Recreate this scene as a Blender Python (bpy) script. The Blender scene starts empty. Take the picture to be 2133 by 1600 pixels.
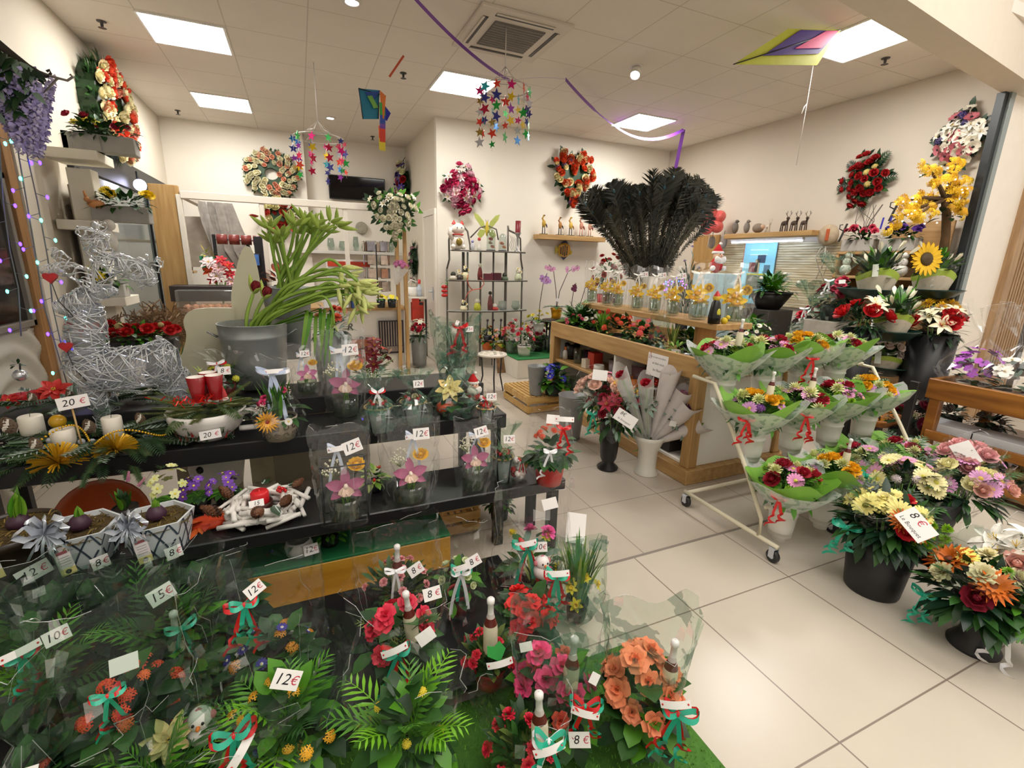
import bpy,math,random
from math import sin,cos,pi,radians,sqrt,atan2
from mathutils import Vector,Matrix,Quaternion
R=random.Random(11)
COL=bpy.context.scene.collection
V=Vector
FPX,EYE=981.0,V((0,0,1.5))
def cam_axes(yaw=radians(24.0),pitch=radians(14.5),roll=radians(-1.54)):
 f0,r0,up=V((sin(yaw),cos(yaw),0)),V((cos(yaw),-sin(yaw),0)),V((0,0,1))
 f=f0*cos(pitch) -up*sin(pitch);d=-(f0*sin(pitch) +up*cos(pitch))
 return r0*cos(roll) +d*sin(roll),d*cos(roll) -r0*sin(roll),f
AX,AD,AF=cam_axes()
def at(ax,v,px,py):
 """the point of the plane ax = v that the photograph shows at pixel (px, py)"""
 r=AX*((px-1066.5)/FPX) +AD*((py-800)/FPX) +AF
 i='xyz'.index(ax)
 return EYE +r*((v-EYE[i])/r[i])
def depth(p):return (V(p)-EYE).dot(AF)
def zt(p,py):
 """height above p's foot at which the vertical through p meets pixel row py"""
 q=V((p[0],p[1],0))-EYE;k=(py-800)/FPX
 return (k*q.dot(AF)-q.dot(AD))/(AD.z-k*AF.z)
def wid(p,wpx):return wpx*depth(p)/FPX
def to_cam(p):
 d=EYE-V(p);d.z=0
 return d.normalized()
MATS={}
def lin(h):
 h=h.lstrip('#');c=[int(h[i:i+2],16)/255 for i in (0,2,4)]
 return tuple((x/12.92 if x <= .04045 else ((x+.055)/1.055)**2.4) for x in c) +(1,)
def node_mat(name):
 m=bpy.data.materials.new(name);m.use_nodes=True
 nt=m.node_tree;nt.nodes.clear()
 out=nt.nodes.new('ShaderNodeOutputMaterial')
 return m,nt,out
def mat(col,rough=.55,metal=0.,vary=.12,scale=14.,emis=0.,spec=.5,sss=0.):
 key=(col,rough,metal,vary,scale,emis,spec)
 if key in MATS:return MATS[key]
 m,nt,out=node_mat('m_'+col.strip('#'))
 b=nt.nodes.new('ShaderNodeBsdfPrincipled')
 b.inputs['Roughness'].default_value=rough;b.inputs['Metallic'].default_value=metal
 b.inputs['Specular IOR Level'].default_value=spec
 c=lin(col)
 if vary>0:
  tc=nt.nodes.new('ShaderNodeTexCoord');no=nt.nodes.new('ShaderNodeTexNoise')
  no.inputs['Scale'].default_value=scale;no.inputs['Detail'].default_value=2
  nt.links.new(tc.outputs['Object'],no.inputs['Vector'])
  oi=nt.nodes.new('ShaderNodeObjectInfo')
  ad=nt.nodes.new('ShaderNodeMath');ad.operation='MULTIPLY_ADD'
  nt.links.new(oi.outputs['Random'],ad.inputs[0]);ad.inputs[1].default_value=.5
  nt.links.new(no.outputs['Fac'],ad.inputs[2])
  mr=nt.nodes.new('ShaderNodeMapRange')
  mr.inputs['From Min'].default_value=.35;mr.inputs['From Max'].default_value=1.15
  mr.inputs['To Min'].default_value=1-vary*1.6;mr.inputs['To Max'].default_value=1+vary*1.4
  nt.links.new(ad.outputs[0],mr.inputs['Value'])
  hs=nt.nodes.new('ShaderNodeHueSaturation');hs.inputs['Color'].default_value=c
  nt.links.new(mr.outputs[0],hs.inputs['Value'])
  nt.links.new(hs.outputs[0],b.inputs['Base Color'])
 else:
  b.inputs['Base Color'].default_value=c
 if emis>0:
  b.inputs['Emission Color'].default_value=c;b.inputs['Emission Strength'].default_value=emis
 nt.links.new(b.outputs[0],out.inputs[0])
 MATS[key]=m
 return m
def glow(col,s,tiny=True):
 key=('glow',col,s)
 if key in MATS:return MATS[key]
 m,nt,out=node_mat('m_glow_'+col.strip('#'))
 e=nt.nodes.new('ShaderNodeEmission');e.inputs[0].default_value=lin(col);e.inputs[1].default_value=s
 nt.links.new(e.outputs[0],out.inputs[0]);MATS[key]=m
 if tiny:m.cycles.emission_sampling='NONE'
 return m
def film(name='clear',tint='#ffffff',haze=.05,pr=None,pcol='#2f6b55',pscale=9.,pthr=.56,edge=.5,base=.05):
 """cellophane: mostly see-through, glossy at grazing angles; pr prints leaves or dots on it"""
 key=('film',name)
 if key in MATS:return MATS[key]
 m,nt,out=node_mat('m_film_'+name)
 N,L=nt.nodes.new,nt.links.new
 tr=N('ShaderNodeBsdfTransparent');tr.inputs[0].default_value=lin(tint)
 gl=N('ShaderNodeBsdfGlossy');gl.inputs['Roughness'].default_value=.04
 di=N('ShaderNodeBsdfDiffuse');di.inputs[0].default_value=(.9,.93,.92,1)
 tc=N('ShaderNodeTexCoord')
 lw=N('ShaderNodeLayerWeight');lw.inputs['Blend'].default_value=.35
 mr=N('ShaderNodeMapRange');mr.inputs['To Min'].default_value=base;mr.inputs['To Max'].default_value=edge
 pw=N('ShaderNodeMath');pw.operation='POWER';pw.inputs[1].default_value=2.2
 L(lw.outputs['Facing'],pw.inputs[0]);L(pw.outputs[0],mr.inputs['Value'])
 m1=N('ShaderNodeMixShader');L(mr.outputs[0],m1.inputs[0]);L(tr.outputs[0],m1.inputs[1]);L(gl.outputs[0],m1.inputs[2])
 m2=N('ShaderNodeMixShader');m2.inputs[0].default_value=haze;L(m1.outputs[0],m2.inputs[1]);L(di.outputs[0],m2.inputs[2])
 last=m2
 if pr:
  d2=N('ShaderNodeBsdfDiffuse');d2.inputs[0].default_value=lin(pcol)
  vo=N('ShaderNodeTexVoronoi') if pr=='dots' else N('ShaderNodeTexNoise')
  vo.inputs['Scale'].default_value=pscale
  L(tc.outputs['Object'],vo.inputs['Vector'])
  cm=N('ShaderNodeMath');cm.operation='LESS_THAN' if pr=='dots' else 'GREATER_THAN'
  cm.inputs[1].default_value=pthr
  L(vo.outputs['Distance' if pr=='dots' else 'Fac'],cm.inputs[0])
  ml=N('ShaderNodeMath');ml.operation='MULTIPLY';ml.inputs[1].default_value=.42
  L(cm.outputs[0],ml.inputs[0])
  m3=N('ShaderNodeMixShader');L(ml.outputs[0],m3.inputs[0]);L(m2.outputs[0],m3.inputs[1]);L(d2.outputs[0],m3.inputs[2])
  last=m3
 L(last.outputs[0],out.inputs[0]);MATS[key]=m
 return m
def glass(name='glass',tint='#f2f7f5',rough=.02):
 return film(name,tint,.02,edge=.75,base=.05)
def wood(name,c1,c2,scale=3.,axis='z',rough=.5):
 key=('wood',name)
 if key in MATS:return MATS[key]
 m,nt,out=node_mat('m_wood_'+name);N,L=nt.nodes.new,nt.links.new
 b=N('ShaderNodeBsdfPrincipled');b.inputs['Roughness'].default_value=rough
 tc=N('ShaderNodeTexCoord');mp=N('ShaderNodeMapping')
 s={'x':(.8,9,9),'y':(9,.8,9),'z':(9,9,.8)}[axis]
 mp.inputs['Scale'].default_value=s
 L(tc.outputs['Object'],mp.inputs[0])
 no=N('ShaderNodeTexNoise');no.inputs['Scale'].default_value=scale;no.inputs['Detail'].default_value=5
 L(mp.outputs[0],no.inputs['Vector'])
 cr=N('ShaderNodeValToRGB');cr.color_ramp.elements[0].color=lin(c1);cr.color_ramp.elements[1].color=lin(c2)
 cr.color_ramp.elements[0].position=.35;cr.color_ramp.elements[1].position=.68
 L(no.outputs['Fac'],cr.inputs[0]);L(cr.outputs[0],b.inputs['Base Color']);L(b.outputs[0],out.inputs[0])
 MATS[key]=m
 return m
def grid_mat(name,c1,grout,sx,sy,ox,oy,gw,rough,mottling=.06,c2=None,bump=0):
 """tiles with thin joints, in world metres"""
 m,nt,out=node_mat('m_grid_'+name);N,L=nt.nodes.new,nt.links.new
 b=N('ShaderNodeBsdfPrincipled');b.inputs['Roughness'].default_value=rough
 tc=N('ShaderNodeTexCoord');se=N('ShaderNodeSeparateXYZ');L(tc.outputs['Object'],se.inputs[0])
 ds=[]
 for i,(s,o) in enumerate(((sx,ox),(sy,oy))):
  a=N('ShaderNodeMath');a.operation='SUBTRACT';a.inputs[1].default_value=o -40*s -s/2
  L(se.outputs[i],a.inputs[0])
  mo=N('ShaderNodeMath');mo.operation='MODULO';mo.inputs[1].default_value=s;L(a.outputs[0],mo.inputs[0])
  sb=N('ShaderNodeMath');sb.operation='SUBTRACT';sb.inputs[1].default_value=s/2;L(mo.outputs[0],sb.inputs[0])
  ab=N('ShaderNodeMath');ab.operation='ABSOLUTE';L(sb.outputs[0],ab.inputs[0]);ds.append(ab)
 mi=N('ShaderNodeMath');mi.operation='MINIMUM';L(ds[0].outputs[0],mi.inputs[0]);L(ds[1].outputs[0],mi.inputs[1])
 mr=N('ShaderNodeMapRange');mr.inputs['From Min'].default_value=gw*.6;mr.inputs['From Max'].default_value=gw
 L(mi.outputs[0],mr.inputs['Value'])
 no=N('ShaderNodeTexNoise');no.inputs['Scale'].default_value=2.6;no.inputs['Detail'].default_value=5
 L(tc.outputs['Object'],no.inputs['Vector'])
 cr=N('ShaderNodeValToRGB');a,z=cr.color_ramp.elements
 a.position,z.position=.3,.75
 a.color=tuple(x*(1-mottling*2) for x in lin(c1)[:3])+(1,);z.color=lin(c2 or c1)
 L(no.outputs['Fac'],cr.inputs[0])
 mx=N('ShaderNodeMix');mx.data_type='RGBA';mx.inputs[6].default_value=lin(grout)
 L(mr.outputs[0],mx.inputs[0]);L(cr.outputs[0],mx.inputs[7])
 L(mx.outputs[2],b.inputs['Base Color']);L(b.outputs[0],out.inputs[0])
 return m
def frame(n,spin=0.,p=(0,0,0),s=1.):
 """matrix taking +Z to n, spun about it, scaled, placed at p"""
 q=V((0,0,1)).rotation_difference(V(n).normalized())
 return Matrix.Translation(V(p))@q.to_matrix().to_4x4()@Matrix.Rotation(spin,4,'Z')@Matrix.Scale(s,4)
class MB:
 def __init__(s):s.v,s.f,s.mi,s.sm,s.mats,s.M=[],[],[],[],[],None
 def add(s,vs,fs,m,smooth=True,M=None):
  if m not in s.mats:s.mats.append(m)
  k,n=s.mats.index(m),len(s.v)
  for x in vs:
   x=V(x)
   if M is not None:x=M@x
   s.v.append(tuple(x))
  for f in fs:
   s.f.append(tuple(i+n for i in f));s.mi.append(k);s.sm.append(smooth)
  return s
 def box(s,c,d,m,M=None,b=.004):
  hx,hy,hz=d[0]/2,d[1]/2,d[2]/2
  b=min(b,hx*.45,hy*.45,hz*.45)
  vs,fs,ix=[],[],{}
  for sx in (-1,1):
   for sy in (-1,1):
    for sz in (-1,1):
     for a in range(3):
      q=[sx*(hx-b),sy*(hy-b),sz*(hz-b)]
      q[a]=(sx*hx,sy*hy,sz*hz)[a]
      ix[sx,sy,sz,a]=len(vs);vs.append((q[0]+c[0],q[1]+c[1],q[2]+c[2]))
  def fc(l,nrm):
   p=[V(vs[i]) for i in l];g=(p[1]-p[0]).cross(p[2]-p[0])
   fs.append(l if g.dot(V(nrm))>0 else l[::-1])
  for a in range(3):
   o=[x for x in range(3) if x != a]
   for sg in (-1,1):
    l=[]
    for e,g in ((-1,-1),(1,-1),(1,1),(-1,1)):
     k=[0,0,0];k[a]=sg;k[o[0]]=e;k[o[1]]=g;l.append(ix[k[0],k[1],k[2],a])
    n=[0,0,0];n[a]=sg;fc(l,n)
   for e in (-1,1):
    for g in (-1,1):
     k0,k1=[0,0,0],[0,0,0]
     k0[a],k1[a]=-1,1
     for k in (k0,k1):k[o[0]]=e;k[o[1]]=g
     n=[0,0,0];n[o[0]]=e;n[o[1]]=g
     fc([ix[(*k0,o[0])],ix[(*k1,o[0])],ix[(*k1,o[1])],ix[(*k0,o[1])]],n)
  for sx in (-1,1):
   for sy in (-1,1):
    for sz in (-1,1):fc([ix[sx,sy,sz,a] for a in range(3)],(sx,sy,sz))
  return s.add(vs,fs,m,False,M)
 def lathe(s,prof,m,seg=20,M=None,sx=1,sy=1,smooth=True,fn=None):
  vs,fs=[],[]
  for j,(r,z) in enumerate(prof):
   for i in range(seg):
    a=2*pi*i/seg;rr=r*(fn(a,z,j) if fn else 1)
    vs.append((rr*cos(a)*sx,rr*sin(a)*sy,z))
  for j in range(len(prof)-1):
   for i in range(seg):
    k=(i+1)%seg
    fs.append((j*seg+i,j*seg+k,(j+1)*seg+k,(j+1)*seg+i))
  return s.add(vs,fs,m,smooth,M)
 def disc(s,r,z,m,seg=20,M=None,sx=1,sy=1):
  return s.add([(r*cos(2*pi*i/seg)*sx,r*sin(2*pi*i/seg)*sy,z) for i in range(seg)],[tuple(range(seg))],m,False,M)
 def tube(s,pts,r,m,seg=6,M=None,cap=True):
  pts=[V(p) for p in pts];vs,fs=[],[];n=len(pts)
  ref=V((.13,.31,.94))
  for j,p in enumerate(pts):
   t=(pts[min(j+1,n-1)]-pts[max(j-1,0)])
   if t.length<1e-9:t=V((0,0,1))
   t.normalize();a=t.cross(ref)
   if a.length<.05:a=t.cross(V((1,0,0)))
   a.normalize();b=t.cross(a);rr=r[j] if isinstance(r,(list,tuple)) else r
   for i in range(seg):
    g=2*pi*i/seg;vs.append(p+a*(rr*cos(g))+b*(rr*sin(g)))
  for j in range(n-1):
   for i in range(seg):
    k=(i+1)%seg;fs.append((j*seg+i,j*seg+k,(j+1)*seg+k,(j+1)*seg+i))
  if cap:fs.append(tuple(range(seg))[::-1]);fs.append(tuple((n-1)*seg+i for i in range(seg)))
  return s.add(vs,fs,m,True,M)
 def ball(s,c,r,m,seg=10,rings=6,sc=(1,1,1),M=None):
  T=Matrix.Translation(V(c))@Matrix.Diagonal((sc[0],sc[1],sc[2],1))
  if M is not None:T=M@T
  return s.lathe([(max(r*sin(pi*j/rings),r*.001),-r*cos(pi*j/rings)) for j in range(rings+1)],m,seg,T)
 def leaf(s,M,L,W,m,curl=.4,fold=.15,n=4,tip=.9):
  """blade growing along +X of M, bending towards -Z"""
  vs,fs=[],[];x=z=0.;a=0.
  for j in range(n+1):
   t=j/n;w=W*.5*max(sin(pi*min(t*tip+.1,1)),0)**.8
   vs += [(x,-w,z+fold*w),(x,0,z),(x,w,z+fold*w)]
   a=-curl*(t+.5/n);x += L/n*cos(a);z += L/n*sin(a)
  for j in range(n):
   for k in range(2):
    i=j*3+k;fs.append((i,i+1,i+4,i+3))
  return s.add(vs,fs,m,True,M)
 def petal(s,phi,L,W,a0,a1,m,r0=0.,z0=0.,cup=0.,nt=3,ns=2,point=False,M=None):
  vs,fs=[],[];x,z=r0,z0;c,g=cos(phi),sin(phi)
  for j in range(nt+1):
   t=j/nt
   w=W*.5*((sin(pi*min(.12+t*.86,1))**.75) if point else (.45+.55*sin(pi*.5*min(1,t*1.5)))*(1 if t<.99 else .72))
   for i in range(ns+1):
    e=2*i/ns-1;y=e*w;zz=z+cup*e*e*L
    vs.append((x*c-y*g,x*g+y*c,zz))
   a=radians(a0+(a1-a0)*(t+.5/nt));x += L/nt*cos(a);z += L/nt*sin(a)
  for j in range(nt):
   for i in range(ns):
    k=j*(ns+1)+i;fs.append((k,k+1,k+ns+2,k+ns+1))
  return s.add(vs,fs,m,True,M)
 def strip(s,pts,w,m,side=None,M=None):
  """flat ribbon along pts"""
  pts=[V(p) for p in pts];vs,fs=[],[];n=len(pts)
  for j,p in enumerate(pts):
   t=pts[min(j+1,n-1)]-pts[max(j-1,0)]
   a=V(side) if side is not None else t.cross(V((.2,1,.3)))
   if a.length<1e-6:a=V((1,0,0))
   a.normalize();ww=w[j] if isinstance(w,(list,tuple)) else w
   vs += [p-a*ww/2,p+a*ww/2]
  for j in range(n-1):fs.append((2*j,2*j+1,2*j+3,2*j+2))
  return s.add(vs,fs,m,True,M)
 def prism(s,poly,th,m,M=None,m2=None):
  """polygon in local XY, thickness th along Z, centred"""
  n=len(poly)
  vs=[(p[0],p[1],-th/2) for p in poly]+[(p[0],p[1],th/2) for p in poly]
  s.add(vs,[tuple(range(n))[::-1],tuple(range(n,2*n))],m,False,M)
  return s.add(vs,[(i,(i+1)%n,n+(i+1)%n,n+i) for i in range(n)],m2 or m,False,M)
 def mesh(s,name):
  me=bpy.data.meshes.new(name);me.from_pydata(s.v,[],s.f)
  for m in s.mats:me.materials.append(m)
  if s.f:
   me.polygons.foreach_set('material_index',s.mi);me.polygons.foreach_set('use_smooth',s.sm)
  me.update()
  return me
def ob(name,data,parent=None,M=None,label=None):
 if isinstance(data,MB):data=data.mesh(name)
 o=bpy.data.objects.new(name,data);COL.objects.link(o)
 if parent is not None:o.parent=parent
 if M is not None:o.matrix_local=M
 if label:o['label']=label
 return o
def tag(o,label,cat,group=None,kind=None):
 o['label']=label;o['category']=cat
 if group:o['group']=group
 if kind:o['kind']=kind
 return o
def thing(name,label,cat,loc=(0,0,0),rz=0.,group=None,M=None):
 o=bpy.data.objects.new(name,None);COL.objects.link(o);o.empty_display_size=.05
 o.matrix_local=M if M is not None else Matrix.Translation(V(loc))@Matrix.Rotation(rz,4,'Z')
 return tag(o,label,cat,group)
def solo(name,mb,label,cat,loc=(0,0,0),rz=0.,group=None,M=None,kind=None):
 o=ob(name,mb,None,M if M is not None else Matrix.Translation(V(loc))@Matrix.Rotation(rz,4,'Z'))
 return tag(o,label,cat,group,kind)
def struct(name,mb,parent=None,loc=None):
 o=ob(name,mb,parent,Matrix.Translation(V(loc)) if loc is not None else None)
 if parent is None:o['kind']='structure'
 return o
T=lambda x,y,z:Matrix.Translation((x,y,z))
RZ=lambda a:Matrix.Rotation(a,4,'Z')
RX=lambda a:Matrix.Rotation(a,4,'X')
RY=lambda a:Matrix.Rotation(a,4,'Y')
TXT={}
def text_geo(body):
 if body not in TXT:
  cu=bpy.data.curves.new('t','FONT');cu.body=body;cu.size=1;cu.align_x='CENTER';cu.align_y='CENTER'
  cu.resolution_u=2;cu.shear=.18
  o=bpy.data.objects.new('t',cu);me=o.to_mesh()
  TXT[body]=([tuple(v.co) for v in me.vertices],[tuple(p.vertices) for p in me.polygons])
  o.to_mesh_clear();bpy.data.objects.remove(o);bpy.data.curves.remove(cu)
 return TXT[body]
INK,REDINK,CARD=mat('#15131a',.6,vary=0),mat('#c8324a',.6,vary=0),mat('#f4f0ee',.6,vary=0)
def write(mb,body,size,m,M):
 v,f=text_geo(body)
 mb.add(v,f,m,False,M@Matrix.Scale(size,4))
def card_mb(w,h,body=None,euro=True,size=None,extra=None,m=None):
 """little card in local XY facing +Z"""
 mb=MB();mb.box((0,0,0),(w,h,.0012),m or CARD,b=.0004)
 if body:
  sz=size or h*.78
  write(mb,body,sz,INK,T(-w*.16 if euro else 0,0,.001))
  if euro:write(mb,'€',sz*.8,REDINK,T(w*.28,-h*.02,.001))
 if extra:
  for (b,s,x,y,mm) in extra:write(mb,b,s,mm,T(x,y,.001))
 return mb
def facing(p,n,roll=0.):
 """card matrix at p: +Z along n, Y up, rolled about n"""
 n=V(n).normalized();x=V((0,0,1)).cross(n)
 if x.length<.01:x=V((1,0,0))
 x.normalize();y=n.cross(x)
 m=Matrix((x,y,n)).transposed().to_4x4();m.translation=V(p)
 return m@RZ(roll)
HEADS={}
GREEN={'leaf':mat('#2f5a22',.45),'dark':mat('#1d3d1c',.45),'deep':mat('#12301d',.4),'lime':mat('#6f9a2a',.5),'pale':mat('#a9bd62',.5),
  'fresh':mat('#4f8a1f',.45),'grey':mat('#7c9384',.6),'fir':mat('#3a5a33',.55),'stem':mat('#6d9a3a',.5),'olive':mat('#5a6a2c',.55),
  'frost':mat('#b9c7c2',.6),'bright':mat('#6fae1c',.4)}
def head(kind,c,c2='#e8c33a'):
 c2=c2 or '#e8c33a';key=(kind,c,c2)
 if key in HEADS:return HEADS[key]
 mb=MB();r=random.Random(hash(kind)%1000 if False else sum(map(ord,kind)))
 m,m2=mat(c,.6,vary=.14,scale=3),mat(c2,.6)
 P=mb.petal
 if kind=='rose':
  mb.ball((0,0,.32),.3,m,8,5,(1,1,1.1))
  for n,L,W,a0,a1,r0,z0 in ((3,.5,.5,88,110,.16,.2),(5,.6,.62,70,92,.22,.1),(6,.75,.8,44,82,.22,.02),(6,.8,.85,8,52,.24,-.04)):
   for i in range(n):P(2*pi*i/n+n*.7,L,W,a0,a1,m,r0,z0,.12)
 elif kind=='begonia':
  for n,L,W,a0,a1,r0,z0 in ((4,.5,.75,75,70,.05,.1),(5,.75,.95,40,25,.1,.05),(5,.95,1.1,5,-10,.1,0)):
   for i in range(n):P(2*pi*i/n+n*.4+r.uniform(-.2,.2),L*r.uniform(.85,1.1),W,a0,a1,m,r0,z0,r.uniform(-.1,.25))
 elif kind=='daisy':
  for i in range(15):P(2*pi*i/15,.85,.34,18,-6,m,.15,.06,.05,2,2,False)
  mb.ball((0,0,.08),.28,m2,8,4,(1,1,.5))
 elif kind=='gerbera':
  for k,(n,L,a) in enumerate(((18,.85,5),(16,.62,22),(12,.4,40))):
   for i in range(n):P(2*pi*(i+.5*k)/n,L,.24,a+8,a-6,m,.15,.05+.04*k,.04,2,2,True)
  mb.ball((0,0,.12),.2,m2,8,4,(1,1,.5))
 elif kind=='sunflower':
  for k in range(2):
   for i in range(17):P(2*pi*(i+.5*k)/17,.62,.24,18-20*k,-4,m,.38,.05,.03,3,2,True)
  mb.ball((0,0,.05),.42,m2,12,5,(1,1,.4))
 elif kind=='mum':
  for i in range(54):
   t=i/53;el=88*(1-t)**.9;phi=i*2.39996
   P(phi,.62+.1*sin(i),.24,el+12,el-25,m,.1+.25*t,.28*(1-t),.1,2,1,True)
 elif kind=='carnation':
  for i in range(34):
   t=i/33;P(i*2.4,.55+.3*t,.42,85-75*t,60-75*t+r.uniform(-15,15),m,.05,.15*(1-t),r.uniform(-.25,.25),2,2)
 elif kind=='tulip':
  for k in range(2):
   for i in range(3):P(2*pi*i/3+k*pi/3,1.75,1.15,52,108,m,.1,0,.12,5,2,True)
 elif kind=='bud':
  mb.lathe([(.02,0),(.42,.35),(.5,.9),(.34,1.5),(.1,2.0),(.01,2.1)],m,8)
 elif kind=='longbud':
  mb.lathe([(.02,0),(.17,.3),(.25,.9),(.19,1.5),(.06,2.0),(.01,2.12)],m,8)
 elif kind=='lily':
  for i in range(6):P(pi*i/3,1.25,.5,48,-25,m,.05,0,.12,4,2,True)
  for i in range(5):mb.tube([(0,0,.1),(.2*cos(i*1.26),.2*sin(i*1.26),.6)],.02,m2,4)
 elif kind=='poinsettia':
  for n,L,a,k in ((7,1.,-4,0),(6,.72,14,.4),(4,.45,30,.2)):
   for i in range(n):P(2*pi*i/n+k,L*r.uniform(.9,1.05),L*.48,a+8,a-14,m,.05,.04*k,.1,4,2,True)
  for i in range(5):mb.ball((.09*cos(i*1.3),.09*sin(i*1.3),.12),.05,m2,5,4)
 elif kind=='orchid':
  for phi,L,W in ((pi/2,.95,.5),(pi/2+2.2,.9,.46),(pi/2-2.2,.9,.46)):P(phi,L,W,12,-10,m,.05,0,.1,4,2,True)
  for phi in (.25,pi-.25):P(phi,.95,.62,18,-12,m,.05,.04,.08,4,2,True)
  for i in range(3):P(-pi/2+(i-1)*.6,.5,.4,45-abs(i-1)*10,-20,m2,.03,.08,.2,3,2)
  mb.ball((0,.02,.16),.13,mat('#f3e2d0',.5),6,4,(1,1.3,1))
 elif kind=='phal':
  for phi,L,W in ((pi/2,.8,.6),(pi/2+2.3,.8,.5),(pi/2-2.3,.8,.5),(.1,.95,1.05),(pi-.1,.95,1.05)):P(phi,L,W,10,-10,m,.05,.02,.05,3,2)
  mb.ball((0,-.1,.15),.16,m2,6,4)
 elif kind=='narcissus':
  for i in range(6):P(pi*i/3,.95,.55,8,-4,m,.1,0,.05,3,2,True)
  mb.lathe([(.22,0),(.26,.3),(.36,.5),(.3,.48),(.05,.1)],m2,10)
 elif kind=='anemone':
  for k in range(2):
   for i in range(5):P(2*pi*i/5+k*.63,.85,.8,34-k*16,8,m,.12,0,.1,3,2)
  mb.ball((0,0,.14),.22,m2,8,4,(1,1,.6))
 elif kind=='cluster':
  for i in range(19):
   t=(i+.5)/19;th=t*1.25;ph=i*2.4
   d=V((sin(th)*cos(ph),sin(th)*sin(ph),cos(th)));F=frame(d,i,d*.72+V((0,0,-.25)),.34)
   for k in range(4):mb.petal(k*pi/2,.75,.7,20,-15,m,.08,0,.05,1,1,False,F)
   mb.ball((0,0,.05),.14,m2,4,3,M=F)
 elif kind=='cineraria':
  for i in range(11):P(2*pi*i/11,.85,.45,10,-5,m,.15,0,.04,2,2)
  mb.ball((0,0,.05),.3,mat('#e9e4f4',.6),8,4,(1,1,.3));mb.ball((0,0,.1),.16,m2,8,4,(1,1,.5))
 elif kind=='ball':
  mb.ball((0,0,0),1,m,10,7)
  for i in range(26):
   t=1-2*(i+.5)/26;ph=i*2.4;q=sqrt(1-t*t);mb.ball((q*cos(ph)*.92,q*sin(ph)*.92,t*.92),.2,m,5,4)
 elif kind=='gyp':
  for i in range(46):
   d=V((r.gauss(0,1),r.gauss(0,1),abs(r.gauss(0,.8))+.1)).normalized();rr=r.uniform(.55,1.05)
   mb.ball(d*rr,r.uniform(.055,.095),m,5,4)
   if i%3==0:mb.tube([(0,0,-.6),d*rr],.012,GREEN['pale'],3)
 elif kind=='muscari':
  for i in range(40):
   t=i/39;ph=i*2.4;mb.ball((.26*(1-t*.7)*cos(ph),.26*(1-t*.7)*sin(ph),t*2),.15,m,5,4)
 elif kind=='raceme':
  for i in range(70):
   t=i/69;ph=i*2.4;q=.42*(1-t)**.7+.05
   F=frame(V((cos(ph),sin(ph),.2)),i,(q*cos(ph),q*sin(ph),-2*t))
   mb.petal(0,.26,.3,20,60,m,0,0,.1,1,1,False,F);mb.petal(2.6,.2,.26,30,70,m2,0,0,.1,1,1,False,F)
 elif kind=='spathe':
  for i in range(3):P(i*2.1,1.6,.6,78,86,m,.04,0,.2,4,2,True)
  mb.lathe([(.06,0),(.07,.6),(.02,1.0)],m2,6)
 elif kind=='berry':
  mb.ball((0,0,0),1,mat(c,.18,vary=.05),10,7)
 elif kind=='cone':
  for i in range(60):
   t=i/59;ph=i*2.4;q=.62*sin(pi*(.12+.86*t))**.7
   F=frame(V((cos(ph),sin(ph),.9)),0,(q*cos(ph)*.7,q*sin(ph)*.7,t*1.7))
   mb.add([(-.2,-.12,0),(.2,-.12,0),(.16,.22,.05),(-.16,.22,.05)],[(0,1,2,3)],m if i%4 else m2,False,F)
 elif kind=='primrose':
  for i in range(5):P(2*pi*i/5,.9,.8,12,-8,m,.06,0,.05,2,2)
  mb.ball((0,0,.06),.22,m2,6,4,(1,1,.5))
 me=mb.mesh('m_'+kind);HEADS[key]=me
 return me
def bloom(par,name,kind,c,p,n,size,c2='#e8c33a',label=None):
 return ob(name,head(kind,c,c2),par,frame(n,R.uniform(0,6.3),p,size),label)
def dome(n,lo=.05,hi=1.35,jit=.12):
 """n directions spread over a dome, lo..hi radians from straight up"""
 out=[]
 c0,c1=cos(lo),cos(hi)
 for i in range(n):
  z=c0+(c1-c0)*(i+.5)/n;ph=i*2.39996+R.uniform(-jit,jit)*3
  q=sqrt(max(0,1-z*z));out.append(V((q*cos(ph),q*sin(ph),z)))
 return out
def leaves(mb,c,rad,n,L,W,ms,curl=.7,lo=.1,hi=1.7,inner=.35,droop=.2,fold=.15,seg=3):
 """a dome of blades around c"""
 c=V(c)
 for i,d in enumerate(dome(n,lo,hi,.3)):
  k=R.uniform(inner,.8);p=c+V((d.x*rad[0],d.y*rad[1],d.z*rad[2]))*k
  dd=(d+V((R.gauss(0,.25),R.gauss(0,.25),R.gauss(0,.2)-droop))).normalized()
  z=V((0,0,1))-dd*dd.z
  if z.length<.05:z=V((R.gauss(0,1),R.gauss(0,1),0))
  z.normalize();y=z.cross(dd)
  m=Matrix((dd,y,z)).transposed().to_4x4();m.translation=p
  s=R.uniform(.75,1.2);mb.leaf(m,L*s,W*s,ms[i%len(ms)],curl*R.uniform(.5,1.3),fold,seg)
 return mb
def blades(mb,c,n,L,W,ms,spread=.4,curl=.8,r0=.02):
 """upright grass-like leaves"""
 for i in range(n):
  ph=i*2.4+R.uniform(-.3,.3);sp=spread*R.uniform(.2,1);l=L*R.uniform(.7,1.05)
  d=V((sin(sp)*cos(ph),sin(sp)*sin(ph),cos(sp)));side=V((-sin(ph),cos(ph),0));up=d.cross(side)
  if up.z<0:up=-up
  side=up.cross(d);m=Matrix((d,side,up)).transposed().to_4x4();m.translation=V(c)+V((cos(ph),sin(ph),0))*r0*R.random()
  mb.leaf(m,l,W,ms[i%len(ms)],curl*R.uniform(.3,1.2),.2,5)
 return mb
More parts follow.
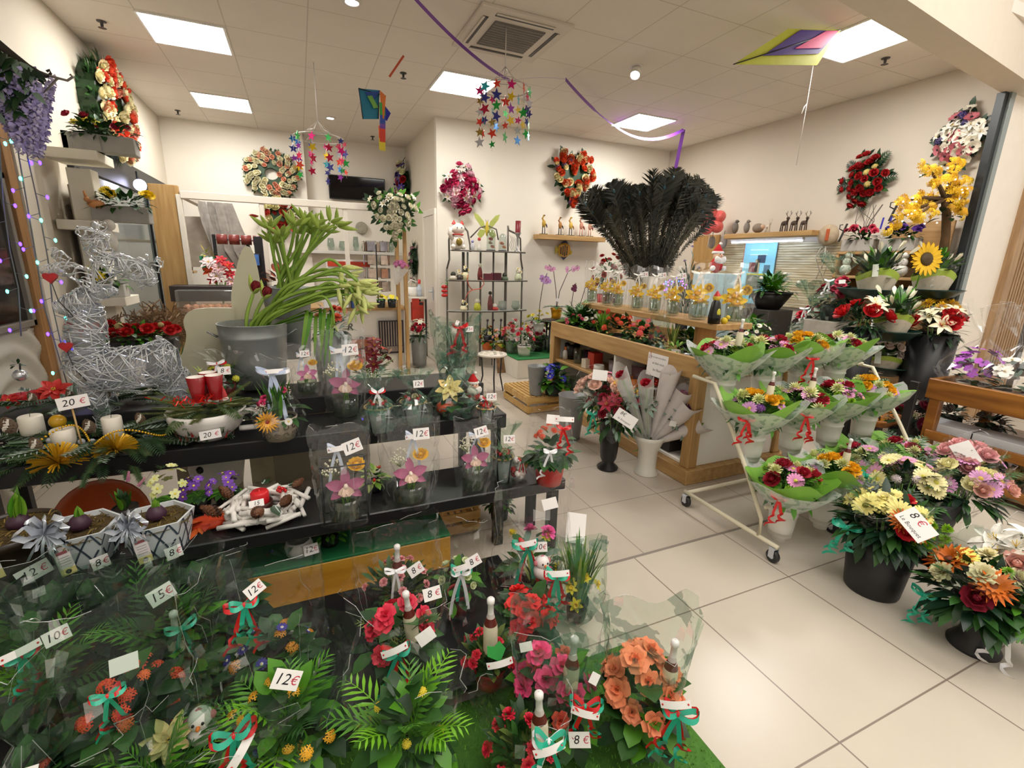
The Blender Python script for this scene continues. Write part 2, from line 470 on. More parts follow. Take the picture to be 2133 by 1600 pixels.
def frond(mb,p,d,L,W,m,droop=.9,n=11,lw=.16):
 """one feathery palm or fern leaf: a bending rib with paired leaflets"""
 d=V(d).normalized();p=V(p);pts=[p];dirs=[]
 for i in range(n):
  dirs.append(d);p=p+d*(L/n);pts.append(p);d=(d+V((0,0,-droop/n*(.5+i/n)))).normalized()
 mb.tube(pts,[.012*L*(1-.7*j/n) for j in range(n+1)],m,4)
 for i in range(1,n+1):
  t=i/n;q=pts[i];dd=dirs[i-1];s=dd.cross(V((0,0,1)))
  if s.length<.1:s=V((1,0,0))
  s.normalize();l=W*(sin(pi*(.12+.8*t))**.7)
  for e in (-1,1):
   x=(s*e+dd*(.55+.6*t)+V((0,0,.12))).normalized();z=x.cross(dd)*-e
   if z.z<0:z=-z
   z.normalize();y=z.cross(x);M=Matrix((x,y,z)).transposed().to_4x4();M.translation=q
   mb.leaf(M,l,l*lw,m,.45,.2,2)
 return mb
def needles(mb,p,d,L,W,m,n=16,m2=None,w=None):
 """fir twig: stem with many narrow needles"""
 d=V(d).normalized();p=V(p);s=d.cross(V((0,0,1)))
 if s.length<.05:s=V((1,0,0))
 s.normalize();u=s.cross(d)
 mb.tube([p,p+d*L],[L*.012,L*.004],mat('#4a3a22',.8),4);vs,fs,vs2,fs2=[],[],[],[]
 w=w or W*.11
 for i in range(n):
  t=(i+.5)/n;q=p+d*(L*t);l=W*(1-t*.55)
  for e in (-1,1):
   for g in (-.35,.3):
    x=(s*e+u*g+d*.75).normalized()*l*R.uniform(.8,1.1);y=d*w
    A,B=(vs2,fs2) if (m2 and (i+e)%3==0) else (vs,fs)
    k=len(A);A += [q-y,q+y,q+x+y*.3];B.append((k,k+1,k+2))
 mb.add(vs,fs,m,False)
 if vs2:mb.add(vs2,fs2,m2,False)
 return mb
def fern_spray(mb,p,d,L,m,n=9):
 """flat spray of cut greenery (thuja / leatherleaf)"""
 frond(mb,p,d,L,L*.42,m,.6,n,.3)
def pot_mb(rt,rb,h,m,rim=.0,soil=True,seg=24,wall=.004,sx=1,sy=1,z0=0):
 mb=MB()
 pr=[(rb*.02,z0),(rb,z0),(rb+.4*(rt-rb),z0+h*.4)]
 if rim:pr += [(rt-rim,z0+h*.8),(rt,z0+h*.82),(rt,z0+h)]
 else:pr += [(rt,z0+h)]
 pr += [(rt-wall,z0+h),(rt-wall*1.5,z0+h*.88)]
 mb.lathe(pr,m,seg,sx=sx,sy=sy)
 if soil:mb.disc(rt-wall,z0+h*.9,mat('#2a1d14',.9),seg,sx=sx,sy=sy)
 return mb
FILM=film(haze=.006,base=.025,edge=.42)
FILM_GREEN=film('printed','#eef6f0',.02,'leaf','#44705e',15.,.56,edge=.42,base=.03)
FILM_TINT=film('greenish','#e8f0eb',.006,edge=.42,base=.025)
FILM_SACK=film('sack',haze=.018,base=.05,edge=.6)
ROSE_SLEEVE=film('rose_sleeve',haze=.28,base=.06,edge=.5)
FILM_EDGE_SHINE=film('edge',haze=.14,base=.2,edge=.7)  # whitish strands on film edges and creases, with their highlights put into the colour
FILM_GLINT=film('glint',haze=.1,base=.22,edge=.6)  # glints painted onto a few random facets of the film
FILM_DOT=film('netting','#f4faf4',.5,'leaf','#4f7d5f',26.,.56,edge=.3)
def bag_mb(h,rb,rm,rt,style='sack',m=None,seg=30,rings=14,sx=1.,sy=1.,seed=0,top=None):
 """cellophane round a plant. sack: round below, flat sheet on top; tied: gathered neck and flare; cone: sleeve opening upward"""
 m=m or FILM;q=random.Random(seed);ph=[q.uniform(0,6.28) for _ in range(6)];k=[q.randint(3,5),q.randint(6,9),q.randint(10,14)]
 vs,fs=[],[];wr=.055
 for j in range(rings+1):
  t=j/rings
  for i in range(seg):
   a=2*pi*i/seg
   w=1+wr*(sin(k[0]*a+ph[0]+2*t)+.7*sin(k[1]*a+ph[1]-3*t)+.5*sin(k[2]*a+ph[2]+9*t)*t)
   z=h*t
   if style=='sack':
    r=rb+(rm-rb)*min(1,t*3) if t<.34 else rm+(rt-rm)*(t-.34)/.66
    fx,fy=1,1-.82*max(0,(t-.3)/.7)**1.2
    if t>.9:z += h*.03*sin(3*a+ph[3])
   elif style=='tied':
    nk=.66
    if t<nk:
     u=t/nk;r=rb+(rm-rb)*min(1,u*2.6) if u<.38 else rm*(1-((u-.38)/.62)**1.5)+.012*((u-.38)/.62)
    else:u=(t-nk)/(1-nk);r=.012+rt*u**.8;w=1+.3*sin(k[1]*a+ph[1])*u+.2*sin(k[2]*a)*u;z += h*.05*sin(k[0]*a+ph[4])*u
    fx=fy=1
    if t>nk:fy=.55
   else:
    r=rb+(rt-rb)*t**.85;fx,fy=1,1-.25*t
    z += h*.09*t**3*sin(2*a+ph[3])+h*.05*t**3*sin(5*a+ph[5])
   r *= w*(1+q.uniform(-.045,.045));z += h*q.uniform(-.012,.012)*(0<j)
   vs.append((r*cos(a)*fx*sx,r*sin(a)*fy*sy,z))
 for j in range(rings):
  for i in range(seg):
   e=(i+1)%seg;fs.append((j*seg+i,j*seg+e,(j+1)*seg+e,(j+1)*seg+i))
 mb=MB();g=[q.random()<.022 for _ in fs]
 mb.add(vs,[f for f,k_ in zip(fs,g) if not k_],m,False);mb.add(vs,[f for f,k_ in zip(fs,g) if k_],FILM_GLINT,False)
 rr=.0007+.0006*min(1,h/.5);
 for c_ in range(4):
  i0=q.randrange(seg);mb.tube([vs[rings*seg+i%seg] for i in range(i0,i0+q.randint(2,5))],rr,FILM_EDGE_SHINE,3,cap=False)
 for c_ in range(5):
  i=q.randrange(seg);j0=q.randrange(1,rings//2);j1=q.randrange(j0+3,rings+1);pts=[]
  for j in range(j0,j1):pts.append(vs[j*seg+i%seg]);i += j==j0+2
  if len(pts)>2:mb.tube(pts,rr*.8,FILM_EDGE_SHINE,3,cap=False)
 return mb
RED,TEAL,WHITE,SILVER=mat('#c9181c',.35,vary=.05),mat('#28a98a',.35,vary=.05),mat('#f1f1f4',.4,vary=0),mat('#cfd6e2',.18,.6,vary=0)
def bow_mb(s,ms,tails=2,curl=True,seed=0):
 """ribbon bow: loops, tails, curled ends; about s tall, knot at origin, hangs down -Z, faces -Y"""
 mb=MB();q=random.Random(seed);w=s*.085
 for i,m in enumerate(ms):
  for e in (-1,1):
   tilt=q.uniform(.1,.7);l=s*q.uniform(.3,.45)
   mb.strip([V((e*l*sin(pi*t)*(.55+.45*t)*cos(tilt),-.012*s-.1*s*sin(2*pi*t)-.02*i*s,l*1.2*sin(pi*t)*(.6*t+.15)*sin(tilt)+.02*s*i)) for t in [j/10 for j in range(11)]],w,m,(0,.7,.7))
  for k in range(tails):
   e=-1 if k%2 else 1;L=s*q.uniform(.65,1.1);dx=q.uniform(.15,.5)*e
   pts=[]
   for j in range(24):
    t=j/23
    c=0 if (not curl or t<.45) else (t-.45)*.28*s
    pts.append(V((dx*L*t*(1-.4*t)+c*cos(22*t),-.03*s-.02*s*i+c*sin(22*t)*.8,-L*t+(c*.3 if curl else 0))))
   mb.strip(pts,w*.9,m,(1,.2,0) if not curl else None)
 mb.ball((0,-.01*s,0),w*.7,ms[0],6,4)
 return mb
def strip_tag(par,p,n,w=.07,roll=0.,label='small white greeting strip tied to the ribbon'):
 mb=MB();pts=[((t-.5)*w,0,.008*sin(pi*t)) for t in [j/6 for j in range(7)]]
 mb.strip([V(x) for x in pts],w*.26,CARD,(0,1,0));mb.ball((w*.42,0,.002),w*.04,RED,5,3);mb.ball((-w*.42,0,.002),w*.04,RED,5,3)
 return ob('greeting_strip',mb,par,facing(p,n,roll),label)
def price(par,body,p,n,w=.055,h=.04,roll=0.,euro=True):
 if not par.get('pt'):par['pt']=1
 o=ob('price_tag',card_mb(w,h,body,euro),par,facing(p,n,roll),'white price card reading '+(body+('€' if euro else '')) if body else 'blank white price card')
 return o
def potted(name,label,cat,pos,h,w,pot=None,fol=None,blooms=(),bag=None,tag_=None,rib=None,strip_=None,bottle=None,group=None,rz=None,fz=None,extra=None):
 """h: overall plant height, w: plant width; pot=(rt,rb,h,mat[,rim]); fol=[(style,n,L,W,mats)..]; blooms=[(name,kind,colour,n,size[,c2])]"""
 pos=V(pos);rz=0 if rz is None else rz
 t=thing(name,label,cat,pos,rz,group)
 ph=0
 if pot:
  ob('pot',pot_mb(*pot[:4],*(pot[4:5])),t);ph=pot[2]
 c=V((0,0,ph));rz_=(h-ph);rad=(w/2,w/2,rz_)
 if fol:
  mb=MB()
  for st,n,L,W,ms in fol:
   ms=[GREEN[x] for x in ms]
   if st=='dome':leaves(mb,c,rad,n,L,W,ms)
   elif st=='up':leaves(mb,c,rad,n,L,W,ms,.4,.05,1.2,.2,-.3)
   elif st=='blades':blades(mb,c,n,L,W,ms,.55,.9,w*.2)
   elif st=='straight':blades(mb,c,n,L,W,ms,.25,.3,w*.2)
   elif st=='palm':
    for i in range(n):
     a=i*2.4+.4;sp=R.uniform(.15,.85)
     frond(mb,c+V((0,0,.0)),(sin(sp)*cos(a),sin(sp)*sin(a),cos(sp)),L*R.uniform(.7,1.05),W,ms[i%len(ms)],1.1)
   elif st=='fern':
    for d in dome(n,.2,1.5):fern_spray(mb,c,d+V((0,0,.2)),L,ms[R.randrange(len(ms))])
   elif st=='rosette':
    for i in range(n):
     a=i*2.4;d=V((cos(a),sin(a),.45));z=V((-cos(a)*.4,-sin(a)*.4,1)).normalized();d.normalize();y=z.cross(d)
     M=Matrix((d,y,z)).transposed().to_4x4();M.translation=c;mb.leaf(M,L*R.uniform(.8,1.1),W,ms[i%len(ms)],1.1,.2,5)
  ob('foliage',mb,t)
 for b in blooms:
  nm,kind,col,n,size=b[:5];c2=b[5] if len(b)>5 and b[5] else '#e8c33a'
  lo,hi=(b[6],b[7]) if len(b)>7 else (.0,1.25)
  ds=dome(n,lo,hi,.5);R.shuffle(ds)
  for d in ds:
   k=R.uniform(.82,1.0);p=c+V((d.x*rad[0],d.y*rad[1],d.z*rad[2]))*k
   bloom(t,nm,kind,col,p,(d+V((0,-.25,.15))).normalized(),size*R.uniform(.85,1.12),c2)
 if bottle:
  bx,by,bz,bh=bottle[:4]
  b=thing_part('bottle',t,T(bx,by,bz)@RY(radians(R.uniform(-8,8))))
  bottle_parts(b,bh)
 nrm=to_cam(pos);nrm=Matrix.Rotation(-rz,3,'Z')@nrm;nr=(nrm+V((0,0,.35))).normalized()
 if bag:
  st,bh,rb,rm,rt=bag[:5];fm=bag[5] if len(bag)>5 else FILM
  yaw=atan2(nrm.y,nrm.x)+pi/2
  ob('cellophane',bag_mb(bh,rb,rm,rt,st,fm,seed=R.randrange(999)),t,RZ(yaw+R.uniform(-.2,.2)),'crinkled clear cellophane wrapping')
 side=V((-nrm.y,nrm.x,0)).normalized()
 def lp(a):
  x,z,d=a;return side*x+nrm*d+V((0,0,z))
 if tag_:
  for g in (tag_ if isinstance(tag_,list) else [tag_]):
   body,x,z,d,roll=g[:5];sc=g[5] if len(g)>5 else 1
   price(t,body,lp((x,z,d)),nr,.055*sc,.04*sc,roll)
 if rib:
  ms,x,z,d,s=rib[:5]
  ob('ribbon',bow_mb(s,ms,2,len(rib)<6,R.randrange(99)),t,T(*lp((x,z,d)))@RZ(atan2(nrm.y,nrm.x)+pi/2))
 if strip_:
  x,z,d,roll=strip_[:4]
  strip_tag(t,lp((x,z,d)),nr,strip_[4] if len(strip_)>4 else .08,roll)
 if extra:extra(t,lp,nr)
 return t
def thing_part(name,par,M):
 o=bpy.data.objects.new(name,None);COL.objects.link(o);o.parent=par;o.matrix_local=M;o.empty_display_size=.03
 return o
def bottle_mb(h):
 s=h/.2;mb=MB()
 cream,brown,cap=mat('#e6dcc0',.4,vary=.05),mat('#5a1d16',.3,vary=0),mat('#e9e6e4',.4,vary=0)
 mb.lathe([(.001,0),(.021*s,0),(.023*s,.01*s),(.023*s,.085*s),(.021*s,.105*s)],cream,14)
 mb.lathe([(.021*s,.105*s),(.016*s,.12*s),(.0135*s,.13*s)],brown,14);mb.lathe([(.0135*s,.13*s),(.0095*s,.145*s)],mat('#b9b0aa',.35),14)
 return mb,s,cap
def bottle_parts(b,h):
 mb,s,cap=bottle_mb(h)
 ob('bottle_body',mb,b)
 c=MB();c.lathe([(.0098*s,.144*s),(.0088*s,.178*s),(.012*s,.181*s),(.0125*s,.195*s),(.008*s,.2*s),(.001,.201*s)],cap,12)
 ob('stopper',c,b)
def bouquet(name,label,pos,w,hgt,blooms,wrap=None,fol=('leaf','dark'),group=None,nleaf=60,rib=None,lean=(0,0),stems=.18,extra=None,leafL=.09,strip_=None,tag_=None,cat='bouquet',M=None):
 pos=V(pos);t=thing(name,label,cat,pos,0,group,M)
 nrm=to_cam(pos)
 mb=MB();rad=(w/2,w/2,hgt)
 leaves(mb,(0,0,0),rad,nleaf,leafL,leafL*.3,[GREEN[x] for x in fol],.6,.1,1.65,.4,0)
 if nleaf>25:leaves(mb,(0,0,-.01),(w*.42,w*.42,hgt*.5),nleaf//2,leafL*1.1,leafL*.36,[GREEN[x] for x in fol],.8,1.0,1.95,.7,.25)
 for i in range(6):
  a=i*1.05;d=V((cos(a)*.8,sin(a)*.8,.9));fern_spray(mb,d*w*.15,d,w*.45,GREEN[fol[i%len(fol)]],7)
 ob('foliage',mb,t)
 sb=MB()
 for i in range(7):
  a=i*2.4;sb.tube([(cos(a)*w*.12,sin(a)*w*.12,hgt*.3),(cos(a)*.012,sin(a)*.012,-stems)],.003,GREEN['stem'],4)
 ob('stems',sb,t)
 tot=sum(b[3] for b in blooms);ds=dome(tot,.0,1.15,.4);order=[]
 for b in blooms:order += [b]*b[3]
 if len(blooms)>1:
  q=random.Random(tot);q.shuffle(order)
 for b,d in zip(order,ds):
  c2=b[5] if len(b)>5 and b[5] else '#e8c33a';k=R.uniform(.86,1.05)
  p=V((d.x*rad[0],d.y*rad[1],d.z*rad[2]))*k
  bloom(t,b[0],b[1],b[2],p,(d+V((0,0,.2))+nrm*.3).normalized(),b[4]*R.uniform(.85,1.12),c2)
 side=V((-nrm.y,nrm.x,0)).normalized()
 lp=lambda a:side*a[0]+nrm*a[2]+V((0,0,a[1]))
 if wrap:wrap(t,w,hgt)
 nr=(nrm+V((0,0,.45))).normalized()
 if rib:ob('ribbon',bow_mb(rib[4],rib[0],2,True,R.randrange(99)),t,T(*lp(rib[1:4]))@RZ(atan2(nrm.y,nrm.x)+pi/2))
 if strip_:strip_tag(t,lp(strip_[:3]),nr,strip_[4] if len(strip_)>4 else .08,strip_[3])
 if tag_:price(t,tag_[0],lp(tag_[1:4]),nr,.055*tag_[5],.04*tag_[5],tag_[4])
 if extra:extra(t,lp,nr)
 return t
def paper_wrap(cin='#8fc85a',cout=None,k=1.,film_m=None):
 """square sheets folded round the stems: green inner sheet with standing corners, printed clear sheet outside"""
 def fn(t,w,h):
  def cone(r0,r1,z0,z1,corners,rot,m,name,lab,seg=32,th=1.):
   mb=MB();vs,fs=[],[]
   hs_=[R.uniform(.5,1.5) for _ in range(4)]
   for j in range(9):
    u=j/8
    for i in range(seg):
     a=2*pi*i/seg
     pk=max(0,cos((a-rot)*corners/2))**2.2 if corners else 0
     pk=abs(cos((a-rot)*corners/2))**2.5
     r=r0+(r1*(1+.26*pk)-r0)*u**.9;z=z0+(z1-z0)*u+u*u*pk*h*.5*k*hs_[int(((a-rot)/(2*pi)*4+.5))%4]
     r *= 1+.03*sin(7*a+rot)*u
     vs.append((r*cos(a),r*sin(a),z))
   for j in range(8):
    for i in range(seg):
     e=(i+1)%seg;fs.append((j*seg+i,j*seg+e,(j+1)*seg+e,(j+1)*seg+i))
   mb.add(vs,fs,m,True);ob(name,mb,t,None,lab)
  ro=R.uniform(0,1.5)
  cone(.02,w*.6,-.12,h*.5,4,ro,mat(cin,.55,vary=.1),'paper_wrap','green tissue sheet with pointed corners')
  cone(.026,w*.66,-.13,h*.36,4,ro+.78,film_m or FILM_DOT,'sleeve','clear sleeve with printed leaves')
 return fn
def film_wrap(m=None,k=1.1):
 def fn(t,w,h):
  o=ob('cellophane',bag_mb(h*k+.16,.03,w*.3,w*.56,'cone',m or FILM,seed=R.randrange(999)),t,T(0,0,-.16),'clear cellophane wrapping')
 return fn
# ================================================================== the room
ZC,XL,XR,YB,YM,XP=3.34,-1.65,5.75,8.83,6.75,1.8
PLASTER=mat('#efe7da',.75,vary=.02,scale=2);PLASTER2=mat('#e2d8c8',.75,vary=.02,scale=2)
CEIL=grid_mat('ceiling','#e6ddd2','#c9bfb3',.62,.64,-1.03,5.13,.006,.85,.02)
FLOOR=grid_mat('shop_floor','#c6baab','#93877b',.53,.53,1.58,1.735,.004,.42,.07)
MALL=grid_mat('mall_floor','#cdc3b4','#86796d',.634,.655,1.505,.655,.004,.3,.03)
BLACK,CHAR=mat('#111113',.45,vary=0),mat('#232226',.5,vary=.05)
def slab(name,lo,hi,m,b=.001):
 mb=MB();c=[(lo[i]+hi[i])/2 for i in range(3)];mb.box(c,[hi[i]-lo[i] for i in range(3)],m,b=b)
 return struct(name,mb)
slab('floor',(-1.8,1.735,-.06),(7.6,9.0,0),FLOOR);slab('floor_2',(-3.2,-2.6,-.06),(8.6,1.732,0),MALL)
slab('trim_1',(-1.8,1.725,-.02),(7.6,1.742,.002),mat('#8a8078',.5,vary=0))
slab('ceiling',(-1.8,2.2,ZC),(5.9,9.0,ZC+.08),CEIL)
slab('wall_left',(XL-.1,1.5,0),(XL,YB+.1,ZC),mat('#ddd2c1',.75,vary=.02,scale=2))
slab('wall_back',(XL,YB,0),(XP+.1,YB+.1,ZC),PLASTER)
slab('trim_2',(XL,YB-.16,0),(.2,YB,ZC),PLASTER)
slab('wall_partition',(XP,YM+.1,0),(XP+.1,YB,ZC),PLASTER2)
slab('wall_rear',(XP,YM,0),(XR+.1,YM+.1,ZC),PLASTER)
slab('wall_right',(XR,2.5,0),(XR+.1,YM,ZC),mat('#d6cabb',.75,vary=.02,scale=2))
mb=MB()
fx=lambda x:2.016+.122*(x-3.323)
bx_=lambda x:2.235+.113*(x-3.323)
mb.prism([(-1.8,fx(-1.8)),(7.4,fx(7.4)),(7.4,bx_(7.4)),(-1.8,bx_(-1.8))],1.3,mat('#d9cdbc',.7,vary=.02),T(0,0,3.67));struct('trim_3',mb)
p=at('y',2.5,2052,360)
slab('trim_4',(5.63,2.46,0),(5.69,2.52,3.02),mat('#1d2226',.4,vary=0));slab('trim_5',(5.69,2.44,0),(5.76,2.52,3.02),mat('#9aa3a2',.35,.4,vary=0))
slab('wall_entrance',(5.76,2.46,0),(8.6,2.56,3.02),mat('#f4ebdd',.7,vary=.02))
WOODL=wood('oak','#a9824e','#c29c66',3,'z');WOODH=wood('oak_h','#a9824e','#c29c66',3,'y');WOODX=wood('oak_x','#a9824e','#c29c66',3,'x')
xs=at('y',2.42,2100,560).x
slab('trim_6',(xs-.03,2.40,0),(xs+.10,2.46,3.0),wood('slat','#9c7b57','#b7946c'))
for i in range(9):slab('trim_%d'%(7+i),(xs+.125+i*.055,2.40,0),(xs+.155+i*.055,2.46,3.0),MATS[('wood','slat')])
slab('trim_16',(xs+.1,2.445,0),(xs+.9,2.459,3.0),mat('#3f3026',.7,vary=0))
wv=mat('#b9b2a4',.6,vary=.03);mb=MB();vs,fs=[],[];NY,NZ=60,40
for j in range(NZ+1):
 for i in range(NY+1):
  y,z=2.4+1.7*i/NY,.05+.95*j/NZ
  d=sqrt((y-3.7)**2+(z-.35)**2);vs.append((XL+.022+.014*sin(42*d+3*sin(3*y)),y,z))
for j in range(NZ):
 for i in range(NY):k=j*(NY+1)+i;fs.append((k,k+NY+1,k+NY+2,k+1))
mb.add(vs,fs,wv);struct('trim_17',mb)
def window(name,y0,y1,z0,z1,pane,fr,fw=.06,x=XL,topw=None):
 w=MB();topw=topw or fw
 for c,d in (((x+.02,(y0+y1)/2,z1-topw/2),(.05,y1-y0,topw)),((x+.02,(y0+y1)/2,z0+fw/2),(.05,y1-y0,fw)),((x+.02,y0+fw/2,(z0+z1)/2),(.05,fw,z1-z0)),((x+.02,y1-fw/2,(z0+z1)/2),(.05,fw,z1-z0)),((x+.02,y0+(y1-y0)*.62,(z0+z1)/2),(.04,.03,z1-z0))):
  w.box(c,d,fr)
 o=struct(name,w);g=MB();g.box((x+.012,(y0+y1)/2,(z0+z1)/2),(.012,y1-y0-.02,z1-z0-.02),pane);struct('pane',g,o)
 return o
window('window_1',5.2,8.62,.55,2.42,mat('#5d6562',.12,vary=.1,scale=1.2),BLACK,.05,topw=.26)
window('window_2',2.4,4.08,1.02,1.95,mat('#2b2622',.1,vary=.5,scale=2.5),mat('#7d7469',.5,vary=0),.04)
slab('trim_18',(XL,4.09,0),(XL+.06,4.19,2.6),wood('strip','#8a6238','#a77a48'))
slab('trim_19',(XL,4.2,0),(XL+.07,4.42,2.75),mat('#dcd3c2',.6,vary=0));slab('trim_20',(XL,4.45,0),(XL+.035,4.62,2.75),mat('#cfc6b6',.6,vary=0))
d0,d1,dz=6.86,7.42,2.12
mb=MB();dm=mat('#e9e2d6',.5,vary=0)
for c,d in (((XP-.012,d0-.04,dz/2),(.04,.08,dz)),((XP-.012,d1+.04,dz/2),(.04,.08,dz)),((XP-.012,(d0+d1)/2,dz+.04),(.04,d1-d0+.16,.08))):mb.box(c,d,dm)
dr=struct('door_1',mb)
mb=MB();mb.box((XP-.008,(d0+d1)/2,dz/2),(.03,d1-d0,dz-.01),mat('#ddd5c8',.5,vary=0));struct('door_leaf',mb,dr)
mb=MB();mb.box((XP-.03,d0+.07,1.02),(.012,.035,.2),SILVER);mb.tube([(XP-.03,d0+.07,1.05),(XP-.075,d0+.07,1.05),(XP-.075,d0+.17,1.05)],.009,SILVER);struct('door_handle',mb,dr)
slab('baseboard_rear',(XP,YM-.015,0),(XR,YM,.09),mat('#cfc6b8',.6,vary=0));slab('baseboard_right',(XR-.015,2.5,0),(XR,YM,.09),mat('#cfc6b8',.6,vary=0))
GLOW=glow('#fffdf6',27,False)
def panel(cx,cy,label):
 t=thing('ceiling_light',label,'ceiling light',(cx,cy,ZC),0,'square ceiling light panels')
 f=MB();s=.605
 for x,y,a,b in ((0,s/2,s,.02),(0,-s/2,s,.02),(s/2,0,.02,s),(-s/2,0,.02,s)):f.box((x,y,-.006),(a,b,.014),mat('#efece8',.5,vary=0))
 ob('panel_frame',f,t);g=MB();g.box((0,0,-.004),(s-.02,s-.02,.006),GLOW);ob('diffuser',g,t)
panel(-.73,5.46,'square ceiling light panel nearest the tall oval wreath');panel(-.72,7.5,'square ceiling light panel nearest the back wall')
panel(1.77,5.48,'square ceiling light panel behind the big star mobile');panel(4.32,5.66,'square ceiling light panel above the purple ribbon swag')
panel(4.36,2.98,'square ceiling light panel behind the yellow bordered kite')
def spot(px,py,label):
 p=at('z',ZC,px,py);t=thing('ceiling_spotlight',label,'spotlight',p,0,'round ceiling spotlights')
 a=MB();a.lathe([(.07,0),(.068,-.012),(.05,-.014),(.048,-.003)],mat('#d9d4cc',.4,vary=0),20);ob('rim',a,t)
 b=MB();b.disc(.047,-.008,glow('#fbf6ff',14),18);ob('lamp',b,t)
spot(688,245,'small round spotlight in front of the back wall');spot(733,2,'small round spotlight cut by the top edge of the picture')
t=thing('ceiling_spotlight','tilted ceiling spotlight right of the air conditioner','spotlight',at('z',ZC,1325,138),0,'round ceiling spotlights')
a=MB();a.lathe([(.06,0),(.058,-.012),(.001,-.012)],mat('#d9d4cc',.4,vary=0),18);ob('base_plate',a,t)
TM=T(-.02,-.03,-.06)@RY(radians(28))@RX(radians(-24))
a=MB();a.lathe([(.02,.05),(.045,.04),(.05,-.05),(.044,-.05),(.04,-.035)],mat('#e6e1da',.35,vary=0),18,TM);ob('lamp_housing',a,t)
a=MB();a.disc(.041,-.04,glow('#f6f2ff',14),18,TM);ob('lamp',a,t)
for px,py,lb in ((211,44,'dark fire sprinkler above the left wall'),(370,230,'fire sprinkler near the far left corner'),(840,152,'dark fire sprinkler left of the orange streamer panel'),(776,284,'fire sprinkler farthest back, beside the blue kite'),(1845,121,'fire sprinkler under the right light panel')):
 if px==840:lb='dark fire sprinkler between the blue kite and the middle light panel'
 a=MB();g=mat('#4c4744',.5,.3,vary=0);a.lathe([(.035,0),(.033,-.006),(.012,-.008),(.011,-.035),(.004,-.045)],g,14);a.disc(.03,-.05,g,12);a.tube([(0,0,-.03),(.012,0,-.05)],.003,g,4);a.tube([(0,0,-.03),(-.012,0,-.05)],.003,g,4)
 solo('fire_sprinkler',a,lb,'sprinkler',at('z',ZC,px,py),0,'fire sprinklers in the ceiling')
t=thing('air_conditioner','white square ceiling air conditioner cassette with grey grille','air conditioner',(1.76,4.18,ZC))
a=MB();w=mat('#d3c9bd',.5,vary=0);a.box((0,0,-.012),(.78,.78,.03),w,b=.01);ob('cassette_body',a,t)
a=MB();a.box((0,0,-.03),(.44,.44,.012),mat('#6f6862',.6,vary=0))
for i in range(11):a.box((0,-.2+.04*i,-.038),(.43,.008,.006),mat('#8a837c',.5,vary=0),b=.001)
ob('grille',a,t)
for k in range(4):
 a=MB();a.box((0,.31,-.029),(.5,.045,.006),mat('#3c3733',.5,vary=0));a.box((0,.325,-.032),(.5,.02,.006),w,Matrix.Identity(4));ob('louvre',a,t,RZ(k*pi/2))
PUR=mat('#7a3fa5',.4,vary=.05)
def ribbon_pts(ps,n=14):
 out=[]
 for (a,b,sag) in ps:
  for i in range(n):t=i/n;p=a.lerp(b,t);p.z -= sag*4*t*(1-t);out.append(p)
 out.append(ps[-1][1]);return out
HZ=ZC-.06;A=[at('z',HZ,862,-6),at('z',HZ,1062,168),at('z',HZ,1178,165),at('z',HZ,1280,262),at('z',HZ,1424,270)];A.append(at('y',A[4].y+.1,1405,362))
mb=MB();sv=lambda p:(.2,.4,1)
mb.strip(ribbon_pts([(A[0],A[1],.05)]),.045,PUR,(.3,.5,.8));mb.strip(ribbon_pts([(A[1],A[2],-.02)],6),.012,PUR,(.1,.9,.1))
mb.strip(ribbon_pts([(A[2],A[3],.03)]),[.06]*8+[.03]*7,PUR,(.3,.5,.8));mb.strip(ribbon_pts([(A[3],A[4],.14)]),.05,PUR,(0,.6,.8));mb.strip(ribbon_pts([(A[4],A[5],0)],6),.05,PUR,(1,-.3,0))
solo('ribbon_garland',mb,'long purple ribbon garland looped across the ceiling','ribbon')
STARC=['#d81b7a','#2ba84a','#e7c21a','#1f6fb5','#e2402c','#8a2f9a','#34b3c9','#c9c9d2','#b3123f','#3a3f8f','#9a7b2a']
def star_mesh(col):
 k=('star',col)
 if k not in HEADS:
  q=MB();q.prism([((1 if i%2==0 else .42)*cos(pi/2+i*pi/5),(1 if i%2==0 else .42)*sin(pi/2+i*pi/5)) for i in range(10)],.06,mat(col,.22,.35,vary=.05));HEADS[k]=q.mesh('star')
 return HEADS[k]
def mobile(px,py,y,rw,hgt,label,strands,cord_top):
 p=at('y',y,px,py);t=thing('star_mobile',label,'mobile',p,0,'star mobiles hanging from the ceiling')
 a=MB();a.tube([(rw*cos(i*pi/12),rw*sin(i*pi/12),0) for i in range(25)],.004,mat('#b9b2aa',.4,.5,vary=0),5);a.tube([(rw*.45*cos(i*pi/12),rw*.45*sin(i*pi/12),.06) for i in range(25)],.003,mat('#b9b2aa',.4,.5,vary=0),5)
 for i in range(6):a.tube([(rw*cos(i*pi/3),rw*sin(i*pi/3),0),(rw*.45*cos(i*pi/3),rw*.45*sin(i*pi/3),.06),(0,0,.16)],.002,mat('#b9b2aa',.4,.5,vary=0),4)
 ob('hoop',a,t);a=MB();a.tube([(0,0,.16),(0,0,cord_top-p.z)],.004,mat('#cfc8c0',.5,vary=0),5);ob('cord',a,t)
 for i in range(strands):
  an=2*pi*i/strands;L=hgt*R.uniform(.65,1);x,yy=rw*cos(an),rw*sin(an)
  s=MB();s.tube([(x,yy,0),(x*1.03,yy*1.03,-L)],.0015,mat('#c9c2ba',.4,vary=0),3);ob('string',s,t)
  n=max(3,int(L/.075))
  for j in range(n):
   c=STARC[R.randrange(len(STARC))];z=-L*(j+.35)/n
   ob('star',star_mesh(c),t,T(x*1.02,yy*1.02,z)@RZ(R.uniform(-1,1))@RX(pi/2)@RZ(R.uniform(-.5,.5))@Matrix.Scale(R.uniform(.034,.05),4))
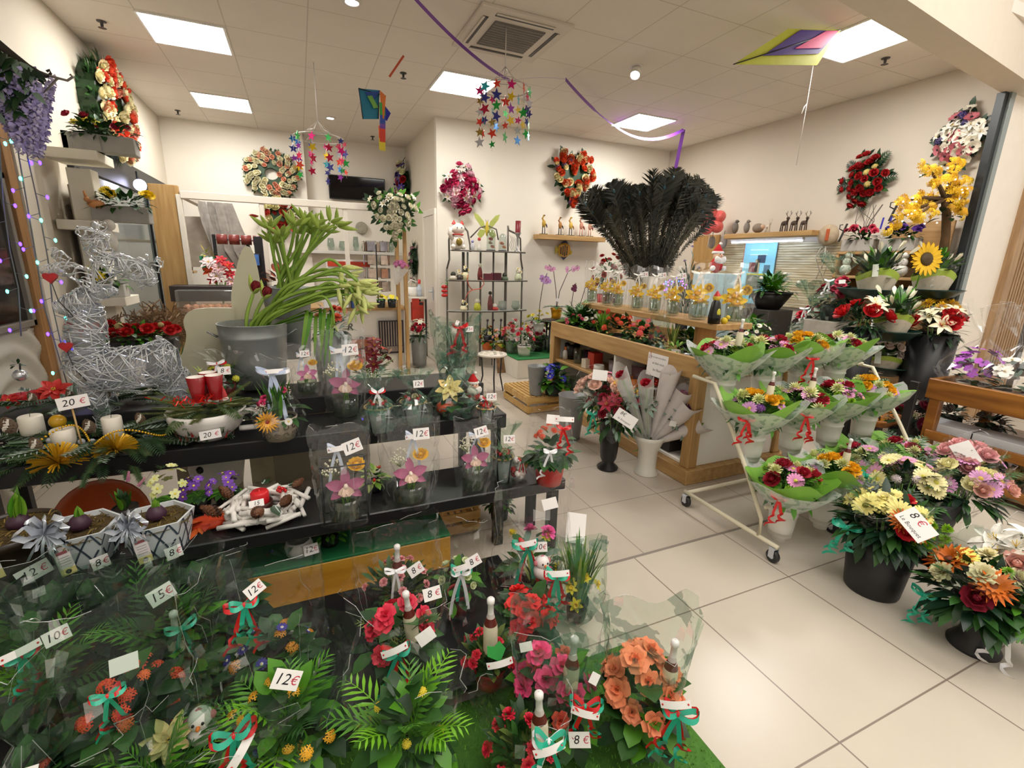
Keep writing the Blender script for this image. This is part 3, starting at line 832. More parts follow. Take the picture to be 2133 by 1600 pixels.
mobile(1052,185,4.0,.2,.46,'star mobile of coloured foil stars hanging under the air conditioner',11,ZC)
mobile(664,288,5.6,.24,.44,'star mobile farther back, hanging left of the black television',10,ZC)
def poly_at(y,ps):return [at('y',y,*q) for q in ps]
def flat(mb,pts,m,th=.004):
 n=len(pts);o=V((0,th,0));mb.add([p for p in pts]+[p+o for p in pts],[tuple(range(n)),tuple(range(n,2*n))[::-1]]+[(i,(i+1)%n,n+(i+1)%n,n+i) for i in range(n)],m,False)
def kite(name,label,y,sheets,base,rods=(),tails=(),sheetname='sail_panel'):
 t=thing(name,label,'kite',base);B=V(base)
 for i,(ps,col,dy) in enumerate(sheets):
  q=MB();flat(q,[at('y',y+dy,*u)-B for u in ps],mat(col,.5,vary=.06));ob(sheetname,q,t)
 q=MB()
 for ps in rods:q.tube([at('y',y-.012,*u)-B for u in ps],.004,CHAR,5)
 if rods:ob('spar',q,t)
 for ps,cols,w in tails:
  q=MB();pp=[at('y',y-.02,*u)-B for u in ps]
  for i in range(len(pp)-1):q.strip([pp[i],pp[i].lerp(pp[i+1],.5),pp[i+1]],w,mat(cols[i],.5,vary=.05),(1,.15,0))
  ob('tail',q,t)
yk=4.6;B=at('y',yk,775,215)
kite('kite','blue box kite with rainbow tail hanging from the ceiling',yk,[([(747,184),(790,188),(788,248),(756,248)],'#1f7c9c',0),([(760,192),(792,190),(775,214)],'#1e3f8f',-.03),([(765,200),(775,199),(788,224),(779,226)],'#6fa84a',-.034),([(791,188),(804,200),(800,247),(796,247)],'#d8742f',-.02),([(800,218),(814,236),(806,252),(798,246)],'#1b22a8',.01)],
 B,[[(747,184),(756,248)],[(790,188),(788,248)],[(747,184),(804,200)]],[([(796,214),(797,240),(797,258),(797,268),(797,296),(797,314)],['#3fa84a','#3a57b5','#7a4fb0','#e2452f','#e8d23a'],.05),([(791,262),(792,288),(793,312)],['#ef7a3f','#efe23f'],.025)])
yk=2.9;B=at('y',yk,1640,100)
kite('kite','yellow bordered kite with purple and pink panels over the right light panel',yk,[([(1528,134),(1642,60),(1752,62),(1702,136)],'#c9cf3f',0),([(1589,116),(1668,62),(1747,64),(1705,112)],'#4a2a8f',-.008),([(1656,101),(1722,64),(1748,64),(1712,100)],'#e84a8f',-.016)],B,[[(1528,134),(1752,62)]])
mb=MB();mb.strip([at('y',4.9,841,116),at('y',4.9,826,138),at('y',4.9,811,160)],.018,mat('#c4532f',.5,vary=0));solo('paper_streamer',mb,'short orange paper streamer on the ceiling above the blue kite','streamer')
mb=MB();q=at('y',3.4,1681,216);mb.tube([q+V((0,0,.62)),q,q+V((.12,.1,-.5))],.0025,mat('#efe9e2',.4,vary=0),4);mb.tube([q,q+V((-.03,0,-.03)),q+V((-.05,0,-.09))],.003,mat('#efe9e2',.4,vary=0),4)
solo('nylon_thread',mb,'white nylon thread with a knot hanging left of the red rose spray','thread')
def wall_frame(p,n):
 n=V(n).normalized();v=V((0,0,1));u=v.cross(n)
 m=Matrix((u,v,n)).transposed().to_4x4();m.translation=V(p);return m
def wreath(label,p,n,shape,ru,rv,bl,size,dep=.09,fol=('dark','leaf'),nl=90,L=.09,name='funeral_wreath',cat='wreath',leafW=.035,side=True,greens=0):
 """bl: [(name, kind, colour, n[, c2])]; ring | heart | spray | heartfull"""
 t=thing(name,label,cat,M=wall_frame(p,n))
 tot=sum(b[3] for b in bl);order=[b for b in bl for _ in range(b[3])];random.Random(tot+len(label)).shuffle(order)
 P=[]
 for i in range(tot):
  a=i*2.39996;k=sqrt((i+.5)/tot)
  if shape in ('ring','heart','heartfull'):a=2*pi*((i*.7548777)%1.)
  if shape=='ring':k=(.3+.7*sqrt((i*.5698403)%1.));P.append((cos(a)*k*ru,sin(a)*k*rv,1-abs(k-.7)*1.6))
  elif shape in ('heart','heartfull'):
   kk=sqrt((i*.5698403+.1)%1.) if shape=='heartfull' else .34+.66*sqrt((i*.5698403)%1.)
   x=16*sin(a)**3/17;y=(13*cos(a)-5*cos(2*a)-2*cos(3*a)-cos(4*a))/15
   P.append((x*kk*ru,(y*kk+.08)*rv,1-abs(kk-.72)*1.2))
  else:P.append((cos(a)*k*ru*(1-.35*abs(sin(2*a))),sin(a)*k*rv*(1-.2*abs(sin(2*a))),1-.75*k))
 mb=MB()
 if side:
  k=36;ps=[]
  for i in range(k):
   a=2*pi*i/k
   if shape=='ring':ps.append((cos(a)*ru*.98,sin(a)*rv*.98))
   elif shape in ('heart','heartfull'):ps.append((16*sin(a)**3/17*ru,((13*cos(a)-5*cos(2*a)-2*cos(3*a)-cos(4*a))/15+.08)*rv))
   else:ps.append((cos(a)*ru*.7*(1-.35*abs(sin(2*a))),sin(a)*rv*.75*(1-.2*abs(sin(2*a)))))
  if shape=='ring':
   inn=[(x*.26,y*.26) for x,y in ps];q=len(ps)
   vs=[(x,y,z) for z in (0,dep*.8) for x,y in ps]+[(x,y,z) for z in (0,dep*.8) for x,y in inn]
   fs=[]
   for i in range(q):
    e=(i+1)%q;fs += [(i,e,q+e,q+i),(2*q+e,2*q+i,3*q+i,3*q+e),(q+i,q+e,3*q+e,3*q+i)]
   mb.add(vs,fs,GREEN['dark'],False)
  else:mb.prism([(x*.7,y*.7) for x,y in ps],dep*.8,GREEN['dark'],T(0,0,dep*.4))
 if side:
  for i in range(int(36*max(ru,rv)*9)):
   x,y=ps[i*7%36];j_=R.uniform(-.03,.03);d=V((x/ru,y/rv,R.uniform(-.1,.9))).normalized();zz=(V((0,0,1))-d*d.z).normalized();yy=zz.cross(d);M=Matrix((d,yy,zz)).transposed().to_4x4();k_=.66 if shape != 'ring' else .93;M.translation=V((x*k_+j_,y*k_+j_,R.uniform(.01,dep*.8)));mb.leaf(M,L*.8,leafW*.8,GREEN[fol[i%len(fol)]],.4,.15,2)
 for i in range(nl):
  x,y,z=P[i%tot];a=atan2(y,x)+R.uniform(-.9,.9);d=V((cos(a),sin(a),R.uniform(-.1,.6))).normalized()
  zz=(V((0,0,1))-d*d.z).normalized();yy=zz.cross(d);M=Matrix((d,yy,zz)).transposed().to_4x4();M.translation=V((x*1.02,y*1.02,dep*.55));mb.leaf(M,L*R.uniform(.7,1.3),leafW,GREEN[fol[i%len(fol)]],.5,.15,3)
 for i in range(greens):
  a=i*2.4;d=V((cos(a),sin(a),.25));fern_spray(mb,V((cos(a)*ru*.4,sin(a)*rv*.4,dep*.4)),d,max(ru,rv)*.62,GREEN[fol[i%len(fol)]],8)
 ob('greenery',mb,t)
 for b,(x,y,z) in zip(order,P):
  nn=V((x*1.2,y*1.2,.22)).normalized() if shape not in ('ring','heart') else V((R.gauss(0,.3),R.gauss(0,.3),1))
  bloom(t,b[0],b[1],b[2],(x,y,dep*(.75+.3*max(z,0))),nn,size*R.uniform(.85,1.1)*(b[5] if len(b)>5 else 1),b[4] if len(b)>4 and b[4] else '#e8c33a')
 return t
LW,RW,BW=(1,0,0),(-1,0,0),(0,-1,0)
def on(ax,v,px,py,off,n):return at(ax,v,px,py)
wreath('tall oval wreath of orange and cream roses on the left wall',(XL,6.2,2.80),LW,'ring',.5,.42,[('rose','rose','#dd4a2c',34),('rose','rose','#e8dcae',40),('rose','rose','#d98a6f',10)],.068,.16,nl=260,L=.11,leafW=.03)
p=at('y',YB-.16,566,364);wreath('round wreath of cream and peach roses on the back wall',p,BW,'ring',.37,.33,[('rose','rose','#efe7c4',62),('rose','rose','#e3a184',24)],.046,.11,('dark','olive','deep'),120,.06)
p=at('y',YM,957,394);wreath('pink and white spray left on the rear wall above the metal rack',p,BW,'spray',.3,.34,[('rose','rose','#d83f72',16),('lily','lily','#f0e3dd',12),('rose','rose','#e9b7c4',12),('rose','rose','#b01f52',8)],.06,.15,('dark','leaf'),70,.08)
p=at('y',YM,1187,373);wreath('heart wreath of orange and cream roses on the rear wall',p,BW,'heart',.37,.4,[('rose','rose','#e2562a',52),('rose','rose','#ead9a6',26),('statice','cluster','#4a3566',8)],.06,.12,('dark','deep'),40,.1,leafW=.05)
p=at('x',XR,1810,376);wreath('diamond spray of red roses on the right wall',p,RW,'spray',.27,.3,[('rose','rose','#a81419',26),('filler_flower','cluster','#c9b46a',3)],.046,.13,('dark','deep','leaf'),80,.08,leafW=.035,greens=5)
p=at('x',XR,2008,293);wreath('large spray of white and pink anemones high on the right wall',p,RW,'spray',.21,.27,[('anemone','anemone','#efe7d4',13,'#2a2320'),('anemone','anemone','#c9707a',9,'#2a1a1c'),('lily','lily','#eeeae0',7),('statice','cluster','#3a3070',4)],.056,.12,('deep','dark'),90,.08,leafW=.045)
p=at('x',XP,851,386);wreath('narrow spray of purple iris and red flowers beside the partition',p,RW,'spray',.3,.42,[('iris','lily','#4a3a8a',14),('rose','rose','#e2dcae',8),('rose','rose','#a3151c',9)],.075,.15,('deep','dark'),60,.12)
# ================================================================== black stepped benches and the turf mat
BOARD=mat('#1c1b1d',.38,vary=.12,scale=5)
def bench(label,x0,x1,y0,y1,z,th,legs=True):
 t=thing('display_bench',label,'bench',((x0+x1)/2,(y0+y1)/2,0),0,'black stepped display benches')
 a=MB();a.box((0,0,z-th/2),(x1-x0,y1-y0,th),BOARD,b=.005);ob('board',a,t)
 if legs:
  for sx in (-1,1):
   for sy in (-1,1):
    l=MB();l.box((sx*((x1-x0)/2-.05),sy*((y1-y0)/2-.045),(z-th)/2),(.05,.05,z-th),BLACK);ob('leg',l,t)
 return t
ZA,ZB_,Z2,Z3,Z4=.012,.12,.42,.62,.72
bench('lowest black bench step, just above the turf mat',-1.5,.78,1.22,1.86,ZB_,.035)
bench('second black bench step, holding the twig star wreath',-1.5,1.18,1.93,2.27,Z2,.06)
bench('third black bench step, holding the big white cup',-1.5,1.07,2.47,2.83,Z3,.09)
bench('highest black bench step at the back of the display',-1.5,1.06,2.84,3.2,Z4,.1)
a=MB();a.box((0,0,0),(.05,.05,.34),BLACK);solo('bench_prop',a,'black square prop under the second bench step','prop',(.88,2.12,.17))
mb=MB();mb.box((0,0,.004),(2.75,1.42,.008),mat('#3f6a22',.9,vary=.25,scale=60))
q=random.Random(5);vs,fs=[],[]
for i in range(15000):
 x,y=(q.uniform(.2,1.365),q.uniform(-.7,.7)) if i<12000 else (q.uniform(-1.3,.2),q.uniform(-.7,.7));h,an=q.uniform(.008,.016),q.uniform(0,6.28);k=len(vs)
 vs += [(x-.0016*cos(an),y-.0016*sin(an),.008),(x+.0016*cos(an),y+.0016*sin(an),.008),(x+q.gauss(0,.006),y+q.gauss(0,.006),.008+h)];fs.append((k,k+1,k+2))
mb.add(vs,fs,mat('#5d8f2e',.8,vary=.3,scale=40),False)
solo('turf_mat',mb,'green artificial grass mat on the floor in the lower corner','mat',(-.29,.55,0),0)
def G(px,py,y,zb,top):
 p=at('y',y,px,py);p=V((p.x,y,zb));return p,zt(p,top)-zb
BLACKPOT=mat('#18181a',.45,vary=0);TERRA=mat('#9c4f2c',.7,vary=.1);REDPOT=mat('#a01d1b',.4,vary=.05);ZINC=mat('#979c9b',.38,.55,vary=.12,scale=6)
def front(name,label,px,py,y,zb,top,wpx,plant=.72,pw=.78,bagst='tied',bk=1.,potk=None,fm=None,pr=.2,**kw):
 p,H=G(px,py,y,zb,top);w=wid(p,wpx)
 rt=max(.045,w*pr);pot=(rt,rt*.78,min(.12,H*.24),potk or BLACKPOT,.006)
 r=w/2*.9
 bag={'tied':(bagst,H,rt*1.15,r,r*.85),'sack':(bagst,H,rt*1.15,r,r),'cone':(bagst,H,rt*1.1,r,r*1.12)}[bagst]
 return potted(name,label,kw.pop('cat','wrapped plant'),p,H*plant,w*pw,pot,bag=(*bag,fm or FILM),**kw)
KAL=lambda c,n,s=.032,c2='#e8a33a':('flower_cluster','cluster',c,n,s,c2)
BEG=lambda c,n,s=.034:('begonia_bloom','begonia',c,n,s)
PALM=[('palm',9,.24,.075,('fresh','bright','leaf'))]
KF=[('dome',110,.08,.05,('leaf','dark','fresh'))]
RT=[RED,TEAL]
def snow_pick(t,p):
 a=MB();w=mat('#efe9e6',.6,vary=.03);a.ball((0,0,0),.03,w,12,8);a.ball((0,0,-.04),.036,w,12,8);a.ball((0,-.03,0),.006,mat('#e07a2a',.5,vary=0),5,4,(1,2,1))
 for e in (-1,1):a.ball((.011*e,-.027,.008),.0042,BLACK,5,4);a.ball((.028*e,0,.002),.012,mat('#c9757f',.8,vary=0),6,4)
 a.tube([(-.028,0,.006),(0,0,.032),(.028,0,.006)],.004,mat('#c9757f',.8,vary=0),5)
 ob('snowman_pick',a,t,T(*p))
for nm_,lb_,px_,py_,w_,f_ in (('palm_arrangement','dark wrapped palm half hidden behind the left edge palm',10,1240,190,PALM+[('dome',80,.09,.05,('deep','dark'))]),('foliage_plant','dark wrapped foliage plant under the 12€ card of the brown planter',150,1262,200,[('dome',170,.1,.055,('deep','dark','leaf'))]),('palm_arrangement','spiky dark palm below the first lattice planter',275,1225,170,[('palm',12,.26,.07,('dark','leaf','fresh')),('dome',80,.09,.05,('deep','dark'))]),('foliage_plant','dark wrapped foliage plant under the second lattice planter',425,1225,190,[('dome',170,.1,.055,('deep','dark','leaf'))])):
 front(nm_,lb_,px_,py_,1.74,ZB_,py_-62,w_,.95,.95,'sack',fol=f_,fm=FILM_TINT)
front('palm_arrangement','wrapped palm at the far left edge with a red bow and white strip',60,1330,1.52,ZB_,1222,190,.85,fol=PALM+[('dome',40,.06,.04,('dark','leaf'))],rib=(RT,-.02,.33,.06,.14),strip_=(-.02,.36,.08,.1),tag_=('10',.05,.36,.08,.1),fm=FILM_TINT)
front('palm_arrangement','tall wrapped palm with a gift bottle, behind the red kalanchoe basket',355,1290,1.55,ZB_,1175,200,.9,.8,'cone',fol=[('palm',10,.3,.08,('leaf','fresh','dark'))]+KF,tag_=('15',-.01,.42,.08,.3,1.15),bottle=(.02,-.07,.16,.19),fm=FILM_TINT,rib=([TEAL],.02,.3,.1,.14))
front('kalanchoe_basket','wrapped basket of red kalanchoe with a cream silk star flower and snowman pick',262,1400,1.28,ZB_,1232,250,.62,.82,'sack',fol=[('dome',150,.075,.05,('dark','deep','leaf'))],blooms=[KAL('#e0421f',16,.026),KAL('#e8652a',5,.022)],rib=([RED,TEAL],-.04,.37,.09,.12),tag_=('',0,.42,.07,-.1),fm=FILM_TINT,
 extra=lambda t,lp,nr:(bloom(t,'silk_star','poinsettia','#d9c48a',lp((.05,.2,.13)),nr,.06,'#b99b4a','cream glitter silk star flower'),snow_pick(t,lp((.12,.2,.12)))))
front('kalanchoe_bowl','wrapped white oval bowl of orange and violet flowers in a gathered bag',560,1330,1.42,ZB_,1160,255,.46,.8,'sack',fol=[('dome',70,.07,.045,('dark','leaf'))],blooms=[KAL('#e8962a',9,.024,'#c9701a'),('violet','cineraria','#3b2a8c',9,.018)],rib=([RED,TEAL],-.05,.42,.08,.16),tag_=[('12',-.02,.46,.08,.5,.9),('7',.02,.1,.15,.1,.7)],potk=mat('#d9d6d4',.4,vary=.05),pr=.36)
front('palm_arrangement','wrapped palm with yellow kalanchoe, red and green bow and tilted card',585,1480,1.16,ZB_,1360,290,.7,.82,'cone',fol=PALM+KF,blooms=[KAL('#e8a824',9,.022,'#e8c83a')],rib=([RED,TEAL],-.1,.3,.12,.17),strip_=(-.09,.27,.14,.9),tag_=('12',.02,.38,.1,-.5,1.15),fm=FILM_TINT)
front('foliage_bowl','wrapped dark foliage bowl cut by the left edge, blank card on top',40,1500,1.2,ZB_,1420,180,.6,.8,'tied',fol=[('dome',150,.08,.05,('dark','deep','leaf')),('palm',4,.15,.05,('leaf',))],blooms=[KAL('#c9421f',3,.02)],tag_=('',-.03,.27,.08,-.35,1.2),fm=FILM_TINT)
front('palm_arrangement','small wrapped palm cut by the bottom edge, below the snowman pick',320,1570,1.12,ZB_,1520,210,.95,.7,'tied',fol=PALM+[('palm',5,.2,.06,('bright','fresh'))],fm=FILM_TINT)
front('violet_bowl','wrapped bowl of dark violets cut by the bottom edge',520,1590,1.05,ZB_,1520,190,.7,.8,'tied',fol=[('dome',60,.06,.045,('leaf','fresh','dark'))],blooms=[('violet','cineraria','#3b2a6c',8,.017)],rib=([RED,TEAL],-.05,.2,.09,.12))
front('begonia_arrangement','wrapped red begonia and spiky palm with an 8€ card, red and green curls',835,1330,1.36,ZB_,1218,215,.9,.72,'cone',fol=[('palm',6,.2,.05,('leaf','pale')),('dome',50,.08,.05,('dark','leaf'))],blooms=[BEG('#d8304a',8)],rib=([RED,TEAL],-.01,.2,.13,.17),strip_=(-.02,.23,.15,.25),tag_=[('8',.1,.37,.1,.15),('',.075,.25,.14,.5)],bottle=(.03,-.06,.17,.19))
front('palm_arrangement','bright green wrapped palm in front of the red begonia arrangement',850,1510,1.02,ZB_,1400,235,.95,.75,'cone',fol=[('palm',11,.26,.075,('bright','fresh'))]+KF,blooms=[KAL('#d9c42a',4,.018)])
front('azalea_pot','wrapped red azalea with upright gift bottle, green heart pick',1020,1400,1.2,ZB_,1265,165,.62,.85,'cone',potk=REDPOT,fol=[('up',150,.05,.02,('dark','leaf','olive'))],blooms=[('azalea','carnation','#d8263f',9,.022)],strip_=(.03,.2,.12,.25),tag_=('',.11,.24,.1,.2,.7),bottle=(-.015,-.04,.17,.2),
 extra=lambda t,lp,nr:ob('heart_pick',MB().prism([(0,-.03),(.03,0),(.02,.028),(0,.018),(-.02,.028),(-.03,0)],.003,mat('#2f9a44',.5,vary=0)),t,facing(lp((.02,.23,.11)),nr,.4),'green pick with a pink flower'))
front('azalea_pot','wrapped red azalea with bottle and long white bow, at the bottom edge',1085,1540,.93,ZA,1440,190,.75,.85,'cone',potk=REDPOT,fol=[('up',150,.055,.022,('dark','leaf','olive'))],blooms=[('azalea','carnation','#d8263f',9,.026)],rib=([WHITE,TEAL],.07,.33,.12,.17),strip_=(.07,.33,.14,.4),bottle=(.03,-.06,.2,.2))
front('begonia_pot','wrapped pink begonia with gift bottle and 8€ card',1155,1430,1.04,ZA,1285,205,.72,.85,'cone',fol=[('dome',60,.09,.06,('dark','leaf','fresh'))],blooms=[BEG('#e2417a',12,.036),BEG('#e0563f',5,.026)],rib=([TEAL,RED],.09,.27,.13,.16),strip_=(.09,.27,.15,-.12),tag_=[('8',.08,.17,.15,.15,1.1),('',.11,.36,.12,1.2,.6)],bottle=(.01,-.07,.22,.21),fm=FILM_GREEN)
front('begonia_pot','peach begonia in leaf-printed sleeve standing on the turf mat',1340,1410,.9,ZA,1278,185,.78,.9,'cone',potk=TERRA,fol=[('dome',60,.09,.07,('dark','leaf','fresh'))],blooms=[BEG('#ef8d62',20,.036)],rib=([RED,TEAL],.1,.3,.12,.17),strip_=(.09,.34,.13,.3),bottle=(.04,-.06,.24,.2),fm=FILM_GREEN)
front('begonia_pot','wrapped scarlet begonia behind the pink begonia',1095,1280,1.32,ZB_,1190,150,.66,.85,'cone',fol=[('dome',50,.08,.055,('dark','leaf'))],blooms=[BEG('#e2231f',11,.036)],rib=([RED,TEAL],.1,.36,.1,.16),strip_=(.1,.38,.11,.1))
front('narcissus_pot','wrapped pot of yellow narcissus at the aisle side of the lowest bench',1205,1210,1.46,ZA,1120,120,.55,.8,'sack',fol=[('straight',40,.3,.016,('fresh','lime','pale'))],blooms=[('narcissus','narcissus','#f0d52a',8,.03,'#efc21a')],fm=FILM_GREEN)
front('primula_arrangement','wrapped pink and yellow flower arrangement with 10€ card and red ribbon',1110,1150,1.6,ZA,1010,165,.72,.8,'sack',fol=[('dome',50,.08,.04,('grey','leaf')),('blades',20,.16,.012,('grey','pale'))],blooms=[('carnation','carnation','#e2559a',3,.04),('primrose','mum','#e8d22a',3,.028)],rib=([RED,TEAL],-.02,.36,.1,.2,False),strip_=(-.03,.38,.11,.25,.09),tag_=[('10',.03,.37,.11,.1),('',.06,.55,.08,.3,1.1)],extra=lambda t,lp,nr:snow_pick(t,lp((.04,.3,.11))))
front('azalea_pot','wrapped pale pink azalea with bottle neck tied in white ribbon',830,1185,1.6,ZB_,1085,190,.62,.8,'sack',fol=[('up',170,.05,.02,('dark','olive','leaf'))],blooms=[('azalea','carnation','#e99a9c',15,.02)],rib=([WHITE],-.01,.28,.08,.12,False),tag_=('8',.06,.29,.1,.5),bottle=(-.01,-.02,.16,.19))
front('mini_rose_pot','red pot of white green buds wrapped in film with 8€ card',955,1190,1.56,ZB_,1085,120,.6,.8,'sack',potk=REDPOT,fol=[('dome',50,.05,.03,('leaf','fresh','dark'))],blooms=[('bud','rose','#dfe6b8',7,.018)],rib=([TEAL,WHITE],.01,.24,.08,.17,False),strip_=(.02,.28,.1,.3),tag_=('8',.055,.3,.1,.5))
mb=MB();mb.box((0,0,.09),(1.2,.6,.18),wood('crate_y','#b57f1c','#cf9b33',2,'x'));mb.box((0,0,.187),(1.2,.6,.014),mat('#136b3a',.75,vary=.1,scale=40))
solo('display_platform',mb,'low yellow wooden platform topped with green felt, under the benches','platform',(-.02,2.3,0))
p,H=G(655,1135,2.42,.2,1110)
t=thing('snowberry_pot','small white round ceramic pot with 12€ card on the green felt','pot',(-.1,2.08,.195));ob('pot_body',MB().lathe([(.03,0),(.055,.02),(.06,.05),(.05,.08),(.044,.08),(.05,.05)],mat('#dcd9d4',.35,vary=.03),18),t);price(t,'12',(.05,-.07,.06),(0,-1,.6),.06,.045,.1)
a=MB();leaves(a,(0,0,.07),(.05,.05,.04),12,.05,.02,[GREEN['frost'],GREEN['grey']]);ob('foliage',a,t)
potted('red_berry_plant','small green plant with red berries on the green felt','plant',(.03,2.12,.195),.12,.16,(.04,.034,.05,BLACKPOT),[('dome',40,.04,.02,('fresh','leaf'))],[('berry','berry','#c9302a',4,.012)])
def slat_crate(label,loc,sx,sy,sz,m,rz=0,rows=3,group=None,top=False):
 t=thing('wooden_crate',label,'crate',loc,rz,group)
 for e in (-1,1):
  a=MB()
  for k in range(rows):a.box((0,e*sy/2,sz*(k+.5)/rows),(sx,.012,sz/rows*.72),m)
  ob('slat_side',a,t);a=MB()
  for k in range(rows):a.box((e*sx/2,0,sz*(k+.5)/rows),(.012,sy,sz/rows*.72),m)
  ob('slat_side',a,t)
 a=MB()
 for ex in (-1,1):
  for ey in (-1,1):a.box((ex*(sx/2-.018),ey*(sy/2-.018),sz/2),(.024,.024,sz),m)
 ob('corner_posts',a,t);a=MB()
 zt_=sz-.008 if top else .01
 n=11 if top else 6
 for k in range(n):a.box((-sx/2+sx*(k+.5)/n,0,zt_),(sx/n*.7,sy,.012),m)
 ob('slatted_top' if top else 'slatted_bottom',a,t)
 return t
PINE=wood('pine','#b98d4c','#d3ac6a',3,'x')
slat_crate('wooden slat crate with pots under the second bench step',(.71,2.42,0),.24,.3,.22,PINE)
a=MB();a.ball((0,0,.05),.06,mat('#a3121a',.5,vary=.05),14,10);solo('red_felt_ball',a,'large dark red ball in the crate under the benches','ball',(.64,2.36,.2))
a=MB();a.ball((0,0,.04),.045,mat('#d8bf84',.9,vary=.15,scale=60),14,10);a.lathe([(.03,-.02),(.035,.02)],mat('#c8a86a',.8),12);solo('cream_pompom',a,'cream fuzzy pompom in the crate under the benches','pompom',(.76,2.44,.21))
potted('evergreen_pot','small dark evergreen pot with orange berries behind the bench prop','plant',(.99,2.36,0),.34,.2,(.06,.05,.1,BLACKPOT),[('dome',160,.04,.02,('leaf','dark','fresh'))],[('berry','berry','#d8631f',8,.009)])
MOSS,STRAW=mat('#7d6a34',.9,vary=.3,scale=40),mat('#9a8147',.9,vary=.3,scale=50)
def moss(t,r,z,n=120,sx=1,sy=1):
 a=MB();a.disc(r,z-.012,mat('#4a3b1c',.9),20,sx=sx,sy=sy)
 for i in range(n):
  an,q=R.uniform(0,6.28),r*sqrt(R.random());p=V((q*cos(an)*sx,q*sin(an)*sy,z-.01));d=V((R.gauss(0,1),R.gauss(0,1),R.uniform(.1,.7))).normalized()
  a.strip([p,p+d*.02,p+d*.035+V((0,0,-.012))],.004,MOSS if i%2 else STRAW)
 ob('moss',a,t)
def hyacinth(t,p,h,tilt=.1,bulb=True):
 a=MB();blades(a,(0,0,.03),6,h,h*.38,[GREEN['lime'],GREEN['fresh']],.12,-.2,.01)
 ob('shoot',a,t,T(*p)@RY(tilt))
 if bulb:b=MB();b.lathe([(.01,0),(.03,.012),(.034,.03),(.022,.05),(.012,.058)],mat('#3d1f33',.5),12);ob('bulb',b,t,T(*p))
def silver_bow(t,p,s,seed=1):
 q=random.Random(seed);a=MB()
 for i in range(9):
  an=i*.7;d=V((cos(an),-.35,sin(an)*.9));l=s*q.uniform(.6,1)
  a.strip([V((0,0,0)),d*l*.5+V((0,-.02,.03)),d*l+V((0,-.03,0)),d*l*.6+V((0,-.045,-.01)),V((0,-.02,0))],s*.26,SILVER,(.3,.8,.5))
 for i in range(4):a.strip([V((0,-.02,0)),V(((i-1.5)*s*.25,-.05,-s*.5)),V(((i-1.5)*s*.42,-.03,-s))],s*.1,SILVER,(1,.3,0))
 ob('silver_bow',a,t,T(*p),'crinkled silver foil bow')
def strip_label(t,p,n,w=.045,h=.11,roll=0):
 c=card_mb(w,h,None,m=mat('#cfc6c6',.6,vary=0));c.box((0,-h*.38,.0012),(w,h*.24,.001),mat('#cdbb78',.5,vary=0));c.lathe([(.008,.002),(.006,.0024),(.001,.0024)],INK,10,T(0,-h*.38,0));c.box((0,h*.3,.0012),(w*.7,h*.1,.001),mat('#8a4a4f',.6,vary=0))
 for k in range(4):c.box((0,h*(.14-.09*k),.001),(w*.7,.0018,.001),mat('#8d8890',.6,vary=0))
 ob('gift_label',c,t,facing(p,n,roll),'tall grey gift label with gold foot')
def hex_planter(label,px,y,top,base_py,tagtxt,seed):
 p=at('z',Z2,px,base_py);t=thing('hyacinth_planter',label,'planter',p,.25)
 HM=mat('#cdd3d6',.35,vary=.04);a=MB();r0,r1,h=.088,.12,.135;k=6
 v0=[(r0*cos(i*pi/3),r0*sin(i*pi/3),0) for i in range(k)];v1=[(r1*cos(i*pi/3),r1*sin(i*pi/3),h) for i in range(k)];v2=[(r1*.93*cos(i*pi/3),r1*.93*sin(i*pi/3),h) for i in range(k)];v3=[(r1*.9*cos(i*pi/3),r1*.9*sin(i*pi/3),h*.8) for i in range(k)]
 fs=[(i,(i+1)%k,k+(i+1)%k,k+i) for i in range(k)]+[(k+i,k+(i+1)%k,2*k+(i+1)%k,2*k+i) for i in range(k)]+[(2*k+i,2*k+(i+1)%k,3*k+(i+1)%k,3*k+i) for i in range(k)]
 a.add(v0+v1+v2+v3,fs,HM,False)
 BL=mat('#3d4856',.5,vary=0)
 for i in range(k):
  A,B_,C_,D=V(v0[i]),V(v0[(i+1)%k]),V(v1[i]),V(v1[(i+1)%k]);n=(B_-A).cross(C_-A).normalized()
  P=lambda u,w:(A.lerp(B_,u)).lerp(C_.lerp(D,u),w)+n*.0015
  for j in range(-1,4):
   for e in (1,-1):
    pts=[]
    for s in range(9):
     w=s/8;u=(j*.5+.12+w*.62) if e>0 else (j*.5+.88-w*.62)
     if 0 <= u <= 1:pts.append(P(u,w))
    if len(pts)>1:a.strip(pts,.006,BL,(pts[1]-pts[0]).cross(n))
 ob('planter_body',a,t);moss(t,.108,.128);hyacinth(t,(.0,0,.115),.07,.05)
 n=Matrix.Rotation(-.25,3,'Z')@(to_cam(p)+V((0,0,.15)));side=V((-n.y,n.x,0)).normalized();nn=V((n.x,n.y,0)).normalized()
 silver_bow(t,side*-.08+nn*.08+V((0,0,.17 if seed>5 else .19)),.075 if seed>5 else .085,seed);strip_label(t,side*-.055+nn*.118+V((0,0,.075)),n,.04,.1,.12);price(t,tagtxt,side*.03+nn*.118+V((0,0,.03)),n,.05,.045,.12)
 return t
hex_planter('white lattice hexagonal hyacinth planter with a tall silver bow',182,2.05,1075,1163,'8',3)
hex_planter('white lattice hexagonal hyacinth planter left of the twig star wreath',338,2.08,1040,1140,'8',7)
p=at('z',Z2,40,1185);t=thing('hyacinth_planter','dark brown round hyacinth planter with 12€ card at the left edge','planter',p)
ob('planter_body',pot_mb(.135,.12,.16,mat('#2b1f14',.35,vary=.2),.005),t);moss(t,.125,.158,160);hyacinth(t,(.02,.02,.14),.13,.08)
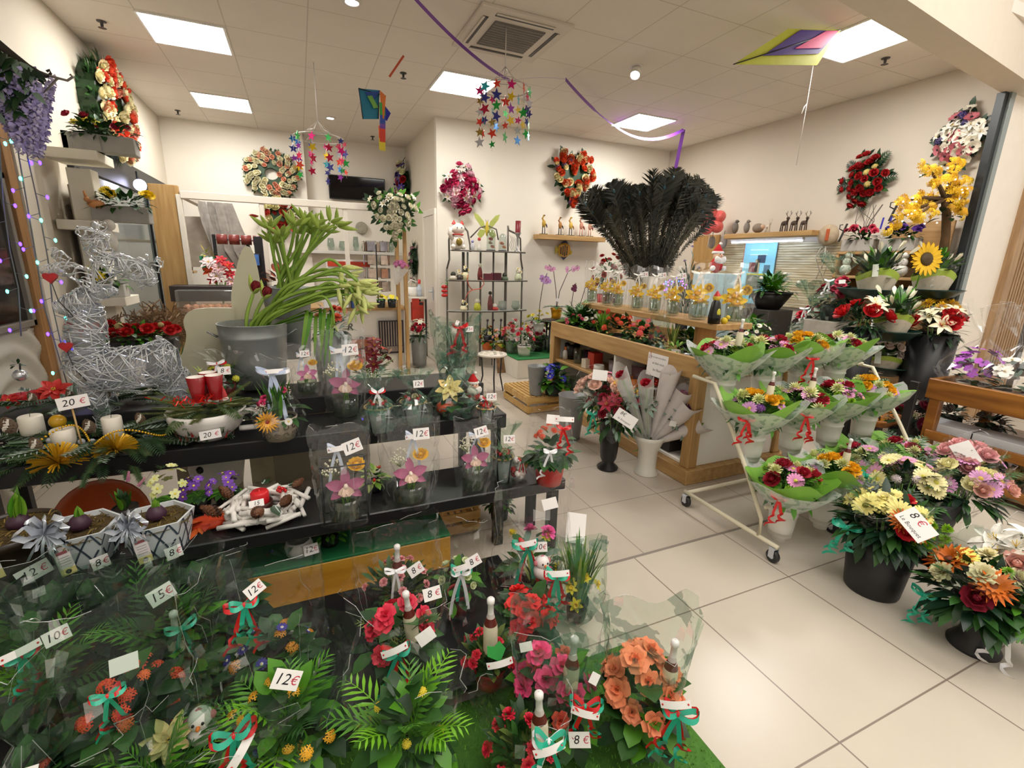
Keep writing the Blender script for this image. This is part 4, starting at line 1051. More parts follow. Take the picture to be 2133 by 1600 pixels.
n=to_cam(p)+V((0,0,.2));side=V((-n.y,n.x,0)).normalized();strip_label(t,side*-.06+n*.13+V((0,0,.09)),n,.045,.12,.12);price(t,'12',side*.03+n*.15+V((0,0,.015)),n,.085,.05,.25);silver_bow(t,side*-.07+n*.1+V((0,0,.17)),.06,11)
p=at('z',Z2,552,1085);p.y=2.08;p=V((p.x,2.06,Z2));t=thing('twig_wreath','white twig star wreath with red candle and pine cones on the second step','wreath',p)
TW=mat('#e8e4de',.6,vary=.05,scale=30);a=MB();q=random.Random(4)
for i in range(90):
 an=i*2*pi/45+q.uniform(-.1,.1);rr=.105+q.uniform(-.03,.035);k=5
 rr *= 1+.22*cos(k*an);c=V((rr*cos(an),rr*sin(an)*.86,.02+q.uniform(0,.06)));tg=V((-sin(an+q.uniform(-.5,.5)),cos(an+q.uniform(-.5,.5))*.9,q.uniform(-.3,.3)))
 a.tube([c-tg*q.uniform(.045,.08),c,c+tg*q.uniform(.045,.08)],q.uniform(.007,.011),TW,6)
ob('twigs',a,t)
a=MB();a.lathe([(.03,.02),(.036,.03),(.036,.075),(.03,.083),(.004,.08),(.002,.09)],mat('#d8222a',.35,vary=.03),16);ob('candle',a,t,T(-.015,.03,.03));a=MB();a.lathe([(.045,0),(.048,.03),(.042,.03),(.04,.005),(.001,.005)],mat('#4a2c22',.4,.3,vary=0),16);ob('candle_cup',a,t,T(-.015,.03,.035))
for x,y,s,rx in ((-.15,-.07,.042,.9),(-.01,-.1,.042,1.3),(.08,-.08,.038,.7),(-.13,.08,.036,.6),(.12,.08,.032,.8)):ob('pine_cone',head('cone','#6b4228','#3c2415'),t,T(x,y,.085)@RZ(x*9)@RX(rx)@Matrix.Scale(s,4))
for x,y,an in ((.1,.07,.9),(.04,-.1,-1.2),(0,.13,1.5),(-.1,.1,2.2)):a=MB();a.leaf(Matrix.Identity(4),.075,.035,GREEN['dark'],.3,.2,4);a.leaf(T(0,.01,.002),.07,.012,GREEN['frost'],.3,.2,4);ob('holly_leaf',a,t,T(x,y,.095)@RZ(an))
for i in range(6):bloom(t,'berry','berry','#c4161c',(.07+.014*cos(i),.03+.014*sin(i*2),.095+.003*i),(0,0,1),.008)
price(t,'15',(-.02,-.06,.1),(0,-1,.9),.055,.03,.08,False)
def orchid_gift(label,pos,top,wpx,tags,ocol='#a8567a',vase_h=.11,gyp=True,yellow=True,ribbon_x=-.02,frame_=False,mini=False,bag_m=None,xo=0):
 H=zt(pos,top)-pos[2];w=wid(pos,wpx)
 t=thing('orchid_gift',label,'gift vase',pos);nrm=to_cam(pos);side=V((-nrm.y,nrm.x,0));k=H/.36
 lp=lambda x,z,d:side*x+nrm*d+V((0,0,z));nr=(nrm+V((0,0,.3))).normalized();yaw=atan2(nrm.y,nrm.x)+pi/2
 a=MB();vr=w*.27;a.lathe([(vr*.9,.004),(vr,.01),(vr,vase_h),(vr*.97,vase_h),(vr*.95,.014),(.001,.014)],glass('vase','#dfe8dc'),20);ob('glass_vase',a,t)
 a=MB();a.lathe([(vr*.9,.015),(vr*.9,vase_h*.6),(.001,vase_h*.6)],film('water','#b9c49a',.03,edge=.2),16)
 for i in range(7):a.tube([V((R.uniform(-.5,.5)*vr,R.uniform(-.5,.5)*vr,.02)),V((R.uniform(-.5,.5)*vr,R.uniform(-.5,.5)*vr,vase_h+.05*k))],.003,GREEN['stem'],4)
 ob('stems',a,t)
 bloom(t,'orchid','orchid',ocol,lp(.005,vase_h+.055*k,.04),(nrm+V((0,0,.25))).normalized(),.068*k,'#e9c9b4').matrix_local=facing(lp(.005,vase_h+.055*k,.04),nr,R.uniform(-.2,.2))@Matrix.Scale(.068*k,4)
 if yellow:bloom(t,'yellow_rose','rose','#f7c716',lp(.045*k,vase_h+.12*k,.02),nrm*.5+V((0,0,1)),.034*k)
 if gyp:ob('gypsophila',head('gyp','#efe9cf'),t,T(*lp(-.035*k,vase_h+.1*k,0))@Matrix.Scale(.05*k,4))
 if frame_:
  a=MB();f=w*.36
  for ex in (-1,1):
   for ey in (-1,1):a.tube([(ex*f,ey*f*.6,.006),(ex*f,ey*f*.6,H*.62)],.0035,CHAR,5)
  for z in (.006,H*.62):a.tube([(-f,-f*.6,z),(f,-f*.6,z),(f,f*.6,z),(-f,f*.6,z),(-f,-f*.6,z)],.0035,CHAR,5)
  ob('wire_frame',a,t,RZ(yaw))
 ob('cellophane',bag_mb(H,w*.40,w*.47,w*.47,'sack',bag_m or FILM_SACK,seed=int(pos[0]*1000)%997),t,RZ(yaw),'clear cellophane sack')
 ob('ribbon',bow_mb(.14*k,[mat('#c8d2e4',.35,vary=0)],2,False,int(wpx)),t,T(*lp(ribbon_x,H*.78,.02))@RZ(yaw));strip_tag(t,lp(ribbon_x+.005,H*.79,.035),nr,.07*k,.1)
 for g in tags:price(t,g[0],lp(g[1],H*g[2],.04),nr,.062*k,.045*k,g[3])
 return t
FRONTV=lambda px,py,z:at('z',z,px,py)
orchid_gift('clear sack with orchid in a black wire frame, right of the twig wreath',FRONTV(722,1078,Z2),885,118,[('12',.04,.8,.3)],vase_h=.1,frame_=True)
orchid_gift('clear sack with orchid and yellow ranunculus at the middle of the second step',FRONTV(855,1040,Z2),866,125,[('12',.055,.82,.05)],vase_h=.085,ribbon_x=.02)
orchid_gift('clear sack with orchid in a round glass, left of the dark lantern bag',FRONTV(988,1018,Z2),872,92,[('12',.03,.86,.3)],vase_h=.12,ribbon_x=.01)
def lantern_gift(label,pos,top,wpx,tagb=None,col='#c4161c',bow=None,fm=None):
 H=zt(pos,top)-pos[2];w=wid(pos,wpx);t=thing('lantern_gift',label,'gift',pos);nrm=to_cam(pos);yaw=atan2(nrm.y,nrm.x)+pi/2;side=V((-nrm.y,nrm.x,0));nr=(nrm+V((0,0,.3))).normalized()
 a=MB();g=mat('#2c4a45',.3,vary=.1);r=w*.3;h=H*.42
 a.lathe([(r*.7,0),(r*.75,.01),(r,h),(r*.9,h),(r*.65,.012),(.001,.012)],film('teal','#5d8a80',.25,edge=.6),18);ob('glass_pot',a,t)
 a=MB()
 for i in range(4):an=i*pi/2+.6;a.tube([(r*.75*cos(an),r*.75*sin(an),0),(r*1.08*cos(an),r*1.08*sin(an),h*1.05)],.004,CHAR,5)
 a.tube([(r*1.05*cos(i*pi/8),r*1.05*sin(i*pi/8),h) for i in range(17)],.005,wood('rim','#b08a52','#cfae78'),5);ob('wire_stand',a,t)
 a=MB();leaves(a,(0,0,h),(r,r,h*.4),30,.05,.018,[GREEN['dark'],GREEN['leaf']]);ob('foliage',a,t)
 for i in range(5):bloom(t,'berry','berry',col,(r*.6*cos(i*1.3),r*.6*sin(i*1.3),h*1.18),(0,0,1),.011)
 bloom(t,'bud','rose','#e8dcb8',side*.01+nrm*.02+V((0,0,h*1.25)),nr,.02)
 ob('cellophane',bag_mb(H,r*1.2,w*.5,w*.4,'tied',fm or FILM_GREEN,seed=int(pos[1]*999)),t,RZ(yaw),'leaf-printed cellophane')
 if bow:ob('ribbon',bow_mb(H*.45,bow,3,False,3),t,T(*(nrm*.03+V((0,0,H*.68))))@RZ(yaw))
 if tagb:price(t,tagb,side*.03+nrm*.05+V((0,0,H*.78)),nr,.055,.04,.05)
lantern_gift('dark green lantern gift in a tall bag on the second step, 12€ card',FRONTV(1046,1000,Z2),880,66,'12',fm=FILM_TINT)
t=thing('candy_bag','small clear bag of wrapped sweets beside the red kalanchoe pot','bag',FRONTV(1080,998,Z2));q=random.Random(8);CC=['#c4161c','#efe6df','#b08a5a','#d8d2cf']
for i in range(14):bloom(t,'sweet','ball',CC[i%4],(q.uniform(-.03,.03),q.uniform(-.025,.025),.016+.1*q.random()),(0,0,1),.016)
ob('cellophane',bag_mb(.17,.045,.05,.04,'tied',FILM,seed=4),t);ob('ribbon',bow_mb(.08,[WHITE,RED],2,False,5),t,T(0,-.03,.115))
p=FRONTV(1143,1004,Z2);H=zt(p,850)-Z2
potted('kalanchoe_pot','red pot of red kalanchoe in clear film at the aisle end of the second step','wrapped plant',p,H*.76,.25,(.082,.062,.135,mat('#c0221c',.35,vary=.05),.006),[('rosette',30,.15,.085,('dark','deep','leaf')),('dome',30,.07,.04,('dark','leaf'))],[(*KAL('#d8431f',14,.02),0.,.75)],bag=('sack',H,.075,.125,.09),tag_=('',.005,H*.92,.08,-.05,1.1),strip_=(.06,H*.93,.08,0,.09),rib=([RED],.055,H*.82,.09,.14),extra=lambda t,lp,nr:ob('white_bow',bow_mb(.14,[WHITE],2,True,4),t,T(*lp((0,.21,.11)))@RZ(-.5)))
for nm,lab,px,py,cols,hgt in (('primula_pot','purple primula pot right of the lattice planters',420,1062,('#5a2a8c','#7a4ab0'),.17),('primula_pot','violet primula pot beside the twig star wreath',480,1040,('#6a35a0','#8a5ac0'),.16),('snowdrop_pot','pale green and cream flowering pot behind the lattice planter',372,1050,('#d9dca0','#c9cf8a'),.24),('hyacinth_pot','pink hyacinth flower behind the left lattice planter',275,1075,('#c98a9c','#b0708a'),.2)):
 p=at('z',Z2,px,py);p.y=min(p.y,2.22);cl=cols
 kind={'primula_pot':'primrose','snowdrop_pot':'primrose','hyacinth_pot':'muscari'}[nm]
 potted(nm,lab,'plant',p,hgt,.17,(.045,.036,.07,BLACKPOT),[('rosette' if kind=='primrose' else 'straight',16,.08,.04 if kind=='primrose' else .02,('fresh','leaf','dark'))],[('bloom',kind,cl[0],8 if kind=='primrose' else 1,.022,'#e2d24a'),('bloom',kind,cl[1],5 if kind=='primrose' else 1,.02,'#e2d24a')])
a=MB();a.ball((0,0,.02),.05,mat('#c9431f',.5,vary=.2),12,8,(1.5,1,.5));leaves(a,(0,0,.02),(.06,.05,.03),16,.06,.03,[mat('#d8642a',.6),mat('#a8321c',.6)]);solo('silk_leaf_decoration',a,'orange and red silk leaf decoration between the lattice planter and the twig wreath','decoration',at('z',Z2,432,1098))
a=MB();a.ball((0,0,.02),.045,mat('#b8341c',.5,vary=.2),12,8,(1.5,1,.5));leaves(a,(0,0,.02),(.05,.05,.03),14,.06,.03,[mat('#e07a2a',.6),mat('#c23a20',.6)]);solo('silk_leaf_decoration',a,'red silk leaf decoration between the two lattice planters','decoration',at('z',Z2,262,1112))
potted('holly_pot','little yellow green variegated plant between two orchid sacks','plant',FRONTV(780,1022,Z2),.13,.13,(.04,.034,.05,BLACKPOT),[('dome',40,.045,.022,('pale','lime','leaf'))],[('berry','berry','#c9302a',3,.008)])
t=thing('terracotta_dish','orange patterned dish leaning behind the left lattice planter','dish',(-.98,2.75,.2));a=MB();a.lathe([(.001,.0),(.17,.03),(.2,.07),(.195,.075),(.165,.04),(.001,.012)],mat('#b8501f',.4,vary=.1),28,RX(radians(70)));ob('dish_body',a,t)
t=thing('snowman_lantern','white rounded snowman pot with red rim under the white cup','pot',(-.52,2.95,.0));a=MB();a.lathe([(.06,.18),(.12,.22),(.14,.34),(.12,.46),(.1,.48)],mat('#dcd9d2',.4,vary=.03),22);ob('pot_body',a,t);a=MB();a.lathe([(.1,.47),(.122,.48),(.115,.53),(.1,.53)],mat('#c4202a',.5,vary=0),22);ob('red_rim',a,t);a=MB();a.lathe([(.06,.18),(.03,.1),(.06,0)],CHAR,14);ob('foot',a,t);a=MB();a.ball((-.06,-.115,.36),.022,BLACK,8,6);ob('button',a,t)
slab_=MB();slab_.box((0,0,.29),(.62,.02,.58),mat('#a39a86',.6,vary=.03));solo('cream_board',slab_,'plain beige board standing upright behind the third step','board',(.05,3.3,0))
# ================================================================== third and highest step
GOLD=mat('#e2b02a',.25,.35,vary=.15);WAX=mat('#ece5d6',.5,vary=.02);FIR=[GREEN['fir'],GREEN['frost'],GREEN['dark']]
def fir_mass(t,n,rx,ry,L,z=.02,drop=0.,name='fir_branches',ms=None,frost=True,W=.04,arc=None):
 a=MB();ms=ms or [GREEN['fir'],GREEN['dark'],mat('#3f5a30',.6)]
 for i in range(n):
  an=i*2.4 if arc is None else arc[0]+(arc[1]-arc[0])*((i*.618)%1);d=V((cos(an),sin(an),R.uniform(-.15,.4)-drop));p=V((cos(an)*rx*R.uniform(.1,.75),sin(an)*ry*R.uniform(.1,.75),z+R.uniform(0,.04)))
  l=L*R.uniform(.6,1.1)
  if i%3==1:frond(a,p,d,l,l*.26,ms[i%len(ms)],.7,15,.2)
  else:needles(a,p,d,l,W,ms[i%len(ms)],26,GREEN['frost'] if frost and i%2 else None)
 ob(name,a,t)
def candle(t,p,r,h,m=WAX,name='candle'):
 a=MB();a.lathe([(.001,0),(r,0),(r,h-.004),(r-.004,h),(r*.3,h-.004),(.001,h-.005)],m,20);a.tube([(0,0,h-.005),(.002,0,h+.01)],.0012,BLACK,4);ob(name,a,t,T(*p))
def gold_bow(t,p,s):
 a=MB();q=random.Random(int(p[0]*100)%50)
 for i in range(150):
  d=V((q.gauss(0,1),q.gauss(0,1),abs(q.gauss(0,.8))+.1)).normalized();a.strip([V((0,0,0)),d*s*.6,d*s+V((0,0,-.01))],s*.06,GOLD)
 ob('gold_bow',a,t,T(*p),'curled gold ribbon rosette')
t=thing('candle_arrangement','fir arrangement with white candles and gold bows, 20€ sign on a stick','arrangement',(-.86,2.62,Z3))
fir_mass(t,64,.46,.17,.26,.03,.12,W=.05);fir_mass(t,16,.42,.15,.2,.0,.75,'hanging_sprays',frost=False,arc=(pi*1.1,pi*1.95))
def loc(px,py,y,o):return at('y',y,px,py)-o
o=V((-.86,2.62,Z3));L_=lambda px,py,y:loc(px,py,y,o)
for px,py,y,r,tp in ((77,930,2.72,.043,866),(138,935,2.56,.043,893),(242,925,2.6,.038,868)):
 p=at('y',y,px,py);h=zt(p,tp)-(Z3+.03);candle(t,(p.x-o.x,p.y-o.y,.03),r,h)
gold_bow(t,L_(122,965,2.42),.1);gold_bow(t,L_(242,938,2.43),.085)
bloom(t,'gold_bauble','berry','#c79a22',L_(120,878,2.64),(0,0,1),.032)
for px,py,y,s in ((25,898,2.6,.045),(190,898,2.58,.04),(80,935,2.47,.036),(295,880,2.6,.034)):ob('pine_cone',head('cone','#5a4632','#d9d2c6'),t,T(*L_(px,py,y))@RX(.5)@Matrix.Scale(s,4))
a=MB();q=random.Random(3)
for i in range(60):tt=i/59;a.ball((-.2+.42*tt+.02*sin(9*tt),-.14+.08*sin(7*tt),.1+.04*sin(11*tt)),.005,GOLD,5,4)
ob('bead_chain',a,t)
for i in range(7):bloom(t,'silver_bauble','berry','#b9bcc2',L_(60+i*22,925+9*sin(i*2),2.55),(0,0,1),.014)
p=L_(170,925,2.52);q_=L_(150,850,2.56);a=MB();a.tube([p,q_],.004,wood('stick','#b08d55','#cfb07a'),6);ob('price_stick',a,t)
ob('price_tag',card_mb(.105,.055,'20'),t,facing(L_(152,838,2.55),to_cam(o),.08),'white price card reading 20€')
t=thing('candle_arrangement','fir arrangement with red candles and red flowers behind the white candle one','arrangement',(-1.05,3.0,Z4));o=V((-1.05,3.0,Z4))
fir_mass(t,36,.36,.14,.22,.02,0.,W=.045)
RC=mat('#b8141a',.4,vary=.03)
for px,py,y in ((45,828,3.0),(78,822,3.02)):q_=at('y',y,px,py);candle(t,(q_.x-o.x,q_.y-o.y,.04),.036,q_.z-Z4-.02,RC,'red_candle')
bloom(t,'silk_poinsettia','poinsettia','#d8362f',at('y',2.98,112,812)-o,(.1,-.6,.8),.075);bloom(t,'silk_poinsettia','poinsettia','#c92a2a',at('y',2.95,18,835)-o,(0,-.6,.8),.05)
for i in range(4):ob('pine_cone',head('cone','#5a4632','#d9d2c6'),t,T(-.3+.14*i,-.12,.08)@RX(.5)@Matrix.Scale(.03,4))
a=MB();a.ball((0,0,0),.03,mat('#d9dce0',.15,.7,vary=0),10,7);a.tube([(0,0,0),(.01,0,.06)],.004,CHAR,4);leaves(a,(0,0,.05),(.02,.02,.02),10,.03,.014,[GREEN['dark']]);solo('silver_bird_pick',a,'silver bauble pick above the red candles at the left edge','ornament',at('y',3.05,42,782))
p=at('z',Z3,438,940);p.y=2.6;p=V((at('y',2.6,438,905).x,2.6,Z3));t=thing('giant_cup','big white painted cup planted with fir, two red candles and 20€ card','planter',p)
CUP=mat('#e9e4df',.25,vary=.03);a=MB();a.lathe([(.001,0),(.07,0),(.085,.012),(.14,.06),(.165,.115),(.17,.15),(.162,.15),(.155,.115),(.08,.03)],CUP,30)
ob('cup_body',a,t);a=MB();hp=[V((.155,0,.125)),V((.2,0,.14)),V((.245,0,.12)),V((.25,0,.085)),V((.215,0,.05)),V((.14,0,.045))];pts=[]
for i in range(5):
 for k in range(4):pts.append(hp[i].lerp(hp[i+1],k/4))
a.tube(pts+[hp[-1]],.014,CUP,8);ob('handle',a,t,RZ(-.25))
a=MB();CR=[mat('#a32a24',.5,vary=0),mat('#6a4a36',.5,vary=0),mat('#3f4f35',.5,vary=0)]
for i in range(26):
 an=-2.6+i*.075;z=.06+.018*sin(i*1.7);rr=.142+.01*sin(i)
 a.add([(rr*cos(an),rr*sin(an),z-.012),(rr*1.003*cos(an+.09),rr*1.003*sin(an+.09),z-.008),(rr*1.09*cos(an+.06),rr*1.09*sin(an+.06),z+.022)],[(0,1,2)],CR[i%3],False)
ob('painted_winter_scene',a,t)
a=MB();a.disc(.158,.135,mat('#33431f',.9),24);ob('moss',a,t);fir_mass(t,44,.15,.13,.2,.13,.0,ms=[mat('#55632f',.6),mat('#3e5429',.6),mat('#6f7a3e',.6)],frost=False,W=.03)
for dx,dy in ((-.02,-.04),(.05,-.02),(.015,.05)):
 a=MB();m_=mat('#8f1018',.25,vary=.05);a.lathe([(.026,0),(.026,.02),(.04,.118),(.037,.12)],m_,18);a.lathe([(.037,.12),(.034,.1),(.001,.1)],mat('#f3ece4',.4,vary=0),18);ob('red_candle_glass',a,t,T(dx,dy,.2))
a=MB();q=random.Random(2)
for i in range(80):d=V((q.gauss(0,.06),q.gauss(0,.03),abs(q.gauss(0,.015))));a.strip([d,d+V((q.gauss(0,.015),q.gauss(0,.015),q.uniform(.005,.02)))],.004,mat('#e0231c',.25,.3,vary=0))
ob('red_tinsel',a,t,T(-.02,-.09,.2))
n=to_cam(p)+V((0,0,.1));price(t,'20',(.03,-.165,.07),n,.085,.042,.05)
t=thing('felt_gnome','small red and white felt gnome standing in the fir of the cup','figurine',at('y',2.66,470,855));a=MB();m_=mat('#d2484a',.8,vary=.1)
for i in range(5):a.lathe([(.034-.005*i,.018*i),(.036-.005*i,.018*i+.009),(.032-.005*i,.018*i+.018)],m_ if i%2==0 else mat('#e9d9d2',.8),12)
a.lathe([(.014,.09),(.001,.13)],m_,10);ob('body',a,t)
def P3(px,py,z=Z3):return at('z',z,px,py)
p=P3(585,912);H=zt(p,745)-Z3
def gerb(t,lp,nr):
 bloom(t,'gerbera','gerbera','#e0a53a',lp((-.05,.12,.09)),(nr+V((0,0,-.3))),.055,'#8a1c12');bloom(t,'little_wood_flower','daisy','#efe9e2',lp((.04,.115,.11)),nr,.018)
 a=MB()
 for i in range(22):
  an=i*2*pi/11;z=.035+.04*(i%2);rr=.073+.22*z*.2;F=frame((cos(an),sin(an),.1),0,(rr*1.0*cos(an),rr*1.0*sin(an),z));a.tube([(F@V((.012*cos(b*pi/4),.012*sin(b*pi/4),.002))) for b in range(9)],.003,mat('#7c7264',.5,vary=0),4)
 ob('ring_relief',a,t)
potted('flower_gift','ring-patterned brown pot with orange gerbera and pink flowers, white ribbon','wrapped plant',p,.26,.22,(.085,.065,.115,mat('#a89a86',.45,vary=.1)),[('straight',30,.2,.02,('leaf','fresh')),('dome',30,.07,.03,('leaf','dark'))],[('carnation','carnation','#e2457a',5,.026),('gypsophila','gyp','#e2d4c6',3,.035)],bag=('tied',H,.085,.125,.075,FILM),rib=([WHITE,mat('#b9c6e0',.3,vary=0)],-.01,H*.83,.03,.24,False),strip_=(0,H*.86,.05,0),extra=gerb)
pos=P3(722,866);orchid_gift('clear sack with pink orchid and yellow ranunculus at the middle of the third step',pos,690,95,[('12',.04,.8,.05)],vase_h=.12,gyp=True)
pos=at('y',2.92,640,800);pos.z=Z4;orchid_gift('clear sack with yellow ranunculus and 12€ card, behind the gerbera pot',pos,715,70,[('12',.0,.82,.05)],vase_h=.08,ocol='#c46a9a',gyp=False)
lantern_gift('teal lantern gift with red and white ribbon on the third step',P3(790,897),775,88,bow=[RED,WHITE],fm=FILM_GREEN)
lantern_gift('teal lantern gift with cream bud, no ribbon, third step',P3(862,882),770,84,'12',fm=FILM_GREEN)
p=P3(945,862);H=zt(p,740)-Z3
def poin(t,lp,nr):
 bloom(t,'poinsettia','poinsettia','#e9cf8a',lp((-.02,.17,.05)),(nr+V((0,0,.5))),.085,'#c9a23a');a=MB();a.ball((0,0,0),.05,mat('#d2481f',.3,vary=.1),14,10,(1.2,1,.8));ob('orange_pumpkin',a,t,T(*lp((-.045,.06,.06))))
potted('poinsettia_bowl','glass bowl with cream poinsettia and orange gourd in printed film','wrapped plant',p,.17,.22,(.13,.075,.07,film('bowl','#cfdccf',.25,edge=.6)),[('dome',40,.08,.05,('dark','leaf'))],bag=('tied',H*1.05,.12,.15,.1,FILM_GREEN),extra=poin)
p=at('y',2.95,950,790);p.z=Z4;H=zt(p,662)-Z4
t=potted('tall_wrapped_gift','tall leaf-printed bag with red ribbon at the aisle end of the highest step','wrapped plant',p,H*.7,.2,(.07,.055,.1,mat('#c9d4c9',.4)),[('dome',40,.08,.03,('grey','dark')),('straight',24,.3,.015,('grey','leaf'))],bag=('cone',H,.1,.2,.165,FILM_GREEN),rib=([RED],.03,H*.88,.1,.22),strip_=(.0,H*.9,.11,1.2),tag_=('15',.085,H*.86,.1,.05,.9))
t=thing('plush_figure','plush bearded figure in red hat on the third step, inside the bag row','plush toy',P3(985,838));a=MB()
PL,FUR=mat('#b81c1f',.9,vary=.1),mat('#ece4dc',.95,vary=.06,scale=40)
def plush(t,s):
 a=MB();a.ball((0,0,.05*s),.045*s,PL,12,8,(1,.9,1.15));a.ball((.05*s,-.02*s,.03*s),.018*s,FUR,8,6);a.ball((-.05*s,-.02*s,.03*s),.018*s,FUR,8,6);ob('body',a,t)
 a=MB();a.ball((0,-.005*s,.115*s),.034*s,mat('#e3b89a',.8),12,8);a.ball((0,-.036*s,.113*s),.007*s,mat('#d8907a',.7),6,4)
 for e in (-1,1):a.ball((e*.012*s,-.035*s,.123*s),.004*s,BLACK,5,4)
 ob('head',a,t);a=MB()
 for i in range(7):a.ball(((i-3)*.011*s,-.03*s,(.088-.004*(3-abs(i-3)))*s),.017*s,FUR,7,5,(1,.8,1.4))
 ob('beard',a,t);a=MB();a.lathe([(.036*s,.13*s),(.03*s,.15*s),(.012*s,.18*s),(.002*s,.19*s)],PL,12);a.lathe([(.036*s,.126*s),(.042*s,.134*s),(.036*s,.143*s)],FUR,12);a.ball((.015*s,0,.192*s),.012*s,FUR,7,5);ob('hat',a,t)
plush(t,1.0)
lantern_gift('red and white ribboned lantern bag at the end of the third step',P3(1012,878),805,62,'12',bow=[WHITE,RED],fm=FILM)
p=at('y',2.98,475,835);p.z=Z4;H=zt(p,735)-Z4
potted('kalanchoe_pot','wrapped yellow green kalanchoe with 8€ card on the highest step','wrapped plant',p,H*.72,.26,(.05,.04,.08,mat('#6a1c1a',.4)),[('dome',40,.06,.035,('dark','leaf'))],[KAL('#d3cf3a',7,.03,'#9aa82a')],bag=('tied',H*1.08,.07,.125,.1,FILM),tag_=('8',.0,H*.7,.12,0,1.1),rib=([RED,WHITE],-.03,H*.8,.05,.15))
potted('fir_sprig_pot','pale sprig in a small pot under the crystal reindeer','plant',(-.5,2.96,Z4),.2,.14,(.04,.03,.06,mat('#d9d3c4',.5)),[('blades',14,.16,.016,('lime','pale'))],[('bloom','primrose','#e6e0b0',4,.02)])
YD=2.78;CRY=film('crystal','#eef0f6',.26,edge=.95,base=.3);CRYB=film('crystal_body','#eceef4',.1,edge=.4,base=.06)
o=at('y',YD,270,850);o.z=Z4-.02;t=thing('crystal_reindeer','life-like reindeer figure woven from clear acrylic strands with red heart lights','figure',(o.x,YD,Z3));o=V((o.x,YD,Z3))
D=lambda px,py,dy=0:at('y',YD+dy,px,py)-o
def strands(name,spine,radii,n=90,th=.0028,flat_=.7,seed=1,core=True):
 """clear strands wound round a limb given by spine points and radii"""
 q=random.Random(seed);a=MB();m=len(spine)
 def pt(u,an,k=1.):
  x=u*(m-1);i=min(int(x),m-2);f=x-i;c=spine[i].lerp(spine[i+1],f);r=radii[i]*(1-f)+radii[i+1]*f;tg=(spine[i+1]-spine[i]).normalized();s=tg.cross(V((0,1,0)));s=s.normalized() if s.length>.01 else V((1,0,0));y=tg.cross(s)
  return c+s*(r*k*cos(an))+y*(r*k*flat_*sin(an))
 for i in range(n):
  u0,an,du,da=q.random(),q.uniform(0,6.28),q.uniform(-.35,.35),q.uniform(-2.6,2.6)
  pts=[pt(min(max(u0+du*j/6,0),1),an+da*j/6,1+.04*sin(3*j+i)) for j in range(7)]
  a.tube(pts,th*q.uniform(.7,1.3),CRY,4,cap=False)
 if core:
  vs,fs=[],[];S,K=12,10
  for j in range(K+1):
   for i in range(S):vs.append(pt(j/K,2*pi*i/S,.9))
  for j in range(K):
   for i in range(S):k=(i+1)%S;fs.append((j*S+i,j*S+k,(j+1)*S+k,(j+1)*S+i))
  a.add(vs,fs,CRYB,True)
 ob(name,a,t)
k=depth(o+V((0,0,.3)))/FPX
strands('body',[D(165,790),D(190,772),D(250,768),(D(310,762)),D(350,752),D(372,750)],[32*k,46*k,44*k,44*k,48*k,26*k],230,seed=1)
strands('neck',[D(185,768),D(180,720),D(180,670),D(178,632)],[42*k,36*k,32*k,28*k],130,seed=2)
strands('head',[D(196,622),D(172,630),D(140,638),D(116,642)],[26*k,27*k,19*k,11*k],90,seed=3)
strands('front_leg',[D(190,800),D(203,840),D(218,885),D(222,915)],[26*k,17*k,13*k,12*k],70,seed=4);strands('front_leg',[D(205,800,.12),D(225,830,.12),D(240,872,.12)],[24*k,16*k,12*k],60,seed=5)
strands('hind_leg',[D(345,780),D(375,815),D(372,850),D(385,872)],[34*k,24*k,15*k,13*k],80,seed=6);strands('hind_leg',[D(360,780,.12),D(392,812,.12),D(390,850,.12)],[30*k,22*k,14*k],70,seed=7)
strands('tail',[D(330,722),D(340,706)],[11*k,13*k],24,seed=8)
strands('antler',[D(198,610),D(178,575),D(140,560),D(108,562),D(86,562)],[15*k,17*k,14*k,11*k,7*k],70,seed=9,core=False);strands('antler',[D(150,562),D(120,530),D(104,517)],[13*k,10*k,5*k],30,seed=10,core=False)
strands('antler',[D(200,610),D(215,560),D(240,545),D(275,560),D(310,580),D(322,592)],[16*k,22*k,20*k,20*k,17*k,8*k],110,seed=11,core=False);strands('antler',[D(222,555),D(200,510),D(182,488),D(158,478)],[22*k,20*k,14*k,6*k],60,seed=12,core=False);strands('antler',[D(218,540),D(212,500),D(206,462)],[20*k,16*k,9*k],50,seed=13,core=False)
strands('antler',[D(285,565),D(298,540),D(302,530)],[13*k,9*k,5*k],26,seed=14,core=False);strands('antler',[D(305,575),D(328,555),D(333,538)],[13*k,9*k,6*k],26,seed=15,core=False);strands('antler',[D(290,570),D(296,595),D(300,600)],[12*k,9*k,5*k],22,seed=16,core=False)
strands('ear',[D(190,618),D(225,606),D(246,608)],[11*k,13*k,5*k],30,seed=17)
for px,py,lb in ((105,578,'red glitter heart pick beside the reindeer antler'),(138,722,'red glitter heart pick beside the reindeer neck')):
 a=MB();hp=[(16*sin(x)**3/17*.026,(13*cos(x)-5*cos(2*x)-2*cos(3*x)-cos(4*x))/16*.026) for x in [i*2*pi/24 for i in range(24)]];a.prism(hp,.02,mat('#a8161c',.35,.2,vary=.2,scale=60),RX(pi/2));a.tube([(0,0,-.02),(.01,0,-.1),(.05,0,-.17)],.002,CHAR,4);solo('heart_pick',a,lb,'ornament',at('y',2.72,px,py),0,'red heart picks')
YP=3.32;CREAMB=mat('#c5c0a6',.6,vary=.03);EDGE=mat('#e6e0cc',.55,vary=.02)
t=thing('cream_cutout_boards','tall and low rounded cream wooden boards standing behind the reindeer','board',at('y',YP,450,800));o=at('y',YP,450,800)
